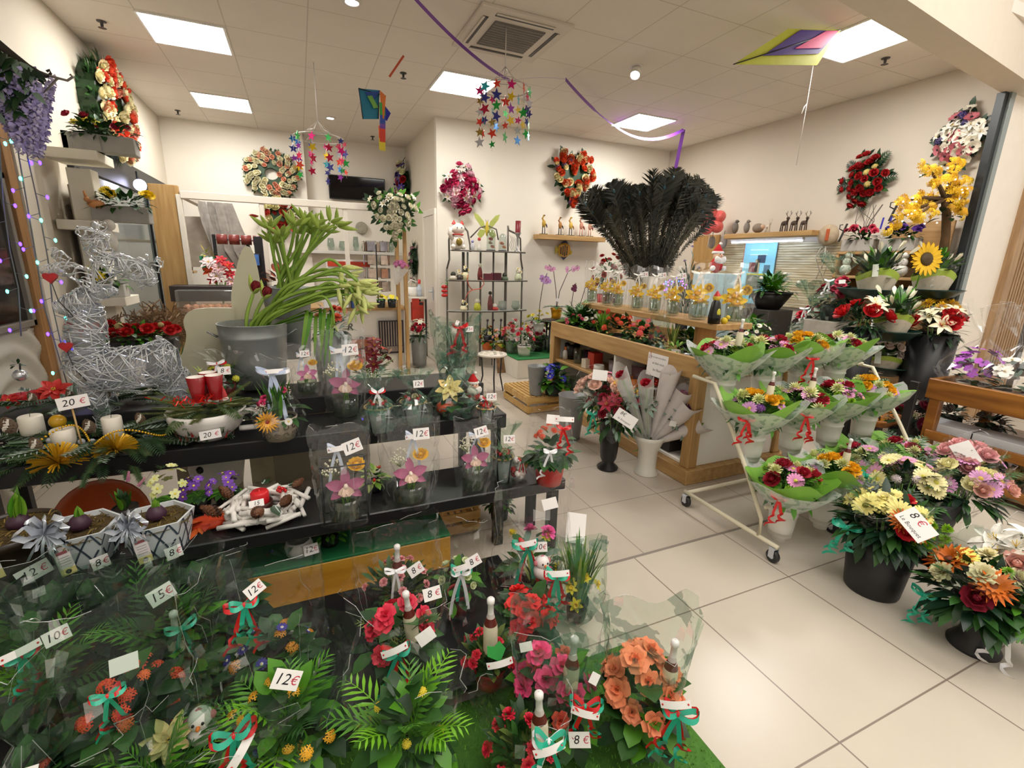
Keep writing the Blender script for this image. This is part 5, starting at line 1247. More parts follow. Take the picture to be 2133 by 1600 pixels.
def spline(ps,n=6):
 out=[]
 for i in range(len(ps)-1):
  p0,p1,p2,p3=ps[max(i-1,0)],ps[i],ps[i+1],ps[min(i+2,len(ps)-1)]
  for k in range(n):
   u=k/n;out.append(tuple(.5*((2*p1[d])+(-p0[d]+p2[d])*u+(2*p0[d]-5*p1[d]+4*p2[d]-p3[d])*u*u+(-p0[d]+3*p1[d]-3*p2[d]+p3[d])*u**3) for d in (0,1)))
 out.append(ps[-1]);return out
def board(name,ps,y,th):
 pts=[at('y',y,*u)-o for u in ps];pts[0].z=pts[-1].z=.002-o.z;a=MB();n=len(pts);b=V((0,th,0))
 a.add(pts+[p+b for p in pts],[tuple(range(n)),tuple(range(n,2*n))[::-1]],CREAMB,False);a.add(pts+[p+b for p in pts],[(i,(i+1)%n,n+(i+1)%n,n+i) for i in range(n)],EDGE,False);ob(name,a,t)
board('low_board',spline([(362,960),(366,770),(380,735),(388,700),(382,668),(396,648),(430,642),(486,642)])+[(500,960)],YP,.03)
board('tall_board',spline([(520,960),(492,720),(483,640),(482,610),(490,570),(500,530),(512,513),(526,524),(536,560),(545,610),(560,680)])+[(585,960)],YP+.05,.035)
def zinc_bucket(label,px,y,top,bot,wtop,wbot,handles=True,name='zinc_bucket',group='zinc buckets',m=ZINC):
 p=at('y',y,px,bot);zb=p.z;h=zt(p,top)-zb;rt,rb=wid(p,wtop)/2,wid(p,wbot)/2;t=thing(name,label,'bucket',p,0,group)
 a=MB();a.lathe([(.001,0),(rb,0),(rb+(rt-rb)*.45,h*.45),(rb+(rt-rb)*.78,h*.78),(rb+(rt-rb)*.8+.004,h*.8),(rb+(rt-rb)*.82,h*.82),(rt,h*.99),(rt+.004,h),(rt-.004,h),(rb*.95,h*.3),(.001,h*.3)],m,32);ob('bucket_body',a,t)
 if handles:
  for e in (-1,1):a=MB();a.tube([(e*rt,-.03,h*.8),(e*(rt+.045),-.02,h*.88),(e*(rt+.05),.02,h*.86),(e*rt,.03,h*.78)],.005,m,6);ob('handle',a,t)
 return p,h,rt
BP,BH,BR=zinc_bucket('big zinc bucket with side handles full of drooping amaryllis',540,3.15,672,800,126,104)
B2,B2H,B2R=zinc_bucket('second zinc bucket behind the first with upright amaryllis',610,3.5,598,742,90,70)
def amaryllis(base,pts,r,heads,label,group,hc='#b9c765',hs=.03,open_=None):
 t=thing('cut_amaryllis',label,'flower stem',base,0,group);a=MB();pp=[V(p) for p in pts];sm=[]
 n=len(pp)
 for i in range(n-1):
  for k in range(5):
   u=k/5;p0,p1,p2,p3=pp[max(i-1,0)],pp[i],pp[i+1],pp[min(i+2,n-1)]
   sm.append(.5*((2*p1)+(p2-p0)*u+(2*p0-5*p1+4*p2-p3)*u*u+(3*p1-p0-3*p2+p3)*u**3))
 sm.append(pp[-1]);a.tube(sm,[r*(1-.25*i/len(sm)) for i in range(len(sm))],mat('#7fa03a' if not open_ else '#93b04e',.45,vary=.12),7);ob('stem',a,t)
 d=(sm[-1]-sm[-3]).normalized()
 for i in range(heads):
  an=i*2*pi/max(heads,1)+.4;s=d.cross(V((cos(an),sin(an),.3))).normalized();dd=(d*.8+s*(.9 if heads>1 else .05)).normalized()
  bloom(t,'bud','longbud',hc,sm[-1]+dd*.005,dd,hs*R.uniform(.85,1.15))
 if open_:bloom(t,'opening_flower','tulip',open_,sm[-1]+d*.012,d,.036)
 return t
q=random.Random(21)
for i in range(14):
 e=(690+q.uniform(-20,35),575+q.uniform(-40,40));b=V((q.uniform(-.06,.06),q.uniform(-.05,.05),BH*.35));y=3.02+q.uniform(-.08,.1)
 top=at('y',y,*e)-BP;mid=at('y',y+.05,610+q.uniform(-14,14),600+q.uniform(-12,20)+(e[1]-560)*.5)-BP;rim=V((.02+q.uniform(-.04,.07),q.uniform(-.08,.04),BH));drop=at('y',y-.02,e[0]+q.uniform(18,46),e[1]+q.uniform(6,26))-BP
 amaryllis(BP,[b,rim,mid,top,drop],.011,3,'drooping green amaryllis stem with pale closed buds in the big zinc bucket','drooping amaryllis stems','#cdd584',.055)
for px,py,e in ((527,612,0),(548,622,1)):top=at('y',3.1,px,py)-BP;amaryllis(BP,[V((-.02+.03*e,0,BH*.3)),V((-.03+.04*e,-.02,BH)),top],.012,2,('short upright amaryllis stem with opening dark red bud, first from the tall board','short amaryllis stem leaning right with dark red bud, in the big zinc bucket')[e],'short amaryllis stems','#a9bd55',.05,'#7a1620')
for k_,(px,py,mx,my,ex,ey) in enumerate(((760,632,700,615,742,655),(690,640,660,618,696,676))):a_=at('y',2.98,mx,my)-BP;amaryllis(BP,[V((.03,0,BH*.4)),V((.07,-.06,BH)),a_,at('y',2.95,px,py)-BP,at('y',2.95,ex,ey)-BP],.009,2,('low amaryllis stem bending over the wooden counter edge','low amaryllis stem whose buds hang straight down')[k_],None,'#a9b86a',.022)
for i in range(15):
 ex=560+145*((i*.618)%1)+q.uniform(-8,8);ey=500-(20 if ex>620 else 0)+q.uniform(-35,25);y=3.5+q.uniform(-.1,.1);top=at('y',y,ex,ey)-B2;b=V((q.uniform(-.05,.05),q.uniform(-.05,.05),B2H*.3));rim=V((b.x*1.1,b.y,B2H))
 amaryllis(B2,[b,rim,rim.lerp(top,.6)+V((q.gauss(0,.012),0,0)),top],.0115,4,'upright amaryllis stem with spread green buds in the second zinc bucket','upright amaryllis stems','#a3bc52',.058)
for i in range(7):
 y=3.1;a_=at('y',y,640+i*9,650+q.uniform(-10,10))-BP;e_=at('y',y-.05,630+i*10+q.uniform(-10,10),745+q.uniform(-20,20))-BP
 t=thing('amaryllis_leaf','long green amaryllis leaf hanging out of the big zinc bucket','leaf',BP,0,'hanging amaryllis leaves');a=MB();p0=V((.06,-.03,BH*.9));a.strip([p0.lerp(a_,u/5) if u<5 else a_ for u in range(6)]+[a_.lerp(e_,u/5)+V((0,-.02*sin(pi*u/5),0)) for u in range(1,6)],[.02]*6+[.024,.022,.018,.012,.003],GREEN['fresh' if i%2 else 'lime'],(.9,.3,0));ob('blade',a,t)
# ================================================================== left side: white shelf tower, planters, wisteria, lights
WHITEB=mat('#e9e2d2',.55,vary=.02)
YT=4.9
t=thing('shelf_tower','white wall-side shelf tower with boards cantilevered from one post','shelf',(-1.45,YT,0));a=MB();a.box((-.02,0,1.05),(.15,.15,2.1),WHITEB);ob('post',a,t)
TWS=[]
for (xa,ya),(xb,yb) in (((90,318),(212,338)),((116,470),(222,472)),((200,628),(268,622))):
 z=at('y',YT,(xa+xb)/2,(ya+yb)/2).z;x0,x1=-1.62,at('y',YT-.12,xb,yb).x;TWS.append((z,x1));a=MB();a.box(((x0+x1)/2+1.45,-.02,z),(x1-x0,.36,.07),WHITEB);ob('shelf_board',a,t)
a=MB();a.box((-.1,.25,1.0),(.12,.3,2.0),mat('#cbc2b0',.6,vary=0));ob('back_panel',a,t)
GREYP=mat('#a9a6a0',.6,vary=.08)
def trough(label,pos,L,fl,w=.13,h=.12,nm='planter_box',grp=None,rz=0,fol=('dark','leaf'),pm=None,bird=False):
 t=thing(nm,label,'planter',pos,rz,grp);a=MB();a.box((0,0,h/2),(L,w,h),pm or GREYP);a.box((0,0,h-.004),(L-.02,w-.02,.012),mat('#3a2a1a',.9));ob('planter_body',a,t);a=MB();leaves(a,(0,0,h),(L*.62,w*.8,.13),int(70*L/.3),.08,.035,[GREEN[x] for x in fol]);ob('foliage',a,t)
 for nm_,kind,col,n,s,c2 in fl:
  for i in range(n):
   x=(((i*.618+.21*s*30)%1)-.5)*L*1.05;p=V((x,R.uniform(-.5,.3)*w,h+R.uniform(.05,.12)));bloom(t,nm_,kind,col,p,(x/L*.9,-.7,.7),s*R.uniform(.85,1.1),c2)
 return t
z,x1=TWS[0];p=V((-1.28,YT-.08,z+.035));trough('grey planter of crimson silk flowers on the top tower board',p,.4,[('silk_rose','rose','#a81f3f',6,.035,None)]);trough('small grey planter of yellow silk flowers at the end of the top tower board',V((x1-.06,YT-.1,z+.035)),.16,[('silk_primrose','narcissus','#e8d22a',7,.03,'#e8e04a')],w=.12)
z,x1=TWS[1];trough('grey planter with yellow roses and an orange bird on the middle tower board',V((-1.24,YT-.08,z+.035)),.36,[('silk_rose','rose','#efcf1d',2,.055,None),('silk_daisy','daisy','#efcf1d',2,.045,'#d8b21a')])
t=thing('bird_pick','orange bird pick perched on the middle tower planter','ornament',at('y',YT-.15,200,425));a=MB();om=mat('#dd9a62',.7,vary=.1);a.ball((0,0,0),.035,om,10,7,(1.6,.8,.9));a.ball((-.05,0,.03),.02,om,8,6);a.tube([(-.05,0,.03),(-.06,0,.09)],[.012,.006],om,6);a.leaf(T(.04,0,0)@RY(.2),.09,.03,om,.1,.1,3);ob('bird_body',a,t)
t=thing('angel_vase','white stone twin-head vase behind the reindeer antler','vase',at('y',YT-.2,218,490));a=MB();m_=mat('#cfcac2',.6,vary=.05);a.lathe([(.001,-.12),(.06,-.12),(.075,-.05),(.07,.0),(.045,.04),(.001,.045)],m_,16);ob('vase_body',a,t);a=MB();a.ball((-.035,0,.07),.042,m_,12,8);a.ball((.04,-.01,.075),.042,m_,12,8);ob('heads',a,t)
z,x1=TWS[2];trough('white planter with one yellow and one cream flower on the lowest tower board',V((x1-.12,YT-.12,z+.035)),.24,[('silk_rose','narcissus','#f0d51d',1,.06,'#efc81a'),('silk_rose','rose','#e9e2b0',2,.04,None)],h=.1,pm=mat('#d5d2cb',.5),fol=('leaf','fresh','dark'))
p=at('y',4.4,270,735);trough('dark planter full of red roses behind the reindeer back',p,.62,[('rose','rose','#c4181b',16,.05,None),('filler','cluster','#b9a56a',3,.035,'#d8c88a')],w=.2,h=.1,pm=CHAR,fol=('dark','leaf','fresh'))
t=thing('pampas_vase','bunch of brown dried pampas grass in front of the dark window','dried grass',at('y',4.75,325,742));a=MB();q=random.Random(4);PM=[mat('#8a6f55',.95,vary=.15),mat('#a08668',.95,vary=.15)]
for i in range(60):
 d=V((q.gauss(0,.55),q.gauss(0,.5),1)).normalized();L=q.uniform(.34,.5);e=d*L+V((0,0,-.05));a.tube([(0,0,0),d*L*.5,e],.003,PM[0],3)
 for k in range(14):f=(d*.5+V((q.gauss(0,.6),q.gauss(0,.6),q.gauss(0,.4)))).normalized();s=d*L*(.55+.45*k/14)+V((0,0,-.03));a.strip([s,s+f*.05,s+f*.1+V((0,0,-.015))],.009,PM[i%2])
ob('plumes',a,t);a=MB();a.lathe([(.05,-.3),(.1,-.18),(.07,0)],CHAR,16);ob('vase',a,t)
t=potted('pine_branch_pot','pale green branches beside the low cream board','plant',at('y',4.6,372,800),.36,.3,(.08,.06,.12,CHAR),[('blades',40,.26,.02,('pale','leaf','olive'))])
for q_,h_,lb_ in ((at('y',4.75,325,742),.36,'dark block under the dried pampas vase'),(at('y',4.6,372,800),0,'dark block under the pale green branches')):
 z_=q_.z-.3 if h_ else q_.z;a=MB();a.box((0,0,z_/2-.001),(.2,.2,z_),CHAR);solo('plinth_block',a,lb_,'plinth',(q_.x,q_.y,0))
a=MB();a.tube([(0,0,.12),(0,0,0)],.012,BLACK,6);a.ball((.02,-.03,-.02),.06,glow('#dcdcff',9),12,8);solo('window_spotlight',a,'bright bluish spotlight under the black window head','spotlight',at('x',XL+.12,288,382))
for px,py,lb in ((372,505,'small wooden wall shelf holding a white box'),(368,566,'small wooden wall shelf holding dark red jars')):
 p=at('y',7.6,px,py);a=MB();a.box((0,0,0),(.42,.25,.03),WOODX);solo('wall_shelf',a,lb,'shelf',p)
 if 'white' in lb:b=MB();b.box((.05,0,.1),(.2,.16,.17),mat('#d9d6d2',.5));b.box((.05,0,.19),(.205,.165,.02),mat('#e9e6e2',.5));solo('gift_box',b,'white box on the wooden wall shelf by the black window','box',p)
 else:
  for i in range(4):b=MB();b.lathe([(.001,.02),(.035,.02),(.038,.06),(.036,.1),(.02,.1)],mat('#5a1418',.25),12);b.lathe([(.036,.1),(.036,.115),(.001,.115)],CHAR,12);solo('jar',b,'dark red lidded jar in the row on the lower wall shelf','jar',p+V((-.15+.1*i,0,0)),0,'dark red jars on the wall shelf')
t=thing('wisteria_branch','artificial wisteria with lilac clusters arching in at the upper left corner','artificial tree',at('y',3.3,-10,90));o=at('y',3.3,-10,90);W_=lambda px,py,dy=0:at('y',3.3+dy,px,py)-o
a=MB();bk=mat('#3a352f',.8,vary=.1);a.tube([W_(-30,70),W_(20,110),W_(60,140),W_(98,160)],[.022,.018,.014,.008],bk,7);a.tube([W_(98,160),W_(106,153),W_(103,146),W_(97,149)],.006,bk,5);a.tube([W_(30,130),W_(110,160),W_(140,168),W_(152,160),W_(146,155)],.006,mat('#8a847e',.5),5);a.tube([W_(120,164),W_(95,190),W_(88,230)],.005,mat('#8a847e',.5),5);ob('branches',a,t)
a=MB();q=random.Random(9)
for i in range(260):
 px,py=q.uniform(-20,70),q.uniform(95,230);py=max(py,105+px*.6);d=V((q.gauss(0,.6),q.gauss(0,.4),-.7)).normalized();M=frame((0,-.7,.7),0,W_(px,py,q.uniform(-.15,.15)));a.leaf(M@RZ(q.uniform(-2.4,-.7)),.09,.028,[GREEN['dark'],GREEN['grey'],GREEN['deep']][i%3],.4,.15,3)
ob('foliage',a,t)
for i in range(22):
 px,py=q.uniform(-15,95),q.uniform(170,265);py += max(0,px-30)*.35;ob('wisteria_cluster',head('raceme','#b0a6dc','#d6cdee'),t,T(*W_(px,py-35,q.uniform(-.15,.15)))@RY(q.uniform(-.2,.2))@Matrix.Scale(q.uniform(.07,.1),4))
CABLE=mat('#6f6f72',.5,vary=0);LEDB,LEDG=glow('#3a22ff',12),glow('#4affd8',7)
for k,(ps,lb,cols) in enumerate((([(28,240),(40,330),(66,480),(92,640),(140,800)],'fairy light string of blue and green bulbs on the white post, upper strand','bgbbgbgb'),([(45,200),(58,330),(78,420),(100,540),(110,640),(128,720)],'fairy light string crossing in front of the wisteria and white post','gbbgbbg'),([(-5,250),(6,420),(20,520),(38,600),(44,700)],'fairy light string at the left edge over the dark pane','ggbgbbg'))):
 y=3.55;base=at('y',y,*ps[0]);t=thing('fairy_lights',lb,'string lights',base);pts=[at('y',y,*u)-base for u in ps];a=MB();sm=[]
 for i in range(len(pts)-1):
  for j in range(5):sm.append(pts[i].lerp(pts[i+1],j/5))
 sm.append(pts[-1]);a.tube(sm,.004,CABLE,4);ob('cable',a,t)
 for i in range(len(sm)):
  if i%2==0:continue
  d=V((.05 if i%4==1 else -.045,-.01,-.02));b=MB();b.tube([(0,0,0),d*.6,d],.002,CABLE,3);m_=LEDB if cols[(i//2)%len(cols)]=='b' else LEDG;b.lathe([(.001,-.01),(.006,-.005),(.007,.006),(.003,.012)],m_,8,T(*d));ob('led_bulb',b,t,T(*sm[i]))
# ================================================================== back counter
YC=6.25;K=lambda px,py,y=YC:at('y',y,px,py)
def bar(mb,a_,b_,w,d,m):
 """square section bar between two points lying in a y plane or along y"""
 a_,b_=V(a_),V(b_);c=(a_+b_)/2;L=(b_-a_).length;q_=V((1,0,0)).rotation_difference((b_-a_).normalized());mb.box((0,0,0),(L,d,w),m,T(*c)@q_.to_matrix().to_4x4(),b=.003)
FR=mat('#e6ddd0',.55,vary=.02)
t=thing('counter_pergola','white post and beam frame around the sales counter','frame',(K(375,800).x,YC,0));o=V((K(375,800).x,YC,0));zt0=K(560,418).z
xl,xr=K(376,405).x,K(778,430).x
a=MB();a.box(((xl+xr)/2-o.x,0,zt0),(xr-xl,.07,.075),FR);ob('top_beam',a,t)
for px,py in ((385,500),(552,500),(722,500)):x=K(px,py).x;zf=K(750,640).z+.003 if px>400 else 0;a=MB();a.box((x-o.x,.0,(zt0+zf)/2),(.05,.05,zt0-zf),FR);ob('post',a,t)
a=MB();a.box((xl-o.x+.02,.6,zt0),(.06,1.2,.07),FR);ob('side_beam',a,t)
x=K(383,500).x;p0=K(381,490);a=MB();a.box((0,0,zt0/2+.04),(.26,.07,zt0+.1),WOODL);solo('oak_board',a,'tall light oak end panel at the left of the sales counter','panel',(x-.12,YC+.03,0))
t=thing('counter_post','pair of light oak posts holding the white rose heart','post',(K(840,700).x,YC-.02,0));zz=zt((K(840,700).x,YC,0),480)
for e in (-.05,.05):a=MB();a.box((e,0,zz/2),(.045,.05,zz),WOODL);ob('post',a,t)
p=K(820,448,YC-.08);wreath('white rose heart on green foliage hanging on the oak posts',p,(-.1,-1,.05),'heartfull',.3,.29,[('rose','rose','#efe9d2',46),('lily','lily','#eee8d6',8)],.042,.1,('fresh','leaf','dark'),120,.1,leafW=.045)
cz=K(750,640).z;x0,x1=K(400,640).x,K(846,640).x
t=thing('sales_counter','white sales counter with light wooden top edge','counter',((x0+x1)/2,YC+.35,0));a=MB();a.box((0,0,cz-.02),(x1-x0,.75,.045),WOODX);ob('counter_top',a,t);a=MB();a.box((0,.02,(cz-.045)/2),(x1-x0-.04,.66,cz-.045),mat('#e6e1d8',.5,vary=.02));ob('counter_body',a,t)
def letter(px,py,ch,h,lb):
 m_=MB();write(m_,ch,h,mat('#2a2422',.6,vary=0),RX(pi/2));solo('counter_letter',m_,lb,'lettering',K(px,py,YC-.005))
letter(729,682,'R',.13,'dark capital R on the white counter front');letter(752,708,'R',.11,'dark letter half hidden behind the red poster on the counter')
def poster(label,x0,y0,x1,y1,m,extra=None,y=YC-.012):
 A,B_=K(x0,y0,y),K(x1,y1,y);c=(A+B_)/2;mb=MB();mb.box((0,0,0),(abs(B_.x-A.x),.008,abs(A.z-B_.z)),m,b=.001)
 if extra:extra(mb,abs(B_.x-A.x),abs(A.z-B_.z))
 return solo('poster',mb,label,'poster',c)
def trunks(mb,w,h):
 for i in range(9):mb.box((-w*.42+w*.105*i,-.006,h*.1),(w*.022,.004,h*.72),mat('#b9a894',.7,vary=.1),b=.001)
 mb.box((0,-.006,-h*.36),(w*.9,.004,h*.16),mat('#8a7a70',.8,vary=.3,scale=30),b=.001)
poster('dark forest photograph poster with pale trunks on the counter front',788,668,842,735,mat('#2e2226',.5,vary=.2),trunks)
poster('brown and red picture poster low on the counter front',726,708,780,738,mat('#8a4a2c',.5,vary=.3,scale=8))
A,B_=at('y',YB-.06,683,363),at('y',YB-.06,803,422);t=thing('television','black flat television high on the back wall','television',(A+B_)/2);a=MB();a.box((0,0,0),(B_.x-A.x,.05,abs(A.z-B_.z)),mat('#0d0d0f',.4,vary=0));ob('bezel',a,t);a=MB();a.box((0,-.028,0),(B_.x-A.x-.03,.006,abs(A.z-B_.z)-.03),mat('#08080a',.06,vary=0));ob('screen',a,t);a=MB();a.box((0,.05,0),(.2,.06,.2),CHAR);ob('wall_mount',a,t)
p=at('y',YB-.04,753,475);a=MB();a.lathe([(.001,0),(.1,0),(.1,.012),(.085,.016),(.001,.012)],mat('#8f8a78',.5,vary=.3,scale=12),26,RX(pi/2));solo('round_plate',a,'round grey green plate hanging on the back wall','plate',p)
z=at('y',YB-.15,740,527).z;xa,xb=at('y',YB-.15,600,527).x,at('y',YB-.15,835,530).x;a=MB();a.box((0,0,0),(xb-xa,.26,.05),mat('#cfcac2',.5,vary=0));solo('glass_shelf',a,'long pale shelf of glassware on the back wall','shelf',((xa+xb)/2,YB-.14,z))
for i,px in enumerate((690,715,742,762,815)):
 p=at('y',YB-.16,px,522);p.z=z+.025;a=MB();g=glass('glass','#e6ece8');r=(.06,.07,.05,.07,.06)[i];h=(.2,.16,.24,.15,.18)[i];a.lathe([(.001,.004),(r*.7,.004),(r,h*.4),(r*.75,h),(r*.7,h),(r*.92,h*.4),(.001,.012)],g,16);solo('glass_vase',a,'clear glass vase in the row on the back wall shelf','vase',p,0,'glass vases on the back shelf')
p=at('y',YB-.18,791,522);p.z=z+.025;a=MB();a.lathe([(.001,.005),(.05,.005),(.09,.07),(.07,.13),(.03,.14),(.03,.15)],mat('#5a4a34',.2,.5,vary=.2),16);a.tube([(.03,0,.15),(.06,0,.19)],.006,CHAR,5);solo('bronze_vase',a,'round bronze vase at the right end of the back wall shelf','vase',p)
t=thing('ribbon_holder','black and silver tape holder with dark red ribbon rolls on the counter','ribbon holder',K(505,500,6.4));a=MB();a.tube([(-.28,0,0),(.3,0,0)],.012,SILVER,8);a.box((-.28,0,-.1),(.03,.05,.3),CHAR);a.box((.05,0,-.1),(.03,.05,.3),CHAR);ob('rail',a,t)
for i in range(4):a=MB();a.lathe([(.014,-.05),(.055,-.05),(.055,.05),(.014,.05)],mat('#8a3a34',.4,vary=.05),16,T(-.2+.12*i,0,0)@RY(pi/2));ob('ribbon_roll',a,t)
t=thing('foil_sheets','hanging bunch of silver grey wrapping sheets behind the oak panel','wrapping sheets',K(440,430,6.9));q=random.Random(6)
for i in range(10):a=MB();x=-.12+.035*i;a.strip([(x,.02*i%.05,.05),(x+.05,-.02,-.2),(x+.1+q.uniform(-.03,.05),-.03*(i%3),-.5),(x+.16+q.uniform(-.05,.05),0,-.72)],[.05,.09,.11,.1],mat('#a39c96',.3,.15,vary=.2),(1,.25,0));ob('sheet',a,t)
a=MB();a.box((0,0,-.2),(.5,.02,.6),mat('#cfc4b2',.6));solo('hanging_board',a,'pale backing board behind the wrapping sheets','board',K(435,470,7.1))
a=MB();a.box((0,0,0),(.62,.3,.16),mat('#3a302e',.5));solo('dark_drawer_unit',a,'dark drawer unit behind the clear box on the counter','drawer unit',K(432,610,6.1))
t=thing('clear_box','clear acrylic box with peach contents above the low cream board','box',K(437,630,5.9));a=MB();a.box((0,0,0),(.56,.2,.26),film('acrylic','#eee6e0',.12,edge=.6));ob('box_shell',a,t)
for i in range(7):bloom(t,'peach_bauble','ball','#dfae8c',(-.2+.068*i,0,-.06),(0,0,1),.042)
def poin_stand(label,p,col,n=5,s=.09):
 t=thing('poinsettia_bunch',label,'flowers',p);a=MB()
 for i in range(n):a.tube([(0,0,-.25),(.05*cos(i*2),.04*sin(i*2),0)],.004,GREEN['stem'],4)
 ob('stems',a,t)
 for i in range(n):bloom(t,'poinsettia','poinsettia',col[i%len(col)],(.1*cos(i*2.2),.05*sin(i*2.2),.03*i),(0,-.7,.6),s*R.uniform(.8,1.1))
poin_stand('pink, white and red candy-striped poinsettia decorations on the counter',K(460,588,6.15),['#e6b9bd','#d8262a','#efdadb','#c92a3a','#e2572a'],9,.085)
a=MB();a.lathe([(.05,0),(.07,.16),(.065,.16)],mat('#1f8a5f',.4,vary=0),14);leaves(a,(0,0,.16),(.06,.06,.1),20,.08,.02,[GREEN['pale'],mat('#e8d24a',.6)]);solo('green_cup',a,'small green cup with yellow sprigs hanging beside the wrapping sheets','cup',K(434,565,6.3))
t=thing('cash_terminal','tall black cash terminal stand with blue screen on the counter','terminal',K(545,560,6.35));a=MB();a.box((0,0,.05),(.1,.08,.62),CHAR);ob('stand',a,t);a=MB();a.box((-.1,-.06,.1),(.2,.03,.14),BLACK);a.box((-.1,-.077,.1),(.18,.004,.12),mat('#4a78c4',.3,vary=.2));ob('screen',a,t)
t=thing('autumn_bunch','dark orange and red leaf bunch behind the tall cream board','flowers',K(585,600,6.2));a=MB();leaves(a,(0,0,0),(.25,.15,.3),60,.13,.06,[mat('#a8421a',.6),mat('#3a2418',.6),mat('#6a2a1a',.6)]);ob('leaves',a,t)
wreath('smaller spray of green, cream and red flowers partly hidden by the white beam',at('y',YB-.17,583,455),BW,'spray',.34,.3,[('rose','rose','#d8cf9a',9),('anthurium','spathe','#a8261f',8),('rose','rose','#b23a2a',6)],.07,.14,('dark','olive'),40,.12)
a=MB();a.box((0,0,0),(.5,.34,.22),mat('#d9d7d4',.5));a.box((0,-.175,.06),(.5,.01,.06),mat('#c9401f',.5,vary=0));solo('red_striped_carton',a,'white carton with red edge standing behind the counter frame','carton',K(725,560,6.5))
t=thing('postcard_rack','revolving wire postcard rack on the counter','rack',K(788,626,6.25));a=MB();a.tube([(0,0,0),(0,0,.68)],.008,CHAR,6)
for i in range(6):
 for k in range(4):an=i*pi/3;c=V((.15*cos(an),.15*sin(an),.12+.16*k));s=V((-sin(an),cos(an),0));a.tube([c-s*.06,c-s*.06+V((0,0,.12)),c+s*.06+V((0,0,.12)),c+s*.06,c-s*.06],.003,CHAR,4)
ob('wire_frame',a,t);q=random.Random(7)
for i in range(6):
 for k in range(4):an=i*pi/3;b=MB();b.box((0,0,0),(.1,.004,.11),mat(['#b9a594','#8f8a90','#c9c2b4','#a9785f'][q.randrange(4)],.5,vary=.3,scale=20));ob('postcard',b,t,T(.15*cos(an),.15*sin(an),.18+.16*k)@RZ(an+pi/2))
t=thing('heather_bouquet','pink heather posy in white paper on the oak post','bouquet',K(834,560,6.1));a=MB();a.lathe([(.02,-.2),(.1,.02)],mat('#e6e2dc',.5),16,RY(.3));ob('paper_cone',a,t)
for i in range(16):d=dome(16,0,1.3)[i];bloom(t,'heather','cluster','#a8527f',d*.09,d,.04,'#c97a9f')
for px,lb in ((797,'left yellow primula in a black pot on the counter'),(820,'right yellow primula in a black pot on the counter')):
 p=K(px,638,6.0);p.z=cz+.003;p.y=6.12;potted('primula_pot',lb,'plant',p,.16,.15,(.055,.045,.1,BLACKPOT),[('rosette',16,.07,.035,('fresh','leaf'))],[('primrose','primrose','#efe02a',9,.028,'#e8b81a')],group='yellow primulas on the counter')
a=MB();a.box((0,0,.09),(.28,.2,.16),mat('#dcdad6',.5));a.box((0,-.02,.19),(.26,.14,.04),CHAR);a.box((0,-.105,.13),(.16,.008,.05),SILVER);solo('card_reader',a,'grey white machine with dark top on the counter behind the drooping buds','machine',V((K(700,636,6.15).x,6.2,cz)))
a=MB();a.box((0,0,.13),(.03,.2,.26),mat('#2f4f8a',.5));solo('blue_binder',a,'blue binder edge on the counter beside the machine','binder',V((K(735,636,6.15).x,6.2,cz)))
t=thing('white_side_table','narrow white side table between the counter and the door','table',(1.66,7.6,0));a=MB();a.box((0,0,.92),(.26,.5,.03),FR);ob('table_top',a,t)
for ex in (-1,1):
 for ey in (-1,1):a=MB();a.box((ex*.11,ey*.22,.455),(.03,.03,.91),CHAR if ex>0 else FR);ob('leg',a,t)
a=MB();a.lathe([(.001,0),(.07,0),(.09,.06),(.075,.14),(.06,.15)],mat('#eae6e0',.4),16);a.tube([(.07,0,.14),(.09,0,.22),(-.02,0,.26),(-.09,0,.18),(-.08,0,.08)],.01,mat('#eae6e0',.4),6);solo('watering_can',a,'white watering can on the side table by the door','watering can',(1.6,7.55,.935))
a=MB();a.lathe([(.001,0),(.04,0),(.042,.14),(.015,.18),(.015,.2)],mat('#c9d4e2',.3),14);a.lathe([(.02,.2),(.022,.26),(.001,.265)],mat('#d8262a',.4,vary=0),12);solo('spray_bottle',a,'white bottle with red cap on the side table','bottle',(1.7,7.5,.935))
a=MB();a.box((0,0,0),(.2,.01,.3),mat('#b8341f',.5,vary=.3,scale=9));a.box((0,-.006,.12),(.18,.004,.04),CHAR);solo('red_poster',a,'red picture sign hanging under the side table edge','poster',(1.62,7.32,.72))
poster('red and black hanging sign behind the oak posts',858,622,874,668,mat('#a8301f',.5,vary=.4,scale=9),None,7.2)
bp,bh,br=zinc_bucket('grey bucket of red and white flowers standing by the door',874,6.6,700,760,34,28,False)
bouquet('red_flower_bouquet','red and white flowers in the grey bucket by the door',bp+V((0,0,bh)),.3,.24,[('carnation','carnation','#c41f3a',12,.045),('freesia','lily','#efe9d6',8,.04)],nleaf=60,fol=('leaf','dark','grey'))
wreath('dark green and magenta dried wreath on the wall by the door',at('x',XP,868,545),RW,'spray',.2,.4,[('dried_flower','cluster','#7a2a5a',5)],.06,.1,('deep','dark'),50,.12,name='dried_wreath')
p=at('y',4.2,778,840);p.z=.35;H=.5
t=thing('cut_flower_vase','grey vase of dark red and coral flowers behind the benches','vase',(p.x,4.2,0));a=MB();a.lathe([(.09,0),(.1,.2),(.13,.44),(.12,.44),(.09,.2)],mat('#b9bcc0',.4,.2),20);ob('vase_body',a,t)
bouquet('coral_lily_bouquet','dark red and coral flowers standing behind the twin lantern gifts',(p.x,4.2,.46),.4,.34,[('amaryllis','lily','#7a1222',9,.062),('amaryllis','lily','#c9503a',2,.065),('sprig','spathe','#e2b89a',4,.03)],nleaf=40,fol=('olive','dark'))
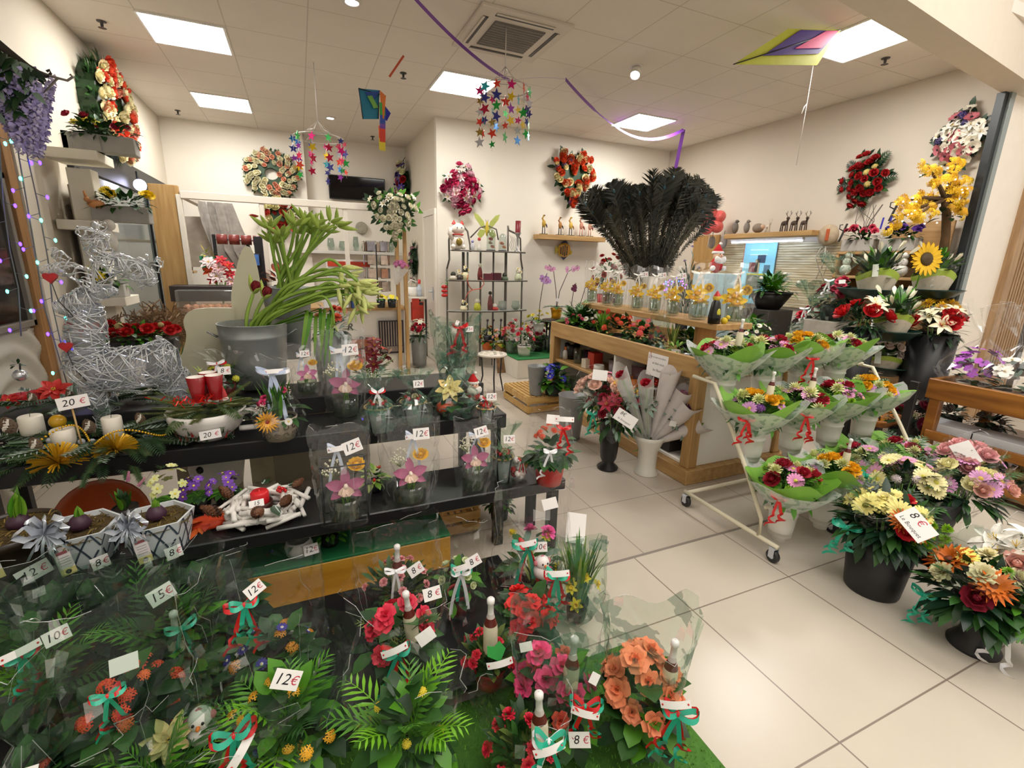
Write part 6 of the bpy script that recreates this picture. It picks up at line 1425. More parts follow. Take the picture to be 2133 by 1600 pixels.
p=at('y',4.0,690,690);bouquet('coral_carnation_bouquet','dark foliage with coral and white flowers behind the hanging amaryllis leaves',p,.3,.2,[('carnation','carnation','#e0684a',5,.045),('filler','cluster','#e9c9d2',4,.03,'#c99ab0')],nleaf=60,fol=('grey','dark'))
t=thing('tall_flower_bucket','grey floor bucket under the coral bouquet','bucket',(p.x,4.0,0));a=MB();a.lathe([(.001,0),(.1,0),(.14,p.z-.02),(.132,p.z-.02),(.1,.03)],ZINC,22);ob('bucket_body',a,t)
# ================================================================== metal etagere by the door
YE=6.42;E_=lambda px,py,dy=0:at('y',YE+dy,px,py)
IRON=mat('#6c655e',.5,.4,vary=.1)
t=thing('metal_etagere','grey wrought metal etagere with arched sides and glass shelves beside the door','shelf',(E_(1000,700).x,YE,0));o=V((E_(1000,700).x,YE,0));e=lambda px,py,dy=0:E_(px,py,dy)-o
def foot(px,py=600):x=E_(px,py).x-o.x;return V((x,0,0))
a=MB()
for px in (931,965,974,1001,1028,1054,1088):a.tube([foot(px),e(px,560 if px in (931,1088) else 525)],.02 if px in (965,1054) else .013,IRON,6)
ob('uprights',a,t);a=MB()
a.tube([e(931,560),e(936,540),e(935,500),e(938,482),e(950,472),e(964,470),e(974,482),e(979,510),e(980,525)],.013,IRON,6);a.tube([e(980,495),e(1000,474),e(1016,470),e(1034,478),e(1038,500)],.01,IRON,6);a.tube([e(1058,470),e(1060,480),e(1075,487),e(1084,497),e(1085,540),e(1088,560)],.013,IRON,6);a.tube([e(1058,470),e(1058,525)],.012,IRON,6)
for k in range(5):a.tube([e(1062+4*k,490+2*k),e(1066+3*k,500),e(1061+4*k,510),e(1066+3*k,522)],.003,IRON,4)
ob('arched_frame',a,t)
SH=[]
for py,x0,x1 in ((524,936,1088),(584,930,1092),(646,930,1090)):
 z=E_(1010,py).z;xa,xb=E_(x0,py).x-o.x,E_(x1,py).x-o.x;SH.append(z);a=MB();g=film('shelf_glass','#d9e2dc',.25,edge=.7);poly=[(xa,.02),(xb,.02)]+[(xb+(xa-xb)*k/12,-.1-.13*sin(pi*k/12)) for k in range(13)];a.prism(poly,.012,g,T(0,0,z));a.tube([V((x,y,z)) for x,y in poly[2:]],.011,IRON,5);ob('shelf_board',a,t)
def fig(name,label,loc,parts,group=None,cat='figurine'):
 t=thing(name,label,cat,loc,0,group)
 for nm,mbs in parts:ob(nm,mbs,t)
 return t
def at_shelf(px,i,dy=-.08):x=at('y',YE+dy,px,550).x;return V((x,YE+dy,SH[i]+.007))
CATW=mat('#e9e0d6',.35,vary=.03)
a=MB();a.ball((0,0,.1),.1,CATW,14,10,(1,.85,1.05));a.ball((-.07,-.04,.04),.035,CATW,8,6);a.ball((.07,-.04,.04),.035,CATW,8,6);a.tube([(-.08,-.03,.14),(-.12,-.05,.2),(-.11,-.06,.28)],.03,CATW,8)
b=MB();b.ball((0,-.02,.27),.085,CATW,14,10,(1.1,.9,.85));rd=mat('#c4302a',.5,vary=0)
for s in (-1,1):b.lathe([(.034,0),(.001,.055)],rd,8,T(s*.055,-.02,.325));b.ball((s*.03,-.095,.28),.008,BLACK,6,4)
c=MB();c.ball((0,-.08,.1),.045,mat('#8a7430',.3,.4),10,8,(1,.5,1.1));c.tube([(.07*cos(i*pi/8),-.02+.07*sin(i*pi/8)*.9,.195) for i in range(17)],.009,rd,5)
fig('lucky_cat','white cat figurine with raised paw and red ears on the etagere top shelf',at_shelf(953,0),[('body',a),('head',b),('bib',c)])
a=MB();bu=mat('#a9b05a',.6,vary=.15)
for s in (-1,1):a.prism([(s*.01,0),(s*.07,.03),(s*.17,.15),(s*.19,.22),(s*.13,.2),(s*.05,.12)][::s],.006,bu,RX(pi/2));a.prism([(s*.01,0),(s*.1,.01),(s*.14,-.06),(s*.09,-.11),(s*.04,-.06)][::s],.006,bu,RX(pi/2))
b=MB();b.ball((0,-.01,.02),.026,mat('#c9b23a',.6),8,6,(1,1,4))
for s in (-1,1):b.tube([(0,0,.09),(s*.02,0,.14)],.003,CHAR,4)
fig('butterfly_ornament','green and yellow butterfly ornament above the etagere',e(1014,480)+o,[('wings',a),('body',b)],None,'ornament')
def cloche(label,px,i,h,r,cols):
 p=at_shelf(px,i);t=thing('glass_cloche',label,'cloche',p);a=MB();a.lathe([(r,0),(r,h*.65),(r*.8,h*.88),(r*.3,h*.99),(.004,h)],glass(),16);ob('dome',a,t);a=MB();a.lathe([(.001,0),(r*1.1,0),(r*1.1,.015),(.001,.02)],CHAR,16);ob('base',a,t)
 for k,c in enumerate(cols):bloom(t,'flower','rose',c,(.02*cos(k*2),.02*sin(k*2),.05+.05*k),(0,-.6,.7),.035)
cloche('tall glass cloche with pale pink figure on the etagere top shelf',1022,0,.3,.06,['#d8a08f','#e8d2b8','#b8604f']);cloche('glass cloche with peach flower at the right of the etagere top shelf',1046,0,.24,.055,['#e0a884','#d88a6a'])
a=MB();a.lathe([(.001,0),(.03,0),(.025,.05),(.018,.1),(.02,.13)],CATW,10);a.ball((0,0,.15),.025,mat('#b8352f',.5),8,6);fig('small_figurine','slim white and red figurine between cat and cloche',at_shelf(998,0),[('body',a)])
a=MB();a.lathe([(.001,0),(.025,0),(.03,.06),(.02,.1)],mat('#d6d2d8',.4),10);a.ball((0,0,.115),.02,mat('#8a86c0',.5),8,6);fig('small_figurine','small lilac and white figurine on the etagere top shelf',at_shelf(984,0),[('body',a)])
a=MB();a.lathe([(.05,0),(.05,.012),(.014,.03),(.016,.2),(.04,.25),(.045,.26),(.001,.26)],mat('#8f8a88',.3,.4),16);b=MB();b.lathe([(.038,.262),(.038,.42),(.001,.42)],mat('#7a1420',.4,vary=.03),16);fig('candle_holder','tall grey candle holder with thick dark red candle on the etagere',at_shelf(1077,0),[('holder',a),('candle',b)],None,'candle holder')
for i,(px,sh,col,h,lb) in enumerate(((944,1,'#e6ddc9',.07,'row of cream pots at the left end of the middle etagere shelf'),(957,1,'#4a4038',.08,'small dark pot with white flower on the middle etagere shelf'),(970,1,'#d9d2a9',.13,'little gold and white flower pot on the middle etagere shelf'),(1000,1,'#7a2a28',.2,'tall dark red figure with black cap on the middle etagere shelf'),(1018,1,'#6a2a34',.08,'dark red box with white tag on the middle etagere shelf'),(1034,1,'#5a2430',.09,'second dark red box with white tag on the middle etagere shelf'),(1052,1,'#5a6a50',.07,'small green pot with white tag on the middle etagere shelf'),(1080,1,'#cfd2b0',.12,'pot of white blossom at the right end of the middle etagere shelf'),(966,2,'#e9ddb8',.09,'cream star flowers on the lower etagere shelf'),(995,2,'#c9c83a',.13,'yellow and white rabbit figure on the lower etagere shelf'),(1022,2,'#8a4a4a',.24,'slim brown and pink figure on the lower etagere shelf'),(1032,2,'#b8342a',.06,'low red and green ornament on the lower etagere shelf'),(1048,2,'#b9a9b0',.1,'clear and violet glass ornament on the lower etagere shelf'),(1077,2,'#9aa08a',.1,'round glass bowl at the right end of the lower etagere shelf'))):
 p=at_shelf(px,sh,-.09);h *= 1.25;r=.048 if h<.18 else .034;a=MB();m_=mat(col,.45,vary=.15,scale=20)
 if 'box' in lb:a.box((0,0,h*.45),(.13,.09,h*.9),m_);a.box((.0,-.04,.02),(.04,.006,.03),CARD)
 elif 'bowl' in lb or 'glass' in lb:a.lathe([(r*.6,0),(r*1.4,h*.35),(r*1.1,h*.8),(r*1.2,h)],film('bowl','#cfdccf',.25,edge=.6),14);a.ball((0,0,h*.3),r*.8,m_,8,6)
 else:a.lathe([(.001,0),(r,0),(r*1.1,h*.3),(r*.7,h*.62),(r*.3,h*.7)],m_,12);a.ball((0,0,h*.8),r*.8,mat('#e9e2d2' if i%2 else '#3a3a2c',.5),8,6)
 t2=thing('shelf_ornament',lb,'ornament',p);ob('ornament_body',a,t2)
 if 'flower' in lb or 'blossom' in lb:
  for k in range(3):bloom(t2,'flower','narcissus','#eee6c9',(.03*cos(k*2.1),-.02,h*.8+.02*k),(0,-.7,.6),.028,'#d9b84a')
t=thing('bead_string','thin orange red heart-shaped string hanging in front of the etagere','string',E_(985,600,-.25));a=MB();o2=E_(985,600,-.25);a.tube([E_(px,py,-.25)-o2 for px,py in ((968,626),(975,610),(984,604),(1000,602),(1008,592),(1006,582),(1000,578))],.006,mat('#c9503a',.5),5);a.tube([E_(px,py,-.25)-o2 for px,py in ((984,604),(977,596),(973,584),(975,572))],.006,mat('#c9503a',.5),5);ob('cord',a,t)
a=MB();rd=mat('#c4221c',.35,vary=.05)
for k in range(3):a.ball((0,0,.055*k),.035,rd,10,8,(1.3,1,.75))
leaves(a,(0,0,.17),(.03,.03,.05),8,.07,.02,[GREEN['fresh']]);solo('red_bell_ornament',a,'stacked red ornament clipped on the left etagere post','ornament',E_(926,615,-.12))
for i,px in enumerate((1014,1026,1042)):p=at('y',6.2,px,690);t=thing('candle_stick_figure','dark thin figure in a pot in the row under the etagere','ornament',V((p.x,6.2,.42)),0,'dark figures under the etagere');a=MB();a.lathe([(.04,0),(.05,.06),(.03,.07)],CHAR,10);a.tube([(0,0,.06),(.01,0,.28)],.009,CHAR,5);a.ball((.01,0,.28),.02,mat('#3a2a2c',.5),6,5);ob('figure',a,t)
p0,p1=at('y',YM-.1,1117,493),at('y',YM-.1,1253,493);a=MB();a.box((0,0,0),(p1.x-p0.x,.22,.07),WOODX);solo('wall_shelf',a,'thick oak wall shelf on the rear wall holding thin bird figures','shelf',V(((p0.x+p1.x)/2,YM-.11,p0.z)))
for px,top,col,c2,lb in ((1132,447,'#c9a23a','#3a2c4a','yellow long-legged bird figure at the left end of the oak wall shelf'),(1166,452,'#b0793a','#2c2a4a','brown long-legged bird figure second on the oak wall shelf'),(1188,452,'#d9b04a','#c9a22a','yellow bending bird figure in the middle of the oak wall shelf'),(1210,452,'#c98a72','#a8483a','pink slim dancer figure on the oak wall shelf'),(1228,454,'#cf9a84','#b0503f','pink slim dancer figure at the right end of the oak wall shelf')):
 p=at('y',YM-.12,px,488);p.z=p0.z+.036;h=zt(p,top)-p.z;a=MB();m_=mat(col,.5,vary=.1)
 for s in (-1,1):a.tube([(s*.02,0,0),(s*.018,0,h*.45)],.007,CHAR if 'bird' in lb else m_,5)
 a.box((0,0,.006),(.11,.07,.012),CHAR);b=MB();b.ball((0,0,h*.55),h*.13,m_,8,7,(.9,.7,1.5));b.tube([(0,0,h*.65),(-.03,0,h*.8),(-.01,-.01,h*.93)],h*.045,m_,6);b.ball((-.008,-.01,h*.95),h*.055,m_,7,5);b.lathe([(h*.03,0),(.001,.05)],mat(c2,.5),6,T(-.01,-.02,h*.95)@RX(pi/2));b.leaf(T(.02,0,h*.58)@RY(.9),h*.3,.05,mat(c2,.5),.4,.1,3);fig('bird_figure' if 'bird' in lb else 'dancer_figure',lb,p,[('legs',a),('body',b)])
t=thing('fish_ornament','striped yellow and dark blue fish ornament under the oak wall shelf','ornament',at('y',YM-.04,1175,521));a=MB();k=6.75/FPX;a.ball((0,0,0),.12,mat('#d9a43a',.4,vary=.1),16,10,(1,.25,.95));ob('body',a,t)
for x in (-.07,-.035,0,.035):a=MB();a.box((x,-.028,-.01),(.013,.012,.17-abs(x)*.9),mat('#2a2440',.4,vary=0),b=.002);ob('stripe',a,t)
a=MB();a.prism([(-.1,.0),(-.15,.06),(-.155,-.06)],.02,mat('#c9b52a',.4),RX(pi/2));a.prism([(-.06,.1),(.02,.15),(.07,.1)],.02,mat('#2a2440',.4),RX(pi/2));a.prism([(-.05,-.1),(.0,-.15),(.06,-.09)],.02,mat('#2a2440',.4),RX(pi/2));a.ball((.1,0,-.03),.05,mat('#d9b52a',.4),8,6,(1,.4,.8));ob('fins',a,t)
def orchid_plant(label,px,py,y,z,top,cols,potm,film_=None,stems=1,lean=.1,hs=.03,nf=5):
 p=at('y',y,px,py);p.z=z;h=zt(p,top)-z;t=thing('orchid_plant',label,'plant',p);ob('pot',pot_mb(.085,.06,.15,potm,.006),t);a=MB()
 for i in range(6):an=i*1.05;d=V((cos(an),sin(an),.35)).normalized();zz=V((-d.x*.35,-d.y*.35,.95)).normalized();yy=zz.cross(d);M=Matrix((d,yy,zz)).transposed().to_4x4();M.translation=V((0,0,.15));a.leaf(M,.24,.075,GREEN['dark' if i%2 else 'leaf'],.7,.15,4)
 ob('leaves',a,t)
 for s in range(stems):
  e=lean*(1 if s%2==0 else -.6);pts=[V((0,0,.15)),V((e*.2,0,h*.5)),V((e*.8,-.02,h*.85)),V((e*1.6,-.04,h*.97))];a=MB();a.tube(pts,.005,mat('#4a3a30',.6),5);ob('flower_spike',a,t)
  for k in range(nf):u=2+k/max(nf-1,1)*.99;q_=pts[2].lerp(pts[3],u-2)+V((R.uniform(-.03,.03),-.01,-.035*k+.03));bloom(t,'orchid_bloom','phal',cols[k%len(cols)],q_,(R.uniform(-.3,.3),-.9,.2),hs,'#a8487a')
 return t
orchid_plant('lilac orchid in a clear wrapped pot between etagere and orchid table',1124,620,5.9,.55,565,['#b98ac9','#c9a0d6'],mat('#cfcfcf',.4),hs=.05,lean=.05)
orchid_plant('pink orchid in a yellow pot with white tag on the little dark table',1162,590,5.9,.74,548,['#d99ac0','#e2b0cc'],mat('#e0a01a',.4,vary=0),hs=.045,lean=.18,stems=2,nf=3);q_=at('y',5.8,1162,622);a=card_mb(.06,.045);solo('pot_tag',a,'small white tag on the yellow orchid pot','tag',M=facing(at('y',5.8,1162,625),(0,-1,.1),-.2))
t=thing('little_table','small dark round table under the yellow orchid pot','table',V((at('y',5.9,1160,635).x,5.9,0)));a=MB();a.lathe([(.001,.69),(.2,.69),(.2,.725),(.001,.725)],mat('#3a2a24',.5),24);ob('table_top',a,t)
for k in range(4):a=MB();an=k*pi/2+.5;a.tube([(.15*cos(an),.15*sin(an),.69),(.17*cos(an),.17*sin(an),0)],.012,CHAR,6);ob('leg',a,t)
orchid_plant('dark purple orchid left of the peninsula greenery',1190,625,5.5,.6,586,['#6a2a4a','#7a345a'],BLACKPOT,hs=.04,lean=.02,nf=4);orchid_plant('dark purple orchid in film, second of two, near the yellow gift row',1205,620,5.3,.6,582,['#6a2a5a','#7a3a6a'],BLACKPOT,hs=.04,lean=.1,nf=4)
z_=.255;t=thing('plant_platform','low white platform covered in green felt in front of the etagere','platform',(3.05,5.98,0));a=MB();a.box((0,0,z_/2),(1.05,.95,z_),mat('#d9d2c5',.6,vary=.03));ob('platform_body',a,t);a=MB();a.box((0,0,z_+.006),(1.06,.96,.012),mat('#1f6b33',.9,vary=.15,scale=50));ob('felt_top',a,t)
PLZ=z_+.012
for px,y,w_,h_,cols,lb,pm in ((1015,6.3,.22,.3,['#e8e0a0','#c9602a'],'green leafy plant in an orange pot at the left of the felt platform','#c9601f'),(1042,6.1,.2,.3,['#d98aa0','#c9b04a'],'pink flowering pot with yellow eggs on the felt platform','#d9c23a'),(1066,5.95,.24,.42,['#d8606a','#e09a8a'],'pink cyclamen pot in the middle of the felt platform','#6a7a6a'),(1092,5.75,.26,.36,['#d8485a','#efd0d0'],'white wrapped pot with red and white flowers at the front of the felt platform','#e6dcd6'),(1118,6.0,.28,.42,['#b02a44','#c9485a'],'dark red flowering pots beside the peninsula end on the felt platform','#2a1c1c'),(1112,6.3,.3,.5,['#e0d43a','#d6cc3a'],'yellow flowering pots at the back of the felt platform','#8a8a80'),(1132,6.2,.26,.46,['#d9cf3a','#c9c23a'],'second yellow flowering pot at the back right of the felt platform','#8a8a80')):
 p=at('y',y,px,720);p.z=PLZ;p.y=y;wrapped='wrapped' in lb
 w_ *= 1.25;h_ *= 1.15
 potted('flowering_pot',lb,'plant',p,h_,w_,(w_*.3,w_*.24,h_*.34,mat(pm,.45,vary=.1),.004),[('dome',46,.08,.035,('leaf','dark','fresh'))],[('flower','rose' if 'yellow' not in lb else 'narcissus',cols[0],8,.035),('flower','rose',cols[1],5,.032)],bag=('tied',h_*1.15,w_*.3,w_*.5,w_*.4,FILM) if wrapped else None)
p=at('z',.47,1026,737);t=thing('mosaic_stool','small round mosaic-topped metal stool with brown board leaning on it','stool',(p.x,p.y,0));a=MB();a.lathe([(.001,.45),(.165,.45),(.17,.46),(.165,.475),(.001,.475)],mat('#d9cfc2',.4,vary=.1),26)
for k in range(12):an=k*2.4;q_=.15*sqrt((k+.5)/12);a.box((q_*cos(an),q_*sin(an),.476),(.035,.022,.003),mat(['#8a8f70','#b0a890','#6a5a4a'][k%3],.4),RZ(0))
ob('mosaic_top',a,t)
for k in range(3):a=MB();an=k*2.1+.3;a.tube([(.14*cos(an),.14*sin(an),.45),(.12*cos(an),.12*sin(an),.2),(.17*cos(an),.17*sin(an),0)],.009,CHAR,6);ob('leg',a,t)
a=MB();a.prism([(-.16,0),(.0,0),(.2,.3),(.17,.36),(-.02,.43),(-.14,.4)],.015,wood('bark','#5c4024','#87623a',3,'y'),RX(radians(68)));solo('brown_board',a,'brown wooden board leaning between the stool and the platform','board',at('z',.0,1072,775)+V((-.1,-.0,.0)))
slat_crate('pine pallet crate on the floor carrying a grey vase and a blue cineraria',(2.27,4.42,0),.52,.62,.185,PINE,0,2,None,True)
def cone_vase(label,p,h,rt,rb,m=None,group='grey metal flower vases',name='metal_vase'):
 a=MB();a.lathe([(.001,0),(rb,0),(rb*1.02,.01),(rt,h*.985),(rt+.004,h),(rt-.004,h),(rb*.95,.02),(.001,.02)],m or mat('#8f9090',.45,.4,vary=.1),28);return solo(name,a,label,'vase',p,0,group)
p=at('z',.186,1116,822);h=zt(p,762)-.186;cone_vase('grey metal vase standing empty on the pallet crate',p,h,wid(p,38)/2,wid(p,25)/2)
p=at('z',0,1187,912);h=zt(p,822);cone_vase('grey metal vase standing empty on the floor behind the wrapped red kalanchoe',p,h,wid(p,56)/2,wid(p,40)/2)
p=at('z',.186,1152,822);p.z=.187;potted('cineraria_pot','blue cineraria in a dark pot on the pallet crate','plant',p,.34,.36,(.1,.08,.12,mat('#2a2e2a',.5)),[('dome',70,.11,.075,('dark','leaf','fresh'))],[('cineraria','cineraria','#3a3fc9',15,.036,'#2a2a7a')])
# ================================================================== peninsula table
X0,X1,Y0,Y1,TZ=2.405,3.35,2.31,4.42,.885
t=thing('display_table','long oak peninsula display table with white compartments','table',((X0+X1)/2,(Y0+Y1)/2,0));o=V(((X0+X1)/2,(Y0+Y1)/2,0));w_,l_=X1-X0,Y1-Y0
OK1,OK2=WOODH,WOODX;WH=mat('#f4f0e8',.5,vary=.01)
def tp(nm,c,d,m):a=MB();a.box((c[0]-o.x,c[1]-o.y,c[2]),d,m,b=.006);return ob(nm,a,t)
tp('plinth',((X0+X1)/2,o.y,.055),(w_+.06,l_+.06,.11),OK1)
for x in (X0+.04,X1-.04):
 for y in (Y0+.04,Y1-.04):tp('corner_post',(x,y,.5),(.085,.085,.78),WOODL)
for x in (X0+.012,X1-.012):tp('long_fascia',(x,o.y,TZ-.055),(.03,l_,.15),OK1)
for y in (Y0+.012,Y1-.012):tp('short_fascia',(o.x,y,TZ-.055),(w_,.03,.15),OK2)
tp('tray_bottom',(o.x,o.y,TZ-.1),(w_-.05,l_-.05,.02),OK1);tp('end_panel',(o.x,Y0+.03,.44),(w_-.16,.02,.66),WH);tp('end_panel',(o.x,Y1-.03,.44),(w_-.16,.02,.66),WH)
tp('back_panel',(o.x,o.y,.44),(.02,l_-.1,.66),WH);ym=Y0+.98;tp('divider',(X0+.24,ym,.44),(.44,.025,.66),WH);tp('inner_floor',(X0+.24,o.y,.125),(.44,l_-.1,.03),WH)
zs=at('x',X0+.02,1255,795).z;tp('mid_shelf',(X0+.24,(ym+Y1)/2,.50),(.42,Y1-ym-.08,.03),OK1);tp('mid_shelf',(X0+.24,(ym+Y0)/2,.42),(.42,ym-Y0-.08,.03),OK1)
q_=at('x',X0-.006,1369,758);c=card_mb(.22,.2,None)
write(c,'On se sert soi-même',.02,INK,T(.0,.045,.001));write(c,'et bien vous',.026,INK,T(.01,.0,.001));write(c,'les fleurs',.028,INK,T(.01,-.05,.001));c.tube([(-.1,.03,.001),(-.082,.085,.001),(-.07,.03,.001),(-.1,.03,.001)],.0014,REDINK,4)
solo('handwritten_notice',c,'handwritten white paper notice with red triangle taped on the oak table edge','sign',M=facing(q_,(-1,0,.05),0) )
def shelf_item(label,name,px,py,x,z,h,r,col,kind='jar',cat='jar',top=None):
 p=at('x',x,px,py);p.z=z;p.y=min(p.y,Y1-.13);t2=thing(name,label,cat,p);a=MB();m_=mat(col,.45,vary=.06)
 if kind=='box':a.box((0,0,h/2),(r*1.8,r*1.8,h),m_)
 elif kind=='bottle':a.lathe([(.001,0),(r,0),(r,h*.6),(r*.5,h*.75)],m_,14);a.lathe([(r*.55,h*.75),(r*.55,h),(.001,h)],mat(top,.4),12)
 elif kind=='bowl':a.lathe([(r*.5,0),(r,h*.5),(r*.95,h),(r*.85,h),(r*.8,h*.5),(.001,.01)],m_,18)
 elif kind=='glass':a.lathe([(r*.8,0),(r,h),(r*.95,h),(r*.75,.01),(.001,.01)],glass(),16)
 else:a.lathe([(.001,0),(r*.82,0),(r,h),(r*.92,h),(r*.8,h*.2),(.001,h*.2)],m_,18)
 ob('vessel' if kind != 'box' else 'carton',a,t2)
 return t2,p
ZS1,ZS2=.516,.436
t2,p=shelf_item('black pot with dried cream flowers on the far table shelf','plant_pot',1180,750,X0+.2,ZS1,.16,.085,'#1c1d20',cat='pot')
for k in range(6):bloom(t2,'dried_flower','rose',['#d9c9a8','#4a2428','#c9b898'][k%3],(.06*cos(k*2),.06*sin(k*2),.18+.02*(k%2)),(cos(k*2)*.5,sin(k*2)*.5-.4,.8),.04)
shelf_item('white bottle with orange cap on the far table shelf','plant_food_bottle',1162,755,X0+.12,ZS1,.13,.028,'#e6e2da','bottle','bottle','#e0701a');shelf_item('brown dish at the far end of the table shelf','dish',1150,745,X0+.2,ZS1,.06,.06,'#4a3a30','bowl','dish')
shelf_item('clear glass vase on the far table shelf','glass_vase',1204,770,X0+.14,ZS1,.15,.06,'#ffffff','glass','vase');shelf_item('purple cup on the far table shelf','cup',1218,765,X0+.24,ZS1,.12,.05,'#5a2a5a','jar','cup');shelf_item('cream cube pot on the far table shelf','cube_pot',1221,780,X0+.1,ZS1,.09,.045,'#d9cdb8','box','pot');shelf_item('red cube pot on the far table shelf','cube_pot',1238,775,X0+.16,ZS1,.16,.06,'#b8341f','box','pot');shelf_item('round white pot beside the red cube pot','plant_pot',1246,786,X0+.08,ZS1,.08,.05,'#d9d4cc','bowl','pot')
shelf_item('grey lilac pot on the near table shelf','plant_pot',1284,800,X0+.28,ZS2,.2,.09,'#a89aa0','jar','pot');shelf_item('mauve pot on the near table shelf','plant_pot',1335,810,X0+.28,ZS2,.22,.1,'#7a5a64','jar','pot');shelf_item('bright orange pot on the near table shelf','plant_pot',1318,826,X0+.16,ZS2,.13,.07,'#e07a14','jar','pot')
t2,p=shelf_item('white slotted basket heaped with red apples on the near table shelf','slotted_basket',1360,850,X0+.1,ZS2,.01,.08,'#e6e2da','jar','basket');a=MB()
for k in range(20):an=k*2*pi/20;a.box((0,0,0),(.008,.004,.13),mat('#e9e5de',.4,vary=0),T(.088*cos(an),.088*sin(an),.075)@RZ(an)@RY(-.12),b=.001)
a.lathe([(.078,.13),(.084,.14),(.078,.15)],mat('#e9e5de',.4,vary=0),20);a.lathe([(.1,0),(.1,.02),(.001,.02)],mat('#e9e5de',.4,vary=0),20);ob('slats',a,t2)
for k in range(11):bloom(t2,'red_apple','berry','#b8251a',(.05*cos(k*2.4)*sqrt(k/10),.05*sin(k*2.4)*sqrt(k/10),.165+.02*(1-k/10)),(0,0,1),.022)
shelf_item('dark folded cartons in the lower near compartment','carton',1395,925,X0+.14,.142,.2,.12,'#2f2724','box','carton');shelf_item('second dark carton in the lower near compartment','carton',1345,905,X0+.26,.142,.16,.1,'#4a3a2a','box','carton');shelf_item('dim glass tank in the lower far compartment','glass_tank',1205,825,X0+.16,.142,.22,.12,'#ffffff','glass','vase');shelf_item('pale pot in the lower far compartment','plant_pot',1228,838,X0+.1,.142,.16,.07,'#bdb9a8','jar','pot')
def tray(name,label,px,py,x,top,w_,fol,blooms,potm=None,bag=None,**kw):
 p=at('x',x,px,py);p.z=TZ-.088;H=zt(p,top)-p.z
 return potted(name,label,'plant',p,max(H,.12),w_,(w_*.26,w_*.2,.09,potm or BLACKPOT),fol,blooms,bag,**kw),p
tray('fern_pot','feathery green fern at the far end of the oak table',1205,690,X0+.25,610,.44,[('fern',24,.24,.1,('leaf','fresh','dark')),('dome',50,.07,.03,('leaf','fresh'))],[])
tray('pink_flower_pot','low pot of pink flowers at the far front of the oak table',1200,690,X0+.12,655,.26,[('dome',50,.06,.03,('fresh','leaf'))],[('carnation','carnation','#d8607a',7,.026)]);tray('anemone_pot','green plant with small white flowers in the tray behind the tulips',1235,680,X0+.32,640,.3,[('dome',60,.07,.035,('leaf','fresh'))],[('daisy','daisy','#efeae0',9,.028)])
tray('tulip_pot','pot of salmon tulips in gold foil on the oak table',1255,695,X0+.13,645,.24,[('straight',30,.22,.026,('lime','fresh'))],[('tulip','tulip','#d9523f',6,.026)],mat('#b09a4a',.25,.5))
tray('kalanchoe_pot','big orange red kalanchoe on the oak table',1290,700,X0+.22,655,.38,[('dome',70,.08,.05,('dark','leaf'))],[KAL('#d83a14',16,.04)]);tray('kalanchoe_pot','coral pink kalanchoe right of the orange one on the oak table',1338,712,X0+.18,662,.34,[('dome',70,.08,.05,('dark','leaf'))],[KAL('#e0484a',11,.036),KAL('#d84a7a',5,.032)])
p=at('x',X0+.15,1368,735);p.z=TZ-.088;H=zt(p,658)-p.z;potted('wrapped_gift_plant','tall clear wrapped gift on the oak table beside the riser leg','wrapped plant',p,H*.55,.16,(.05,.04,.1,mat('#b9c2c9',.3,.3)),[('dome',30,.06,.03,('grey','dark'))],[('bud','rose','#b0505a',3,.025)],bag=('cone',H,.07,.12,.075,FILM_TINT));p=at('x',X0+.1,1345,730);p.z=TZ-.088;potted('foil_pot','silver foil wrapped pot at the oak table edge','plant',p,.12,.16,(.07,.05,.09,SILVER),[('dome',30,.05,.03,('dark','leaf'))])
tray('straw_pot','straw wrapped upright plant left of the riser leg',1400,735,X0+.3,672,.14,[('straight',30,.2,.012,('pale','olive'))],[],mat('#b09a5a',.6));tray('straw_pot','small white box of seedlings at the near table edge',1405,745,X0+.16,715,.16,[('dome',30,.05,.02,('fresh','pale'))],[],mat('#d9d4cc',.5));tray('foil_pot','crinkled silver pot at the near table corner',1432,752,X0+.14,722,.16,[('dome',20,.05,.02,('dark',))],[],SILVER);tray('leafy_pot','bright leafy pot behind the riser leg',1440,735,X0+.5,690,.3,[('dome',60,.08,.05,('fresh','leaf'))],[]);tray('clear_wrapped_pot','clear wrapped pot under the riser end',1420,715,X0+.62,690,.2,[('dome',40,.06,.03,('fresh','pale'))],[('rose','rose','#d9cdbc',4,.03)])
RX_,RZ_=2.78,1.105
t=thing('riser_shelf','oak riser shelf standing on the peninsula table','shelf',(RX_+.1,3.4,TZ-.09));a=MB();a.box((0,0,RZ_-TZ+.09-.022),(.36,1.82,.045),OK1);ob('shelf_board',a,t)
for y in (-.62,.62):a=MB();a.box((.02,y,(RZ_-TZ+.045)/2),(.2,.04,RZ_-TZ+.045),WOODL);ob('leg',a,t)
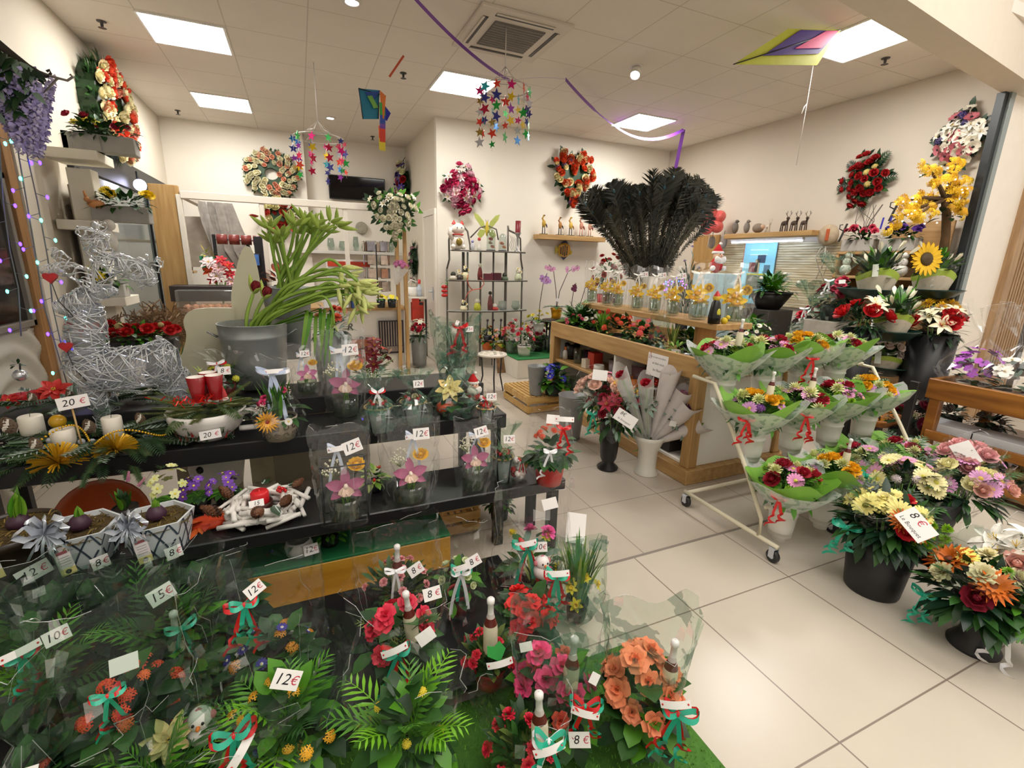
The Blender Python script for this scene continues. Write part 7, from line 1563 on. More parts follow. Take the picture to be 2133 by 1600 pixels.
def yellow_gift(label,px,base_py,top,wpx,x=RX_+.02,z=RZ_+.002,bow=False,tg=False):
 p=at('x',x,px,base_py);p.z=z;H=zt(p,top)-z;w_=wid(p,wpx);t=thing('yellow_gift_vase',label,'gift vase',p,0,'yellow orchid gift vases on the riser');nrm=to_cam(p);yaw=atan2(nrm.y,nrm.x)+pi/2;side=V((-nrm.y,nrm.x,0));nr=(nrm+V((0,0,.25))).normalized();lp=lambda x_,z_,d:side*x_+nrm*d+V((0,0,z_))
 a=MB();r=w_*.3;a.lathe([(r*.85,.003),(r,.02),(r,H*.33),(r*.95,H*.33),(r*.8,.02),(.001,.015)],glass(),18);ob('glass_vase',a,t);a=MB()
 for i in range(5):a.tube([(r*.4*cos(i*2),r*.4*sin(i*2),.015),(r*.3*sin(i),r*.3*cos(i),H*.5)],.003,GREEN['stem'],4)
 for i in range(14):a.ball((r*.6*cos(i*2.4)*sqrt(i/14),r*.6*sin(i*2.4)*sqrt(i/14),.025),.012,mat('#d9d2c4',.5),5,4)
 ob('stems',a,t)
 for i,(dx,dz) in enumerate(((-.2,.42),(.02,.36),(-.05,.5))):o_=bloom(t,'orchid','orchid','#f4c916',(0,0,0),nr,1,'#e8a81a');o_.matrix_local=facing(lp(dx*w_,dz*H,.03),nr,R.uniform(-.4,.4))@Matrix.Scale(.3*w_,4)
 bloom(t,'rose','rose','#f6cf1c',lp(.24*w_,.55*H,.01),nr,.17*w_)
 ob('cellophane',bag_mb(H,w_*.4,w_*.47,w_*.45,'sack',FILM_SACK,seed=int(px)),t,RZ(yaw),'clear cellophane sack')
 ob('ribbon',bow_mb(H*(.5 if bow else .36),[mat('#f4efe6',.4,vary=0)],2,False,int(px)),t,T(*lp(-.05*w_,H*.8,.03))@RZ(yaw))
 if tg:price(t,'12',lp(.22*w_,H*.82,.03),nr,.07,.045,.15)
ORD=['first','second','third','fourth','fifth','sixth','seventh','last']
for i,(px,b_,tp_,w_) in enumerate(((1232,628,545,34),(1264,636,548,36),(1286,638,550,36),(1326,645,555,40),(1362,652,556,40),(1400,660,556,44),(1452,668,545,62))):
 yellow_gift('clear sack of yellow orchids, %s from the far end of the riser row'%ORD[i] if i<6 else 'clear sack of yellow orchids with a big white bow at the near riser end',px,b_,tp_,w_,bow=i==6,tg=i in (3,4,5))
yellow_gift('clear sack of yellow orchids standing alone right of the black penguin-like bottle figure',1530,660,545,66,X0+.62,RZ_-.02)
p=at('x',RX_-.05,1487,668);p.z=RZ_+.002;h=zt(p,605)-p.z;a=MB();a.lathe([(.001,0),(.042,0),(.045,h*.2),(.03,h*.62),(.018,h*.72)],mat('#121214',.35,vary=0),14);b=MB();b.ball((0,0,h*.78),.028,mat('#d9b83a',.5),8,6);b.lathe([(.026,h*.83),(.001,h*1.0)],mat('#b8201f',.5),8);c=MB();c.ball((0,-.034,h*.3),.02,mat('#c9c23a',.5),8,6,(1,.4,2));fig('bottle_figure','black upright bottle figure with red cap on the riser end',p,[('body',a),('head',b),('label_patch',c)])
a=MB();a.ball((0,0,.02),.025,mat('#e2c32a',.6),8,6);a.ball((.02,-.01,.045),.016,mat('#e2c32a',.6),8,6);solo('chick_ornament',a,'tiny yellow chick ornament at the riser end','ornament',p+V((.07,-.03,0)))
# ================================================================== peacock feathers in a tall vase behind the riser
FB=at('y',4.6,1350,560);FB=V((FB.x,4.6,.0));fz=at('y',4.6,1350,575).z
t=thing('feather_vase','tall pale vase holding the peacock feathers behind the yellow gift row','vase',FB);a=MB();a.lathe([(.001,fz-.62),(.12,fz-.62),(.1,fz-.3),(.13,fz),(.12,fz),(.09,fz-.3)],mat('#c9c2b4',.4),20);ob('vase_body',a,t);a=MB();a.lathe([(.2,0),(.2,fz-.62),(.001,fz-.62)],mat('#c9bfae',.6),20);ob('pedestal',a,t)
FTH=[mat('#20231a',.7,vary=.2,scale=20),mat('#2d2c20',.7,vary=.2,scale=20),mat('#3d3828',.8,vary=.2)];EYEM=mat('#1a3f4a',.3,.2,vary=.1)
def feather_mesh(seed,L,bend):
 q=random.Random(seed);a=MB();n=22;pts=[]
 for i in range(n+1):u=i/n;pts.append(V((bend*u*u,0,L*u)))
 a.tube(pts,[.0032*(1-.7*i/n) for i in range(n+1)],mat('#5f543c',.6,vary=.1),4)
 vs,fs,v2,f2=[],[],[],[]
 for k in range(300):
  u=.2+.8*(k/299)**.75;i=min(int(u*n),n-1);c=pts[i].lerp(pts[i+1],u*n-i);sd=1 if k%2 else -1
  tip=u>.8;l=(.075+.04*sin(u*9)) if not tip else .1*sin(pi*(.18+.8*(u-.8)/.2))+.03;an=q.gauss(0,.35)
  d=V((sd*cos(an)*(.75 if not tip else .8),sin(an),.75 if not tip else .55)).normalized();A,B_=(vs,fs) if not tip else (v2,f2);w=.0032 if not tip else .006;j=len(A);s=V((0,0,w))
  m_=c+d*l*.6+V((0,0,.0));e_=c+d*l+V((0,0,-.02*(not tip)));A += [c-s,c+s,m_+s*.8,m_-s*.8,e_];B_ += [(j,j+1,j+2,j+3),(j+3,j+2,j+4)]
 a.add(vs,fs,FTH[seed%3],False);a.add(v2,f2,FTH[(seed+1)%2],False);a.ball((bend*.88,-.004,L*.935),.014,EYEM,8,5,(1,.2,1.4));return a.mesh('feather')
FM=[feather_mesh(i,1.0,(i-2)*.05) for i in range(5)];q=random.Random(31)
spots=[]
for i in range(52):
 u=i/51;px=1232+255*u+q.uniform(-12,12);py=402-42*sin(pi*min(1,max(0,(u-.15)/.8)))+q.uniform(-14,34)+(22 if .36<u<.46 else 0);spots.append((px,py))
for i,(px,py) in enumerate(spots):
 y=4.6+q.uniform(-.22,.22);tip=at('y',y,px,py);b=FB+V((q.uniform(-.05,.05),q.uniform(-.05,.05),fz-.25));d=tip-b;L=d.length
 o_=ob('peacock_feather',FM[i%5],None,Matrix.Translation(b)@V((0,0,1)).rotation_difference(d.normalized()).to_matrix().to_4x4()@RZ(q.uniform(-.6,.6))@Matrix.Scale(L,4));tag(o_,'dark peacock feather fanned out in the tall vase behind the riser','feather','peacock feathers')
p=at('y',5.2,1266,580);t=thing('rose_tree','small green tree ball dotted with red roses left of the peacock feathers','plant',(p.x,5.2,0));a=MB();a.lathe([(.001,p.z-.45),(.1,p.z-.45),(.13,p.z-.2),(.12,p.z-.2)],mat('#b01f22',.4),18);a.lathe([(.15,0),(.15,p.z-.45),(.001,p.z-.45)],mat('#c9bfae',.6),18);ob('pot',a,t);a=MB();leaves(a,(0,0,p.z),(.2,.2,.3),150,.07,.03,[GREEN['leaf'],GREEN['dark'],GREEN['fresh']],lo=0,hi=2.2);ob('foliage',a,t)
for d in dome(18,0,1.8):bloom(t,'rose','rose','#b8201f',V((d.x*.21,d.y*.21,p.z+d.z*.3)),(d+V((0,-.3,0))).normalized(),.038)
ob('white_bow',bow_mb(.2,[WHITE],2,False,3),t,T(-.02,-.2,p.z-.1))
p=at('y',5.3,1432,600);potted('conifer_pot','dark loose conifer with lilac tips behind the riser row','plant',(p.x,5.3,.55),zt((p.x,5.3,0),505)-.55,.5,(.12,.1,.2,CHAR),[('up',160,.16,.02,('deep','dark','grey')),('blades',40,.5,.012,('deep','grey'))],[('lilac_tip','cluster','#5a4a9a',7,.035)])
a=MB();a.box((0,0,0),(.5,.4,.55),mat('#b9b2a6',.6));solo('plinth_block',a,'pale plinth block under the dark conifer','plinth',(p.x,5.3,.275))
p=at('y',4.9,1490,568);t=thing('plush_figure','sitting plush bearded figure in red hat and gloves behind the riser row','plush toy',p+V((0,0,.0)));plush(t,1.95)
a=MB();zz=p.z-.01;a.box((0,0,zz/2),(.42,.36,zz),mat('#bcd3d6',.5));solo('plinth_block',a,'pale blue plinth block under the sitting plush figure','plinth',(p.x,4.9,0))
t=thing('fibre_optic_tree','glowing violet and blue fibre optic flower tree behind the riser row','lamp',at('y',4.75,1408,600));a=MB();q=random.Random(3)
for i in range(60):d=V((q.gauss(0,1),q.gauss(0,.6),abs(q.gauss(0,1)))).normalized();a.tube([(0,0,-.1),d*.15],.0018,CHAR,3)
ob('fibres',a,t)
for i in range(36):d=V((q.gauss(0,1),q.gauss(0,.6),q.gauss(.3,.8))).normalized();b=MB();b.ball((0,0,0),.009,glow(['#5a3aff','#b04aff','#3a6aff'][i%3],7),6,4);ob('light_tip',b,t,T(*(d*q.uniform(.08,.17))))
XS=XR-.16
q0,q1=at('x',XS-.12,1508,490),at('x',XS-.12,1690,488);sz=(q0.z+q1.z)/2
a=MB();L_=q0.y-q1.y;a.box((0,0,0),(.28,L_,.06),WOODH);solo('wall_shelf',a,'brown wall shelf on the right wall carrying animal figures','shelf',(XR-.14,(q0.y+q1.y)/2,sz))
t=thing('tube_light','glowing bluish white tube light under the right wall shelf','lamp',(XR-.24,(q0.y+q1.y)/2,sz-.06));a=MB();a.box((0,0,0),(.05,L_*.82,.03),mat('#d5d8e6',.4));ob('housing',a,t);a=MB();a.box((-.005,0,-.022),(.035,L_*.8,.02),glow('#cfe4ff',16,False));ob('tube',a,t)
scr=wood('reed','#b09a72','#d9cdae',5,'y');py0,py1=at('x',XR-.03,1500,500).y,at('x',XR-.03,1770,500).y;zc=sz-.08;zb=at('x',XR-.03,1640,640).z
pA,pB=at('x',XR-.05,1545,560).y,at('x',XR-.05,1612,560).y
for lb,ya,yb in (('bamboo reed screen on the right wall, left of the blue poster',py0,pA),('wide pale bamboo reed screen on the right wall, right of the blue poster',pB,py1)):
 a=MB();n=26
 for k in range(n):a.box((0,0,-(zc-zb)*(k+.5)/n),(.018,abs(ya-yb),(zc-zb)/n*.9),scr,b=.003)
 solo('reed_screen',a,lb,'screen',(XR-.02,(ya+yb)/2,zc))
a=MB();zz=at('x',XR-.03,1480,560).z;a.box((0,0,0),(.03,.5,zc-zb+.1),wood('panel','#a47c44','#b98f55',3,'z'));solo('oak_board',a,'oak board panel behind the sitting plush figure','panel',(XR-.03,py0+.26,(zc+zb)/2+.08))
yc=(pA+pB)/2;hh=zc-zb;t=thing('blue_poster','tall pale blue poster picturing an oil burner under the tube light','poster',(XR-.05,yc,zc-hh/2));wd=abs(pA-pB);a=MB();a.box((0,0,0),(.01,wd,hh),mat('#8fd0e2',.4,vary=.05));a.box((-.001,wd/2-.006,0),(.012,.012,hh),mat('#c96a5a',.5));ob('sheet',a,t);a=MB();f=mat('#d9eef2',.5,vary=0)
for z_,w2 in ((hh*.3,.55),(hh*.38,.55)):a.box((-.008,0,z_),(.004,wd*w2,.014),f)
a.box((-.008,-.05,hh*.24),(.004,.12,.1),mat('#3f4f66',.5));a.box((-.008,.06,hh*.1),(.004,.14,.13),mat('#6a1f2a',.5,vary=0));a.box((-.008,.0,hh*.12),(.004,.07,.18),mat('#b3a37f',.5));a.box((-.008,0,-.01),(.004,wd*.6,.02),mat('#c9c24a',.5));a.box((-.008,.02,-hh*.14),(.004,wd*.5,hh*.22),mat('#7f8474',.5,vary=.2,scale=12));a.box((-.008,-.15,hh*.08),(.004,.09,.1),mat('#5f7f8f',.5,vary=.2));ob('printed_picture',a,t)
t=thing('flower_balloon','coral red flower-shaped balloon near the wall shelf','balloon',at('x',XR-.3,1482,460));B_=mat('#ef6a66',.25,vary=.04);k=depth(at('x',XR-.3,1482,460))/FPX
for i in range(5):an=pi/2+i*2*pi/5+.2;a=MB();a.ball((0,0,0),13*k,B_,14,10,(1,.9,1.15));ob('balloon_petal',a,t,facing((0,0,0),(-.5,-.8,0))@T(15*k*cos(an),15*k*sin(an),0)@RZ(an-pi/2)@RX(pi/2))
a=MB();a.ball((0,0,0),8*k,B_,10,8);a.tube([(0,0,-20*k),(0,.01,-55*k)],.006,mat('#ddd5cc',.5),5);ob('centre',a,t)
def shelf_animal(px,base,top,col,label,kind,name='animal_figure',grp=None):
 p=at('x',XR-.15,px,base);p.z=sz+.032;h=zt(p,top)-p.z;m_=mat(col,.7,vary=.15,scale=20);t=thing(name,label,'figurine',p,0,grp)
 if kind=='deer':
  a=MB();a.ball((0,0,h*.42),h*.12,m_,10,7,(1,1.5,1));ob('body',a,t)
  for sx in (-1,1):
   for sy in (-1,1):b=MB();b.tube([(sx*h*.06,sy*h*.12,h*.4),(sx*h*.07,sy*h*.14,0)],h*.03,m_,5);ob('leg',b,t)
  b=MB();b.tube([(0,-h*.12,h*.46),(0,-h*.16,h*.62)],h*.06,m_,6);b.ball((-h*.03,-h*.18,h*.65),h*.07,m_,8,6,(1.5,1,1));ob('head',b,t);b=MB()
  for s in (-1,1):b.tube([(0,-h*.17+s*h*.03,h*.7),(0,-h*.17+s*h*.12,h*.82),(0,-h*.17+s*h*.08,h*1.0)],h*.014,m_,4);b.tube([(0,-h*.17+s*h*.11,h*.8),(0,-h*.17+s*h*.18,h*.93)],h*.012,m_,4)
  ob('antlers',b,t)
 elif kind=='bird':a=MB();a.ball((0,0,h*.45),h*.2,m_,10,7,(1,1.2,2));ob('body',a,t);b=MB();b.ball((0,-h*.08,h*.88),h*.13,m_,8,6);b.lathe([(h*.04,0),(.001,h*.15)],CHAR,6,T(0,-h*.2,h*.86)@RX(pi/2));ob('head',b,t)
 else:a=MB();a.ball((0,0,h*.45),h*.42,m_,12,8,(1,1.25,1));ob('body',a,t);b=MB();b.ball((0,-h*.45,h*.55),h*.22,mat('#c9a88f',.7),8,6);ob('head',b,t)
for i,px in enumerate((1632,1652,1672)):shelf_animal(px,480,440,'#4a3a30',('dark twig reindeer figure, left one of three on the right wall shelf','dark twig reindeer figure, middle one of three on the right wall shelf','dark twig reindeer figure, right one of three on the right wall shelf')[i],'deer','reindeer_figure','dark twig reindeer')
shelf_animal(1530,486,458,'#6f675f','grey brown upright bird figure at the left of the right wall shelf','bird');shelf_animal(1554,484,458,'#7a726a','taller grey bird figure second on the right wall shelf','bird');shelf_animal(1578,483,462,'#8a7a6c','round hedgehog-like figure on the right wall shelf','hog');shelf_animal(1598,482,455,'#cfc2b2','pale thin deer figure between the round figure and the dark reindeer','deer')
for px,lb in ((1483,'grey heart-shaped hanging ornament under the flower balloon'),(1507,'grey hanging bird ornament left of the tube light')):a=MB();a.ball((0,0,0),.06,mat('#8f857c',.7,vary=.1),10,7,(.5,1,1.5));a.tube([(0,0,.08),(0,0,.16)],.004,CHAR,4);solo('hanging_ornament',a,lb,'ornament',at('x',XR-.2,px,505))
p=at('y',4.6,1650,620);t=thing('iron_bench','dark curved iron bench back in front of the reed screen','bench',(p.x,4.6,0));o=V((p.x,4.6,0));e=lambda px,py:at('y',4.6,px,py)-o;a=MB();a.tube([e(1630,690),e(1634,600),e(1650,596)],.014,CHAR,6);a.tube([e(1640,600),e(1655,596),e(1672,592),e(1690,600),e(1704,608),e(1700,690)],.008,CHAR,5)
for px in (1652,1662,1672,1682,1692):a.tube([e(px,600),e(px-2,690)],.005,CHAR,4)
a.tube([e(1630,632),e(1705,634)],.007,CHAR,5);ob('back_frame',a,t);a=MB();z0=e(1660,672).z;a.box((0,-.15,z0),(.8,.36,.03),CHAR);ob('seat',a,t)
for sx in (-.36,.36):
 for sy in (-.3,.0):a=MB();a.box((sx,sy,z0/2),(.025,.025,z0),CHAR);ob('leg',a,t)
p=at('y',3.95,1600,640);zz=at('y',3.95,1600,626).z
t=potted('fern_bowl','dark bowl planted with bright ferns in front of the blue poster','plant',(p.x,3.95,zz-.1),.48,.6,(.24,.12,.2,mat('#1f1c1a',.5)),[('fern',18,.24,.1,('fresh','bright','leaf')),('dome',70,.1,.04,('leaf','dark','fresh'))],[('snowberry','berry','#e8e2d6',3,.022)]);a=MB();a.box((0,0,(zz-.1)/2),(.4,.36,zz-.1),mat('#4a4540',.6));solo('plinth_block',a,'dark plinth under the fern bowl','plinth',(p.x,3.95,0))
p=at('y',3.5,1560,680);potted('ivy_pot','big bright ivy behind the near end of the riser','plant',(p.x,3.5,.55),zt((p.x,3.5,0),640)-.55,.62,(.14,.1,.2,BLACKPOT),[('dome',130,.1,.08,('fresh','leaf','dark'))]);a=MB();a.box((0,0,.275),(.4,.4,.55),mat('#cfc8bb',.6));solo('plinth_block',a,'pale plinth under the bright ivy','plinth',(p.x,3.5,0))
p=at('y',3.0,1572,690);potted('white_bloom_pot','pot of tiny white flowers between ivy and the top row of bouquets','plant',(p.x,3.0,.7),.38,.36,(.1,.08,.14,CHAR),[('dome',80,.07,.03,('leaf','fresh'))],[('flower','daisy','#efeade',12,.022)]);a=MB();a.box((0,0,.35),(.3,.3,.7),mat('#cfc8bb',.6));solo('plinth_block',a,'pale plinth under the tiny white flowers','plinth',(p.x,3.0,0))
for px,py,y,col,lb in ((1690,648,3.4,'#c01f35','wrapped red cyclamen with white tag left of the green stand'),(1742,590,3.15,'#c43a55','wrapped dark arrangement with red flowers below the straw mask')):
 p=at('y',y,px,py+20);z0=p.z-.28;H=zt(p,py-60)-z0
 potted('wrapped_arrangement',lb,'wrapped plant',(p.x,y,z0),H*.66,.38,(.12,.09,.16,CHAR),[('dome',60,.1,.045,('deep','dark','leaf'))],[('flower','begonia',col,9,.05)],bag=('tied',H,.12,.22,.16,FILM_GREEN),tag_=('',.03,H*.6,.18,.1),rib=([WHITE],-.08,H*.6,.18,.2));a=MB();a.box((0,0,z0/2),(.34,.34,z0),mat('#cfc6ba',.6));solo('plinth_block',a,'pale plinth under the '+lb.split(' with')[0],'plinth',(p.x,y,0))
t=thing('straw_mask','round straw mask-like ornament with orange stripe at the end of the reed screen','ornament',at('x',XR-.12,1725,490));a=MB();a.ball((0,0,0),.12,mat('#b09c82',.8,vary=.2),14,10,(.5,1,1));ob('body',a,t);a=MB();a.box((-.06,-.03,.0),(.02,.035,.13),mat('#b8562a',.6));ob('stripe',a,t);a=MB()
for i in range(5):a.tube([(0,.05*sin(i),-.1),(-.02,.1*sin(i*2),-.25),(0,.12*sin(i*3),-.38-.04*i)],.004,mat('#dcd5c8',.7),4)
ob('raffia_tails',a,t)
XW=5.47;wy0,wy1=at('x',XW,1752,525).y,at('x',XW,1950,525).y;zt_,zb2=at('x',XW,1850,488).z,at('x',XW,1850,527).z;z1=at('x',XW,1850,580).z;wyc,wx=(wy0+wy1)/2,wy0-wy1
t=thing('wooden_plant_rack','light wooden two-level plant rack at the right wall','rack',(XW+.08,wyc,0))
for nm,c,d in (('back_board',(.13,-wx*.2,zt_-.05),(.025,wx*.6,.34)),('upper_shelf',(0,0,zb2),(.3,wx,.03)),('lower_shelf',(0,.0,z1),(.32,wx,.03)),('side',(.0,-wx/2+.012,zb2/2),(.3,.024,zb2)),('side',(.0,wx/2-.012,zb2/2),(.3,.024,zb2)),('rear_panel',(.145,0,zb2/2),(.015,wx,zb2))):a=MB();a.box(c,d,wood('rack_wood','#a98253','#c39c6c',3,'y'));ob(nm,a,t)
for px,lb,cs in ((1790,'grey trough of crimson silk flowers and bare twigs on the wooden plant rack',['#c4364f','#a82440']),(1872,'grey trough of purple silk flowers on the wooden plant rack',['#5a2f8c','#4a2878'])):
 p=at('x',XW,px,520);p.z=zb2+.016;tt=trough(lb,p,.32,[('silk_flower','carnation',cs[0],5,.05,None),('silk_flower','carnation',cs[1],4,.042,None)],h=.12,pm=mat('#aaa39b',.6,vary=.1),rz=-pi/2)
 if 'twigs' in lb:
  a=MB();q=random.Random(5)
  for i in range(9):a.tube([(0,0,.12),(q.uniform(-.1,.1),0,.3),(q.uniform(-.16,.16),0,.46)],.003,mat('#4f463f',.8),4)
  ob('twigs',a,tt)
for px,py,lb in ((1756,485,'dark forged iron hook bracket left of the crimson trough'),(1812,488,'short dark iron stake between the two troughs'),(1862,440,'dark forged iron hook bracket in front of the yellow tree')):
 p=at('x',XW+.1,px,py);a=MB();a.box((0,0,0),(.02,.012,.2 if 'short' not in lb else .1),mat('#2a2422',.5));a.tube([(-.01,0,.02),(-.05,0,.03),(-.06,0,.07),(-.035,0,.08)],.006,CHAR,5);solo('iron_bracket',a,lb,'bracket',M=T(*p)@RZ(-.8)@RY(.25))
def sign_num(px,py,body,h,col,lb):m_=MB();write(m_,body,h,mat(col,.5,vary=0),Matrix.Identity(4));solo('price_numerals',m_,lb,'sign',M=facing(at('x',XW-.1,px,py),(-.9,-.6,0),.1))
sign_num(1845,466,'15',.16,'#27249a','blue handwritten price numerals hanging before the yellow tree')
for px,py,lb in ((1762,555,'small white stone figure at the left of the lower rack shelf'),(1856,570,'white kneeling stone figure on the lower rack shelf, left of the pair'),(1876,570,'white kneeling stone figure on the lower rack shelf, right of the pair')):
 p=at('x',XW-.05,px,py);p.z=z1+.016;a=MB();m_=mat('#e2dbd2',.6,vary=.04);a.ball((0,0,.06),.055,m_,10,7,(1,1,1.1));a.ball((0,0,.14),.04,m_,10,7,(1,1,1.2));b=MB();b.ball((0,-.01,.21),.034,m_,10,7);b.leaf(T(.02,.03,.15)@RY(-.9),.08,.05,m_,.2,.1,3);b.leaf(T(-.02,.03,.15)@RZ(pi)@RY(-.9),.08,.05,m_,.2,.1,3);fig('stone_figure',lb,p,[('body',a),('head',b)])
YBT=2.6;p=at('y',YBT,1968,480);t=thing('yellow_blossom_tree','artificial tree with golden yellow blossom and tiny lights at the right wall','artificial tree',(p.x,YBT,0));o=V((p.x,YBT,0));e=lambda px,py,dy=0:at('y',YBT+dy*.6,px,py)-o;BK=mat('#5f4526',.8,vary=.2,scale=20);a=MB();a.tube([e(1962,545)*1+V((0,0,-.9)),e(1962,545),e(1970,490),e(1972,440),e(1968,415)],[.05,.04,.034,.034,.03],BK,8)
TIPS=[(1935,350),(1990,345),(2030,400),(2005,440),(1880,420),(1850,465),(1905,455),(1945,370),(1915,425),(2000,385)]
for k_,(px,py) in enumerate(TIPS):dy=((k_*.37)%1-.5)*.5;a.tube([e(1969,415),e((1969+px)/2,(415+py)/2-6,dy*.5),e(px,py,dy)],[.022,.013,.006],BK,6)
ob('trunk',a,t);q=random.Random(12);YB_=['#f0be14','#f5cb22','#e2aa12']
for i in range(170):
 tp_=TIPS[i%len(TIPS)];u=q.uniform(.45,1.08);px,py=1969+(tp_[0]-1969)*u+q.gauss(0,10),415+(tp_[1]-415)*u+q.gauss(0,10);dy=(((i%len(TIPS))*.37)%1-.5)*.5*u+q.uniform(-.06,.06);bloom(t,'blossom','cluster',YB_[i%3],e(px,py,dy),(q.gauss(0,.6),-.7,q.gauss(.3,.5)),q.uniform(.035,.06),'#f3dc6a')
a=MB();leaves(a,e(1970,455),(.1,.1,.1),8,.1,.05,[GREEN['dark']]);leaves(a,e(1935,362),(.08,.06,.1),8,.08,.03,[GREEN['leaf']]);ob('leaves',a,t)
for i in range(30):tp_=TIPS[i%len(TIPS)];u=q.uniform(.5,1.15);b=MB();b.ball((0,0,0),.006,glow('#fff4d8',8),6,4);ob('light_bulb',b,t,T(*e(1969+(tp_[0]-1969)*u+q.gauss(0,14),415+(tp_[1]-415)*u+q.gauss(0,16),-.1)))
GB=mat('#12332a',.3,vary=.08)
def bowl(label,p,r,h=.09,group='green bowls on the wire stand'):
 t=thing('green_bowl',label,'bowl',p,0,group);a=MB();a.lathe([(.001,0),(r*.55,0),(r*.75,h*.3),(r*.95,h*.85),(r*1.02,h),(r*.96,h*1.02),(r*.9,h*.85),(r*.6,h*.12),(.001,h*.12)],GB,30);ob('bowl_body',a,t);return t
SB=[]
for px,py,y,r,lb in ((1812,622,2.75,.28,'dark green bowl of the upper tier, left one'),(1925,622,2.6,.28,'dark green bowl of the upper tier, right one'),(1845,708,2.35,.22,'dark green bowl of the middle tier'),(1835,778,2.5,.26,'dark green bowl of the lowest tier, mostly hidden')):
 p=at('y',y,px,py);bowl(lb+' on the wire stand',p,r);SB.append(p)
t=thing('wire_stand','white wire stand carrying the dark green bowls','stand',(SB[2].x+.06,2.5,0));a=MB();o=V((SB[2].x+.06,2.5,0));WR=mat('#dfdcd6',.4,vary=0);a.tube([(0,0,0),(0,0,SB[0].z+.05)],.02,WR,8);ob('column',a,t)
for p in SB:a=MB();a.tube([(0,0,p.z-.06),(p.x-o.x,p.y-o.y,p.z-.012)],.011,WR,6);ob('arm',a,t)
for k in range(4):a=MB();an=k*pi/2+.4;a.tube([(0,0,.05),(.4*cos(an),.4*sin(an),.015)],.014,WR,6);ob('foot',a,t)
def lily_sleeve(label,p,h,r,tag_=True,extra=(),papc='#a9c24a'):
 t=thing('lily_bunch',label,'bouquet',p,0,'white lily bunches in the green bowls');a=MB();leaves(a,(0,0,h*.2),(r*.8,r*.8,h*.6),110,.17,.05,[GREEN['leaf'],GREEN['dark'],GREEN['fresh']],.5,0,1.1,.2,-.5);ob('foliage',a,t)
 for i,d in enumerate(dome(8,.0,1.1,.5)):bloom(t,'lily_bud','spathe','#efead2',V((d.x*r*1.1,d.y*r*1.1,h*(.55+.3*R.random()))),(d.x*1.1,d.y*1.1,1),.048,'#d9cf8a')
 for nm,kd,c,n,s in extra:
  for d in dome(n,.1,.9,.5):bloom(t,nm,kd,c,V((d.x*r*1.2,d.y*r*1.2,h*(.5+.35*d.z))),(d+V((0,-.6,.2))).normalized(),s)
 a=MB();vs,fs=[],[]
 for j in range(5):
  for i in range(20):an=2*pi*i/20;rr=r*(.55+.28*j/4);vs.append((rr*cos(an),rr*sin(an),h*.42*j/4*(1+.2*sin(an*2))))
 for j in range(4):
  for i in range(20):k=(i+1)%20;fs.append((j*20+i,j*20+k,(j+1)*20+k,(j+1)*20+i))
 a.add(vs[:80],fs[:60],mat('#cfc4ae',.6,vary=.05),True);a.add(vs[60:],[tuple(x-60 for x in f) for f in fs[60:]],mat(papc,.6,vary=.05),True);ob('paper_sleeve',a,t);nrm=to_cam(p);yaw=atan2(nrm.y,nrm.x)+pi/2
 ob('cellophane',bag_mb(h*.72,r*.6,r*.8,r*1.0,'cone',FILM,seed=int(p[0]*99)),t,None,'clear cellophane wrapping')
 if tag_:c=card_mb(.045,.11,None,m=mat('#c9cfc0',.6,vary=0));ob('care_tag',c,t,facing(nrm*r*.7+V((-.04,0,h*.45)),nrm+V((0,0,.2)),.1),'grey white care tag')
 return t
up=lambda i,dx=0,dz=.03:SB[i]+V((dx,-.02,dz))
lily_sleeve('white lily bunch with care tag in the upper left green bowl',up(0),.5,.2);lily_sleeve('white lily bunch in the upper right green bowl, beside the sunflower',up(1,.02),.5,.2,False);lily_sleeve('white lily bunch with care tag in the middle green bowl',up(2),.42,.17);lily_sleeve('white lily and pale rose bunch low at the left under the middle bowl',up(3,-.1),.34,.2,True,[('rose','rose','#e2cfc0',6,.045)])
p=at('y',2.5,1928,540);t=thing('silk_sunflower','large yellow silk sunflower above the upper right bowl','flower',p);b=bloom(t,'flower_head','sunflower','#f0c01c',(0,0,0),(-.35,-1,.15),.15,'#4a3a1a');a=MB();a.tube([(0,0,0),(.02,.04,-.3)],.008,GREEN['stem'],6);ob('stem',a,t)
for px,py,y,lb,n in ((1795,655,2.4,'red roses and white lilies bunch left of the middle green bowl',4),(1945,670,2.2,'red roses and white lilies bunch in a black bucket right of the middle green bowl',8)):
 p=at('y',y,px,py+25);bouquet('rose_lily_bouquet',lb,p,.42 if n>4 else .34,.2,[('rose','rose','#c4141a',n,.075),('lily','lily','#efe6c4',n,.075)],fol=('deep','dark'),nleaf=70,wrap=film_wrap() if n>4 else None)
 if n>4:a=MB();a.lathe([(.001,0),(.14,0),(.17,p.z),(.16,p.z),(.13,.02)],BLACKPOT,24);solo('black_bucket',a,'tall black bucket under the red rose and lily bunch','bucket',(p.x,p.y,0))
 else:a=MB();a.lathe([(.001,0),(.09,0),(.12,p.z-.02),(.11,p.z-.02),(.09,.02)],BLACKPOT,24);solo('black_bucket',a,'black bucket mostly hidden behind the bouquet rack','bucket',(p.x,p.y,0))
p=at('y',2.45,1950,648);t=thing('yellow_mum_bunch','yellow chrysanthemum bunch behind the red roses','bouquet',p);a=MB();leaves(a,(0,0,-.05),(.2,.15,.12),40,.08,.03,[GREEN['dark'],GREEN['leaf']]);ob('foliage',a,t)
for d in dome(11,0,1.2):bloom(t,'mum','mum','#e6b81a',V((d.x*.19,d.y*.14,d.z*.08)),d,.055)
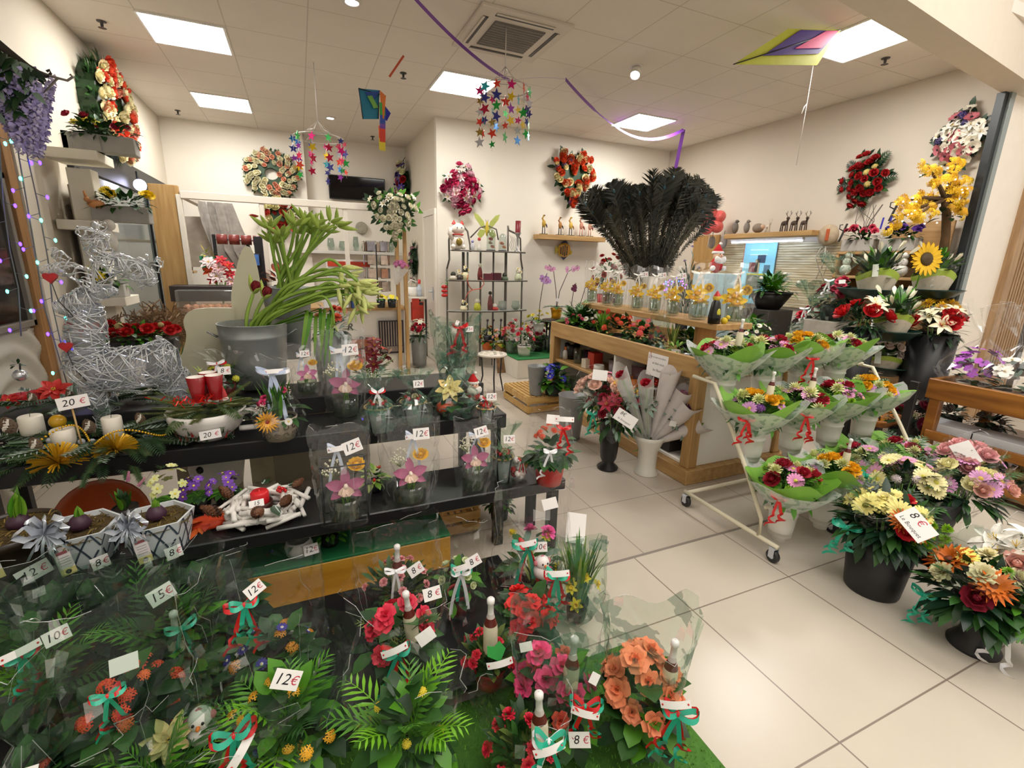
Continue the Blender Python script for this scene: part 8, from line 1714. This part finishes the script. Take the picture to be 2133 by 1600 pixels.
p=at('y',2.45,1860,745);t=thing('white_freesia_bunch','pinkish white flowers on dark leaves under the middle green bowl','bouquet',p);a=MB();leaves(a,(0,0,-.05),(.22,.16,.14),60,.09,.035,[GREEN['dark'],GREEN['deep']]);ob('foliage',a,t)
for d in dome(12,0,1.3):bloom(t,'flower','begonia','#e6d3c4',V((d.x*.2,d.y*.15,d.z*.1)),d,.045)
t=thing('brown_table','brown varnished wooden sales table with shelves at the right edge','table',(4.5,1.1,0));o=V((4.5,1.1,0));BR=wood('brown','#7a4a1c','#a56c2c',2.4,'y',.35);TX=4.2
def bt(nm,c,d):a=MB();a.box((c[0]-o.x,c[1]-o.y,c[2]),d,BR,b=.006);return ob(nm,a,t)
bt('side_apron',(TX,1.1,.68),(.03,1.5,.15));bt('end_apron',(TX+.45,1.83,.68),(.9,.03,.15));bt('table_top',(TX+.45,1.1,.615),(.9,1.46,.02));bt('shelf_rail',(TX,1.1,.34),(.03,1.4,.07));bt('lower_rail',(TX,1.1,.09),(.03,1.4,.07));bt('shelf',(TX+.45,1.1,.32),(.86,1.4,.02));bt('bottom_shelf',(TX+.45,1.1,.08),(.86,1.4,.02))
for x in (TX+.03,TX+.86):
 for y in (1.79,.41):bt('leg',(x,y,.33),(.06,.07,.64))
a=MB();a.box((0,0,.36),(.03,.06,.72),mat('#1c1a1a',.5));solo('dark_upright',a,'dark upright beside the brown table leg','post',(4.13,1.9,0))
for px,py,y,lb,L in ((2000,845,1.5,'grey white carton on the brown table shelf, left one',.3),(2105,880,1.2,'white carton on the brown table shelf, right one',.3)):
 p=at('x',TX+.14,px,py);a=MB();a.box((0,0,.045),(.22,L,.09),mat('#d3d4d8',.5,vary=.03));solo('white_carton',a,lb,'carton',(TX+.16,p.y,.331))
for k,(px,lb) in enumerate(((1990,'clear wrapped grey plant at the back of the brown table shelf, left'),(2080,'clear wrapped dark plant at the back of the brown table shelf, right'))):p=at('x',TX+.4,px,815);potted('wrapped_plant',lb,'wrapped plant',(TX+.42,p.y,.331),.2,.26,(.08,.06,.08,BLACKPOT),[('dome',50,.07,.035,('deep','grey','dark'))],[('flower','rose','#8a7f78',4,.03)],bag=('tied',.26,.09,.14,.1,FILM))
for k,px in enumerate((1985,2045,2110)):p=at('x',TX+.12,px,960);potted('wrapped_plant',('clear wrapped brownish arrangement on the bottom shelf, left one','clear wrapped yellowish arrangement on the bottom shelf, middle one','clear wrapped arrangement on the bottom shelf at the right edge')[k],'wrapped plant',(TX+.16,p.y,.092),.15,.24,(.08,.07,.08,mat(['#6a5a44','#a08a4a','#8a7f66'][k],.5)),[('dome',40,.06,.03,('deep','olive','dark'))],[('dried_flower','ball',['#c98a5a','#b09a5a','#9a8a5a'][k],4,.035)],bag=('tied',.22,.1,.14,.08,FILM))
p=at('x',TX+.25,2035,770);p.z=.69;H=zt(p,640)-.69
potted('wrapped_orchid','clear wrapped purple orchids on top of the brown table','wrapped plant',(p.x,p.y,.64),.36,.34,(.1,.08,.1,mat('#b9b2a6',.5)),[('dome',40,.1,.05,('deep','dark','grey'))],[('orchid','phal','#b04fc4',14,.05,'#7a2a8a')],bag=('tied',H*1.1,.13,.23,.17,FILM))
p=at('x',TX+.2,2118,775);potted('wrapped_orchid','clear wrapped white orchids at the right edge of the brown table','wrapped plant',(p.x,p.y,.64),.34,.34,(.1,.08,.1,mat('#b9b2a6',.5)),[('dome',40,.1,.05,('deep','dark','grey'))],[('orchid','phal','#e9e2d9',12,.05,'#d9c99a')],bag=('tied',H*1.1,.13,.23,.17,FILM))
p=at('z',.30,1840,875);t=thing('woven_basket','shallow orange wicker basket of small yellow fruit behind the bouquet rack','basket',(p.x,p.y+.1,0));a=MB();a.lathe([(.001,.25),(.16,.25),(.23,.31),(.235,.33),(.22,.32),(.15,.27),(.001,.265)],wood('wicker','#a8622a','#c9853f',9,'x'),26);a.lathe([(.1,0),(.1,.25)],CHAR,18);ob('basket_body',a,t)
for i in range(26):bloom(t,'yellow_fruit','berry',['#e0a02a','#d98a1f','#3a2f1a'][i%3],(.14*cos(i*2.4)*sqrt(i/26),.14*sin(i*2.4)*sqrt(i/26),.29),(0,0,1),.022)
p=at('y',2.0,1890,880);potted('dark_rose_arrangement','crimson rose arrangement with pale sprigs beside the brown table leg','plant',(p.x,p.y,.1),.42,.34,(.11,.09,.16,CHAR),[('dome',60,.08,.035,('deep','dark'))],[('rose','rose','#7a1230',3,.07),('sprig','gyp','#e0c9b4',5,.035)],bag=('tied',.5,.12,.2,.1,FILM))
# ================================================================== vases of cut flowers in front of the oak table
def trumpet(label,p,h,rt,rw,rb,m,grp=None,name='flower_vase',foot=True):
 a=MB();pr=[(.001,0),(rb,0),(rb*1.02,h*.03),(rw*1.02,h*.16),(rw,h*.3),(rw*1.04,h*.6),(rt*.9,h*.88),(rt,h),(rt*.95,h),(rw*.95,h*.6),(rw*.8,h*.2),(.001,h*.2)];a.lathe(pr,m,30);return solo(name,a,label,'vase',p,0,grp)
p=at('z',0,1265,975);h=zt(p,878);w_=wid(p,46)/2;BV=mat('#1b191d',.35,vary=.05)
a=MB();a.lathe([(.001,0),(w_*.92,0),(w_*.95,.015),(w_*.5,.05),(w_*.72,.09),(w_*.82,h*.5),(w_*1.0,h),(w_*.94,h),(w_*.76,h*.5),(w_*.6,.1),(.001,.1)],BV,30);solo('flower_vase',a,'black footed vase of mixed bouquets in front of the oak table','vase',p)
top=p+V((0,0,h));kw=dict(fol=('dark','leaf','grey'))
bouquet('mixed_bouquet','dark red chrysanthemum and alstroemeria bouquet in the black vase, front one',top+V((-.02,-.06,.02)),.42,.24,[('carnation','carnation','#8a1024',13,.05),('alstroemeria','lily','#a51f3a',8,.055),('santini','mum','#7a8a3a',4,.026),('sprig','cluster','#e9e2cf',3,.03,'#d9d0b0')],film_wrap(),rib=([TEAL],-.15,.08,.12,.16),**kw,stems=.12)
bouquet('rose_bouquet','pale pink rose bouquet with white card at the back of the black vase',top+V((-.05,.08,.12)),.36,.2,[('rose','rose','#f2cbb9',16,.05)],film_wrap(),**kw,stems=.14,tag_=('',-.02,.24,.1,-.05,1.9));bouquet('gerbera_bouquet','golden yellow gerbera bouquet in the black vase',top+V((.08,-.04,.13)),.26,.18,[('gerbera','gerbera','#efb212',5,.062,'#6a4a1a'),('mum','mum','#e9b81a',3,.04)],film_wrap(),**kw,stems=.12)
bouquet('orchid_spray','pink flower spray standing highest in the black vase',top+V((.02,.13,.22)),.1,.12,[('lily','lily','#d98aa8',5,.035)],None,nleaf=10,stems=.2)
c=MB();c.box((0,0,0),(.15,.085,.0015),CARD,b=.0004);write(c,'8€',.035,INK,T(-.03,.018,.001));write(c,'le bouquet',.022,INK,T(.0,-.02,.001));solo('price_card',c,'white handwritten bouquet price card between the black and white vases','sign',M=facing(at('y',2.45,1303,872),to_cam(top)+V((0,0,.4)),-.5))
p=at('z',0,1345,985);h=zt(p,905);w_=wid(p,48)/2;WV=mat('#dedacf',.35,vary=.03);trumpet('white waisted vase of wrapped single roses in front of the oak table',p,h,w_*1.35,w_*.78,w_*1.0,WV)
TISS=mat('#d2c9c6',.6,vary=.05)
for k,(px,py,y,rc,lb) in enumerate(((1290,772,2.44,'#a8142a','single dark red rose in clear wrap, leftmost of the white vase'),(1345,790,2.36,'#a8142a','single red rose in clear wrap standing straight in the white vase'),(1398,775,2.5,None,'green-tipped stem in white tissue, behind the pink tissue cones'),(1428,815,2.42,'#c98aa0','single stem in pinkish tissue leaning right in the white vase'),(1440,845,2.36,'#7a3a6a','single stem in pink tissue leaning far right with white tag'),(1465,882,2.32,None,'white tissue cone leaning lowest to the right in the white vase'))):
 tip=at('y',y,px,py);b0=p+V((0,0,h*.72));d=tip-b0;L=d.length;t=thing('wrapped_single_rose',lb,'flower',M=Matrix.Translation(b0)@V((0,0,1)).rotation_difference(d.normalized()).to_matrix().to_4x4());a=MB();a.tube([(0,0,-.12),(0,0,L*.9)],.004,GREEN['stem'],5);leaves(a,(0,0,L*.6),(.03,.03,.1),14,.06,.025,[GREEN['grey'],GREEN['dark']]);ob('stem',a,t)
 if rc:bloom(t,'rose','rose',rc,(0,0,L*.93),(0,-.3,1),.042)
 else:bloom(t,'bud','bud','#8a9a3a',(0,0,L*.86),(0,0,1),.03)
 a=MB();n=16
 for j in range(2):
  m_=(ROSE_SLEEVE if k<2 else TISS) if j==0 else TISS
  if j==1 and k<2:sp=(.5,2.6)
  else:sp=(0,6.28)
  vs,fs=[],[]
  for jj in range(5):
   for i in range(n+1):an=sp[0]+(sp[1]-sp[0])*i/n;rr=(.012+(.042 if k<2 else .058)*(jj/4)**.9)*(1.02 if j else 1);vs.append((rr*cos(an),rr*sin(an),L*(.12+(.86 if j==0 else .7)*jj/4)+(.05*max(0,sin(an*1.5)) if jj==4 else 0)))
  for jj in range(4):
   for i in range(n):fs.append((jj*(n+1)+i,jj*(n+1)+i+1,(jj+1)*(n+1)+i+1,(jj+1)*(n+1)+i))
  if j==0 or k<2:a.add(vs,fs,m_,True)
 ob('wrapping',a,t)
 if k==4:price(t,'',(-.05,-.04,L*.62),(-.3,-1,.4),.055,.04,.3)
# ================================================================== white rolling rack with cone vases and bouquets
CR_=mat('#e0d8be',.4,vary=.04);t=thing('rolling_rack','cream tubular rolling rack holding three rows of white cone vases','rack',(2.17,1.42,0));o=V((2.17,1.42,0));RL=1.5
def rk(nm,pts,r=.012,m=CR_):a=MB();a.tube([V(p)-o for p in pts],r,m,8);return ob(nm,a,t)
for x in (2.17,2.17+RL):
 rk('base_rail',[(x,2.08,.095),(x,1.41,.095)],.0125);rk('side_post',[(x,1.53,.1),(x,1.53,.2),(x,1.65,.4),(x,1.71,.49),(x,1.96,.845),(x,2.13,.85)],.0115)
rk('rear_rail',[(2.17,2.06,.095),(2.17+RL,2.06,.095)],.0125)
ROWS=[('bottom',1.49,.33),('middle',1.75,.665),('top',2.0,.92)]
for nm,y,z in ROWS:rk('row_rail',[(2.17,y+.03,z-.06),(2.17+RL,y+.03,z-.06)],.009)
for x,y in ((2.17,1.43),(2.17,2.06),(2.17+RL-.02,1.43),(2.17+RL-.02,2.06),(2.76,1.5)):
 c=thing_part('caster',t,T(x-o.x,y-o.y,0));a=MB();a.lathe([(.012,-.014),(.03,-.014),(.036,-.008),(.036,.008),(.03,.014),(.012,.014)],mat('#2a2a2c',.5),18,T(0,0,.036)@RY(pi/2));ob('wheel',a,c);a=MB();a.lathe([(.001,.016),(.014,.016),(.014,-.016),(.001,-.016)],SILVER,12,T(0,0,.036)@RY(pi/2));a.box((.02,0,.055),(.004,.03,.05),SILVER);a.box((-.02,0,.055),(.004,.03,.05),SILVER);a.box((0,0,.082),(.044,.034,.006),SILVER);ob('fork',a,c)
def cone_pot_mesh():
 a=MB();a.lathe([(.001,0),(.034,0),(.036,.022),(.046,.03),(.058,.036),(.064,.1),(.068,.16),(.073,.165),(.069,.172),(.07,.185),(.084,.225),(.1,.252),(.101,.257),(.096,.257),(.066,.18),(.06,.05),(.001,.045)],mat('#dcdad2',.35,vary=.03),32);return a.mesh('cone_vase')
CPM=cone_pot_mesh();LB=['first','second','third','fourth'];q=random.Random(17)
MIX=[[('santini','mum','#8fb52a',6,.03),('chrysanthemum','daisy','#d98ab8',6,.042,'#c9c24a'),('rose','rose','#a5182f',4,.045),('cream_mum','mum','#dfe0a0',4,.045)],
 [('ranunculus','rose','#efb51f',5,.045),('chrysanthemum','daisy','#c98ac4',7,.04,'#b9a84a'),('statice','cluster','#6a2a8a',4,.035),('cream_mum','mum','#d9dc9a',5,.045)],
 [('cream_mum','mum','#e2e4a8',8,.048),('rose','rose','#b01f38',3,.045),('chrysanthemum','daisy','#dca0c4',5,.04,'#c9c24a'),('santini','mum','#9ab83a',3,.028)]]
for r_,(nm,y,z) in enumerate(ROWS):
 for k in range(4):
  x=2.28+.343*k;v=ob('cone_vase',CPM,None,T(x,y,z-.257));tag(v,'white ribbed cone vase, %s from the left in the %s row of the rolling rack'%(LB[k],nm),'vase','white cone vases on the rolling rack')
  lab='%s green-paper bouquet from the left, %s rack row, %s'%(LB[k],nm,('pink, green and dark red flowers','yellow, purple and pink flowers','cream and pink flowers')[(r_+k)%3])
  big=1.2 if (r_==0 and k>1) else 1
  def ex(t,lp,nr,r_=r_,k=k):
   if (r_,k) in ((0,0),(1,0),(1,1),(2,2)):ob('red_ribbon',bow_mb(.16,[RED],3,True,k+r_),t,T(*lp((-.03 if k==0 else .05,.02,.17)))@RZ(-.6))
   if (r_,k) in ((2,0),(1,1),(1,0),(0,1)):b=thing_part('bottle',t,T(*lp((.05,.11,.02)))@RY(.08));bottle_parts(b,.16)
  bouquet('wrapped_bouquet',lab,(x,y,z+.03),.3*big,.13,MIX[(r_+k)%3],paper_wrap(['#7fb542','#8fc454','#86bd4a'][(k+r_)%3]),('leaf','dark','fresh'),'green paper bouquets on the rolling rack',50,stems=.2,extra=ex,leafL=.07)
# ================================================================== black buckets of bouquets in the right foreground
p=at('z',0,1822,1235);p=V((p.x+.02,p.y+.03,0));h=zt(p,1112);w_=wid(p,115)/2;FB_=mat('#17171a',.45,vary=.05)
a=MB();a.lathe([(.001,0),(w_*.8,0),(w_*.84,.01),(w_*1.05,h),(w_*1.0,h),(w_*.78,.02),(.001,.02)],FB_,32);solo('black_bucket',a,'large matt black bucket holding the yellow daisy bouquet','bucket',p)
def card8(par_p,roll,lb):c=MB();c.box((0,0,0),(.13,.085,.0015),CARD,b=.0004);write(c,'8',.045,INK,T(-.035,.018,.001));write(c,'€',.042,REDINK,T(.002,.018,.001));write(c,'Le Bouquet',.022,INK,T(-.002,-.022,.001));return c
B1=p+V((0,0,h+.03));KB=dict(fol=('dark','deep','leaf'))
def greens(t,lp,nr):
 for i in range(9):a_=lp((.1+.05*(i%3),.02+.035*(i//3),.1-.01*i));bloom(t,'green_button','mum','#7fae1a',a_,nr,.026)
bouquet('daisy_bouquet','yellow daisy and orange gerbera bouquet in the large black bucket',B1+V((-.0,0,.0)),.37,.17,[('daisy','daisy','#f1e58a',17,.052,'#7a7a2a'),('gerbera','gerbera','#d8701a',3,.068,'#5a3a14'),('rose','rose','#c01a26',2,.045),('carnation','carnation','#e9dfa0',4,.045)],film_wrap(FILM_TINT,.9),rib=([TEAL,TEAL],-.14,-.01,.1,.2),extra=greens,nleaf=140,leafL=.11,**KB,stems=.12)
solo('bouquet_price_card',card8(None,0,''),'large white card reading 8€ over the yellow daisy bouquet','sign',M=facing(at('y',.93,1908,1093),to_cam(B1)+V((0,0,.8)),-.75))
p3=at('y',1.32,1870,1020);a=MB();a.lathe([(.001,0),(.11,0),(.15,.36),(.142,.36),(.1,.02)],FB_,28);solo('black_bucket',a,'black bucket standing behind, under the pink and yellow chrysanthemums','bucket',(2.98,1.2,0))
b3=V((2.98,1.2,.42))
bouquet('chrysanthemum_bouquet','pale yellow and pink chrysanthemum bouquet behind the yellow daisies, teal ribbon',b3+V((-.12,.05,-.04)),.38,.16,[('daisy','daisy','#efe6a8',12,.045,'#c9c24a'),('chrysanthemum','daisy','#e0a0c4',8,.045,'#d9b84a'),('filler','cluster','#e9d9e0',3,.03)],film_wrap(),rib=([TEAL],-.16,.06,.1,.22),nleaf=80,**KB)
bouquet('lisianthus_bouquet','pink chrysanthemum, cream lisianthus and pale pink rose bouquet at the right',b3+V((.14,-.08,-.05)),.4,.17,[('chrysanthemum','daisy','#d99aca',9,.045,'#d9b84a'),('lisianthus','rose','#efe9b4',9,.045),('rose','rose','#e9b5a6',6,.042)],film_wrap(),nleaf=90,**KB)
bouquet('pink_rose_bouquet','pink rose bouquet with white paper cut by the right edge',b3+V((.3,-.02,.03)),.3,.15,[('rose','rose','#eab2b4',9,.05),('chrysanthemum','daisy','#d99aca',4,.042,'#d9b84a')],film_wrap(),nleaf=50,tag_=('',-.02,.13,.12,-.9,2.2),**KB)
p=at('z',0,2040,1360);p=V((p.x+.02,p.y+.03,0));h=zt(p,1260);w_=wid(p,88)/2;a=MB();a.lathe([(.001,0),(w_*.98,0),(w_,.012),(w_*.66,h*.3),(w_*.6,h*.45),(w_*.85,h*.8),(w_*1.25,h),(w_*1.2,h),(w_*.55,h*.45),(.001,h*.3)],FB_,32);solo('black_vase',a,'black waisted vase of tulips and gerbera in the right corner','vase',p)
B4=p+V((0,0,h+.02))
bouquet('gerbera_bouquet','orange gerbera and cream carnation bouquet in the black waisted vase',B4+V((.0,.04,-.02)),.35,.19,[('gerbera','gerbera','#e2741a',3,.085,'#7a3a14'),('carnation','carnation','#efe6b8',5,.055),('daisy','daisy','#efdf6a',4,.045,'#c9b84a'),('rose','rose','#7a1226',2,.05),('santini','mum','#7fae2a',3,.026)],film_wrap(FILM_TINT),rib=([TEAL,TEAL],-.14,-.04,.06,.17),nleaf=120,leafL=.11,**KB,stems=.14)
bouquet('tulip_bouquet','closed purple tulip bunch with white curled ribbon in the black waisted vase',B4+V((.05,-.1,-.01)),.2,.13,[('tulip','tulip','#8a3a6a',9,.03)],film_wrap(),rib=([WHITE],-.03,-.05,.1,.22),nleaf=60,fol=('fresh','leaf','grey'),stems=.12,leafL=.1)
bouquet('white_lily_bouquet','white lily and pale rose bouquet cut by the right edge',B4+V((.2,.0,.05)),.26,.18,[('lily','lily','#efece2',6,.07),('rose','rose','#eab5a8',5,.055)],film_wrap(),nleaf=50,tag_=('12',.03,.05,.14,-.5,1.9),**KB,stems=.12)
c=card_mb(.12,.16);solo('paper_card',c,'blank white card standing on the floor at the bench end','card',M=facing(at('z',.09,1200,1100),(0,-1,.5),-.3))
# ================================================================== light, camera, look
def area(name,loc,size,energy,col,rot=(0,0,0),sy=None):
 l=bpy.data.lights.new(name,'AREA');l.energy=energy;l.color=col;l.size=size;l.shape='RECTANGLE';l.size_y=sy or size
 o_=bpy.data.objects.new(name,l);COL.objects.link(o_);o_.location=loc;o_.rotation_euler=rot;return o_
area('mall_fill_light',(.8,-.4,4.1),2.4,56,(1,.95,.88));area('mall_fill_light',(4.2,.2,4.1),2.0,56,(1,.95,.88))  # unseen overhead lights on the mall side, added as fill
w=bpy.data.worlds.new('world');bpy.context.scene.world=w;w.use_nodes=True;bg=w.node_tree.nodes['Background'];bg.inputs[0].default_value=lin('#ddd3c6');bg.inputs[1].default_value=.7
cd=bpy.data.cameras.new('camera');cam=bpy.data.objects.new('camera',cd);COL.objects.link(cam)
m=Matrix((AX,-AD,-AF)).transposed().to_4x4();m.translation=EYE;cam.matrix_world=m
cd.sensor_width=36;cd.sensor_fit='HORIZONTAL';cd.lens=FPX/2133*36;cd.clip_start=.02
sc=bpy.context.scene;sc.camera=cam
sc.view_settings.view_transform='Standard';sc.view_settings.exposure=0.62
try:
 sc.cycles.max_bounces=5;sc.cycles.diffuse_bounces=3;sc.cycles.glossy_bounces=2;sc.cycles.transparent_max_bounces=24;sc.cycles.caustics_reflective=False;sc.cycles.caustics_refractive=False
 sc.cycles.use_denoising=True;sc.cycles.sample_clamp_indirect=6;sc.cycles.use_adaptive_sampling=True;sc.cycles.adaptive_threshold=.05;sc.cycles.adaptive_min_samples=12
except Exception:pass
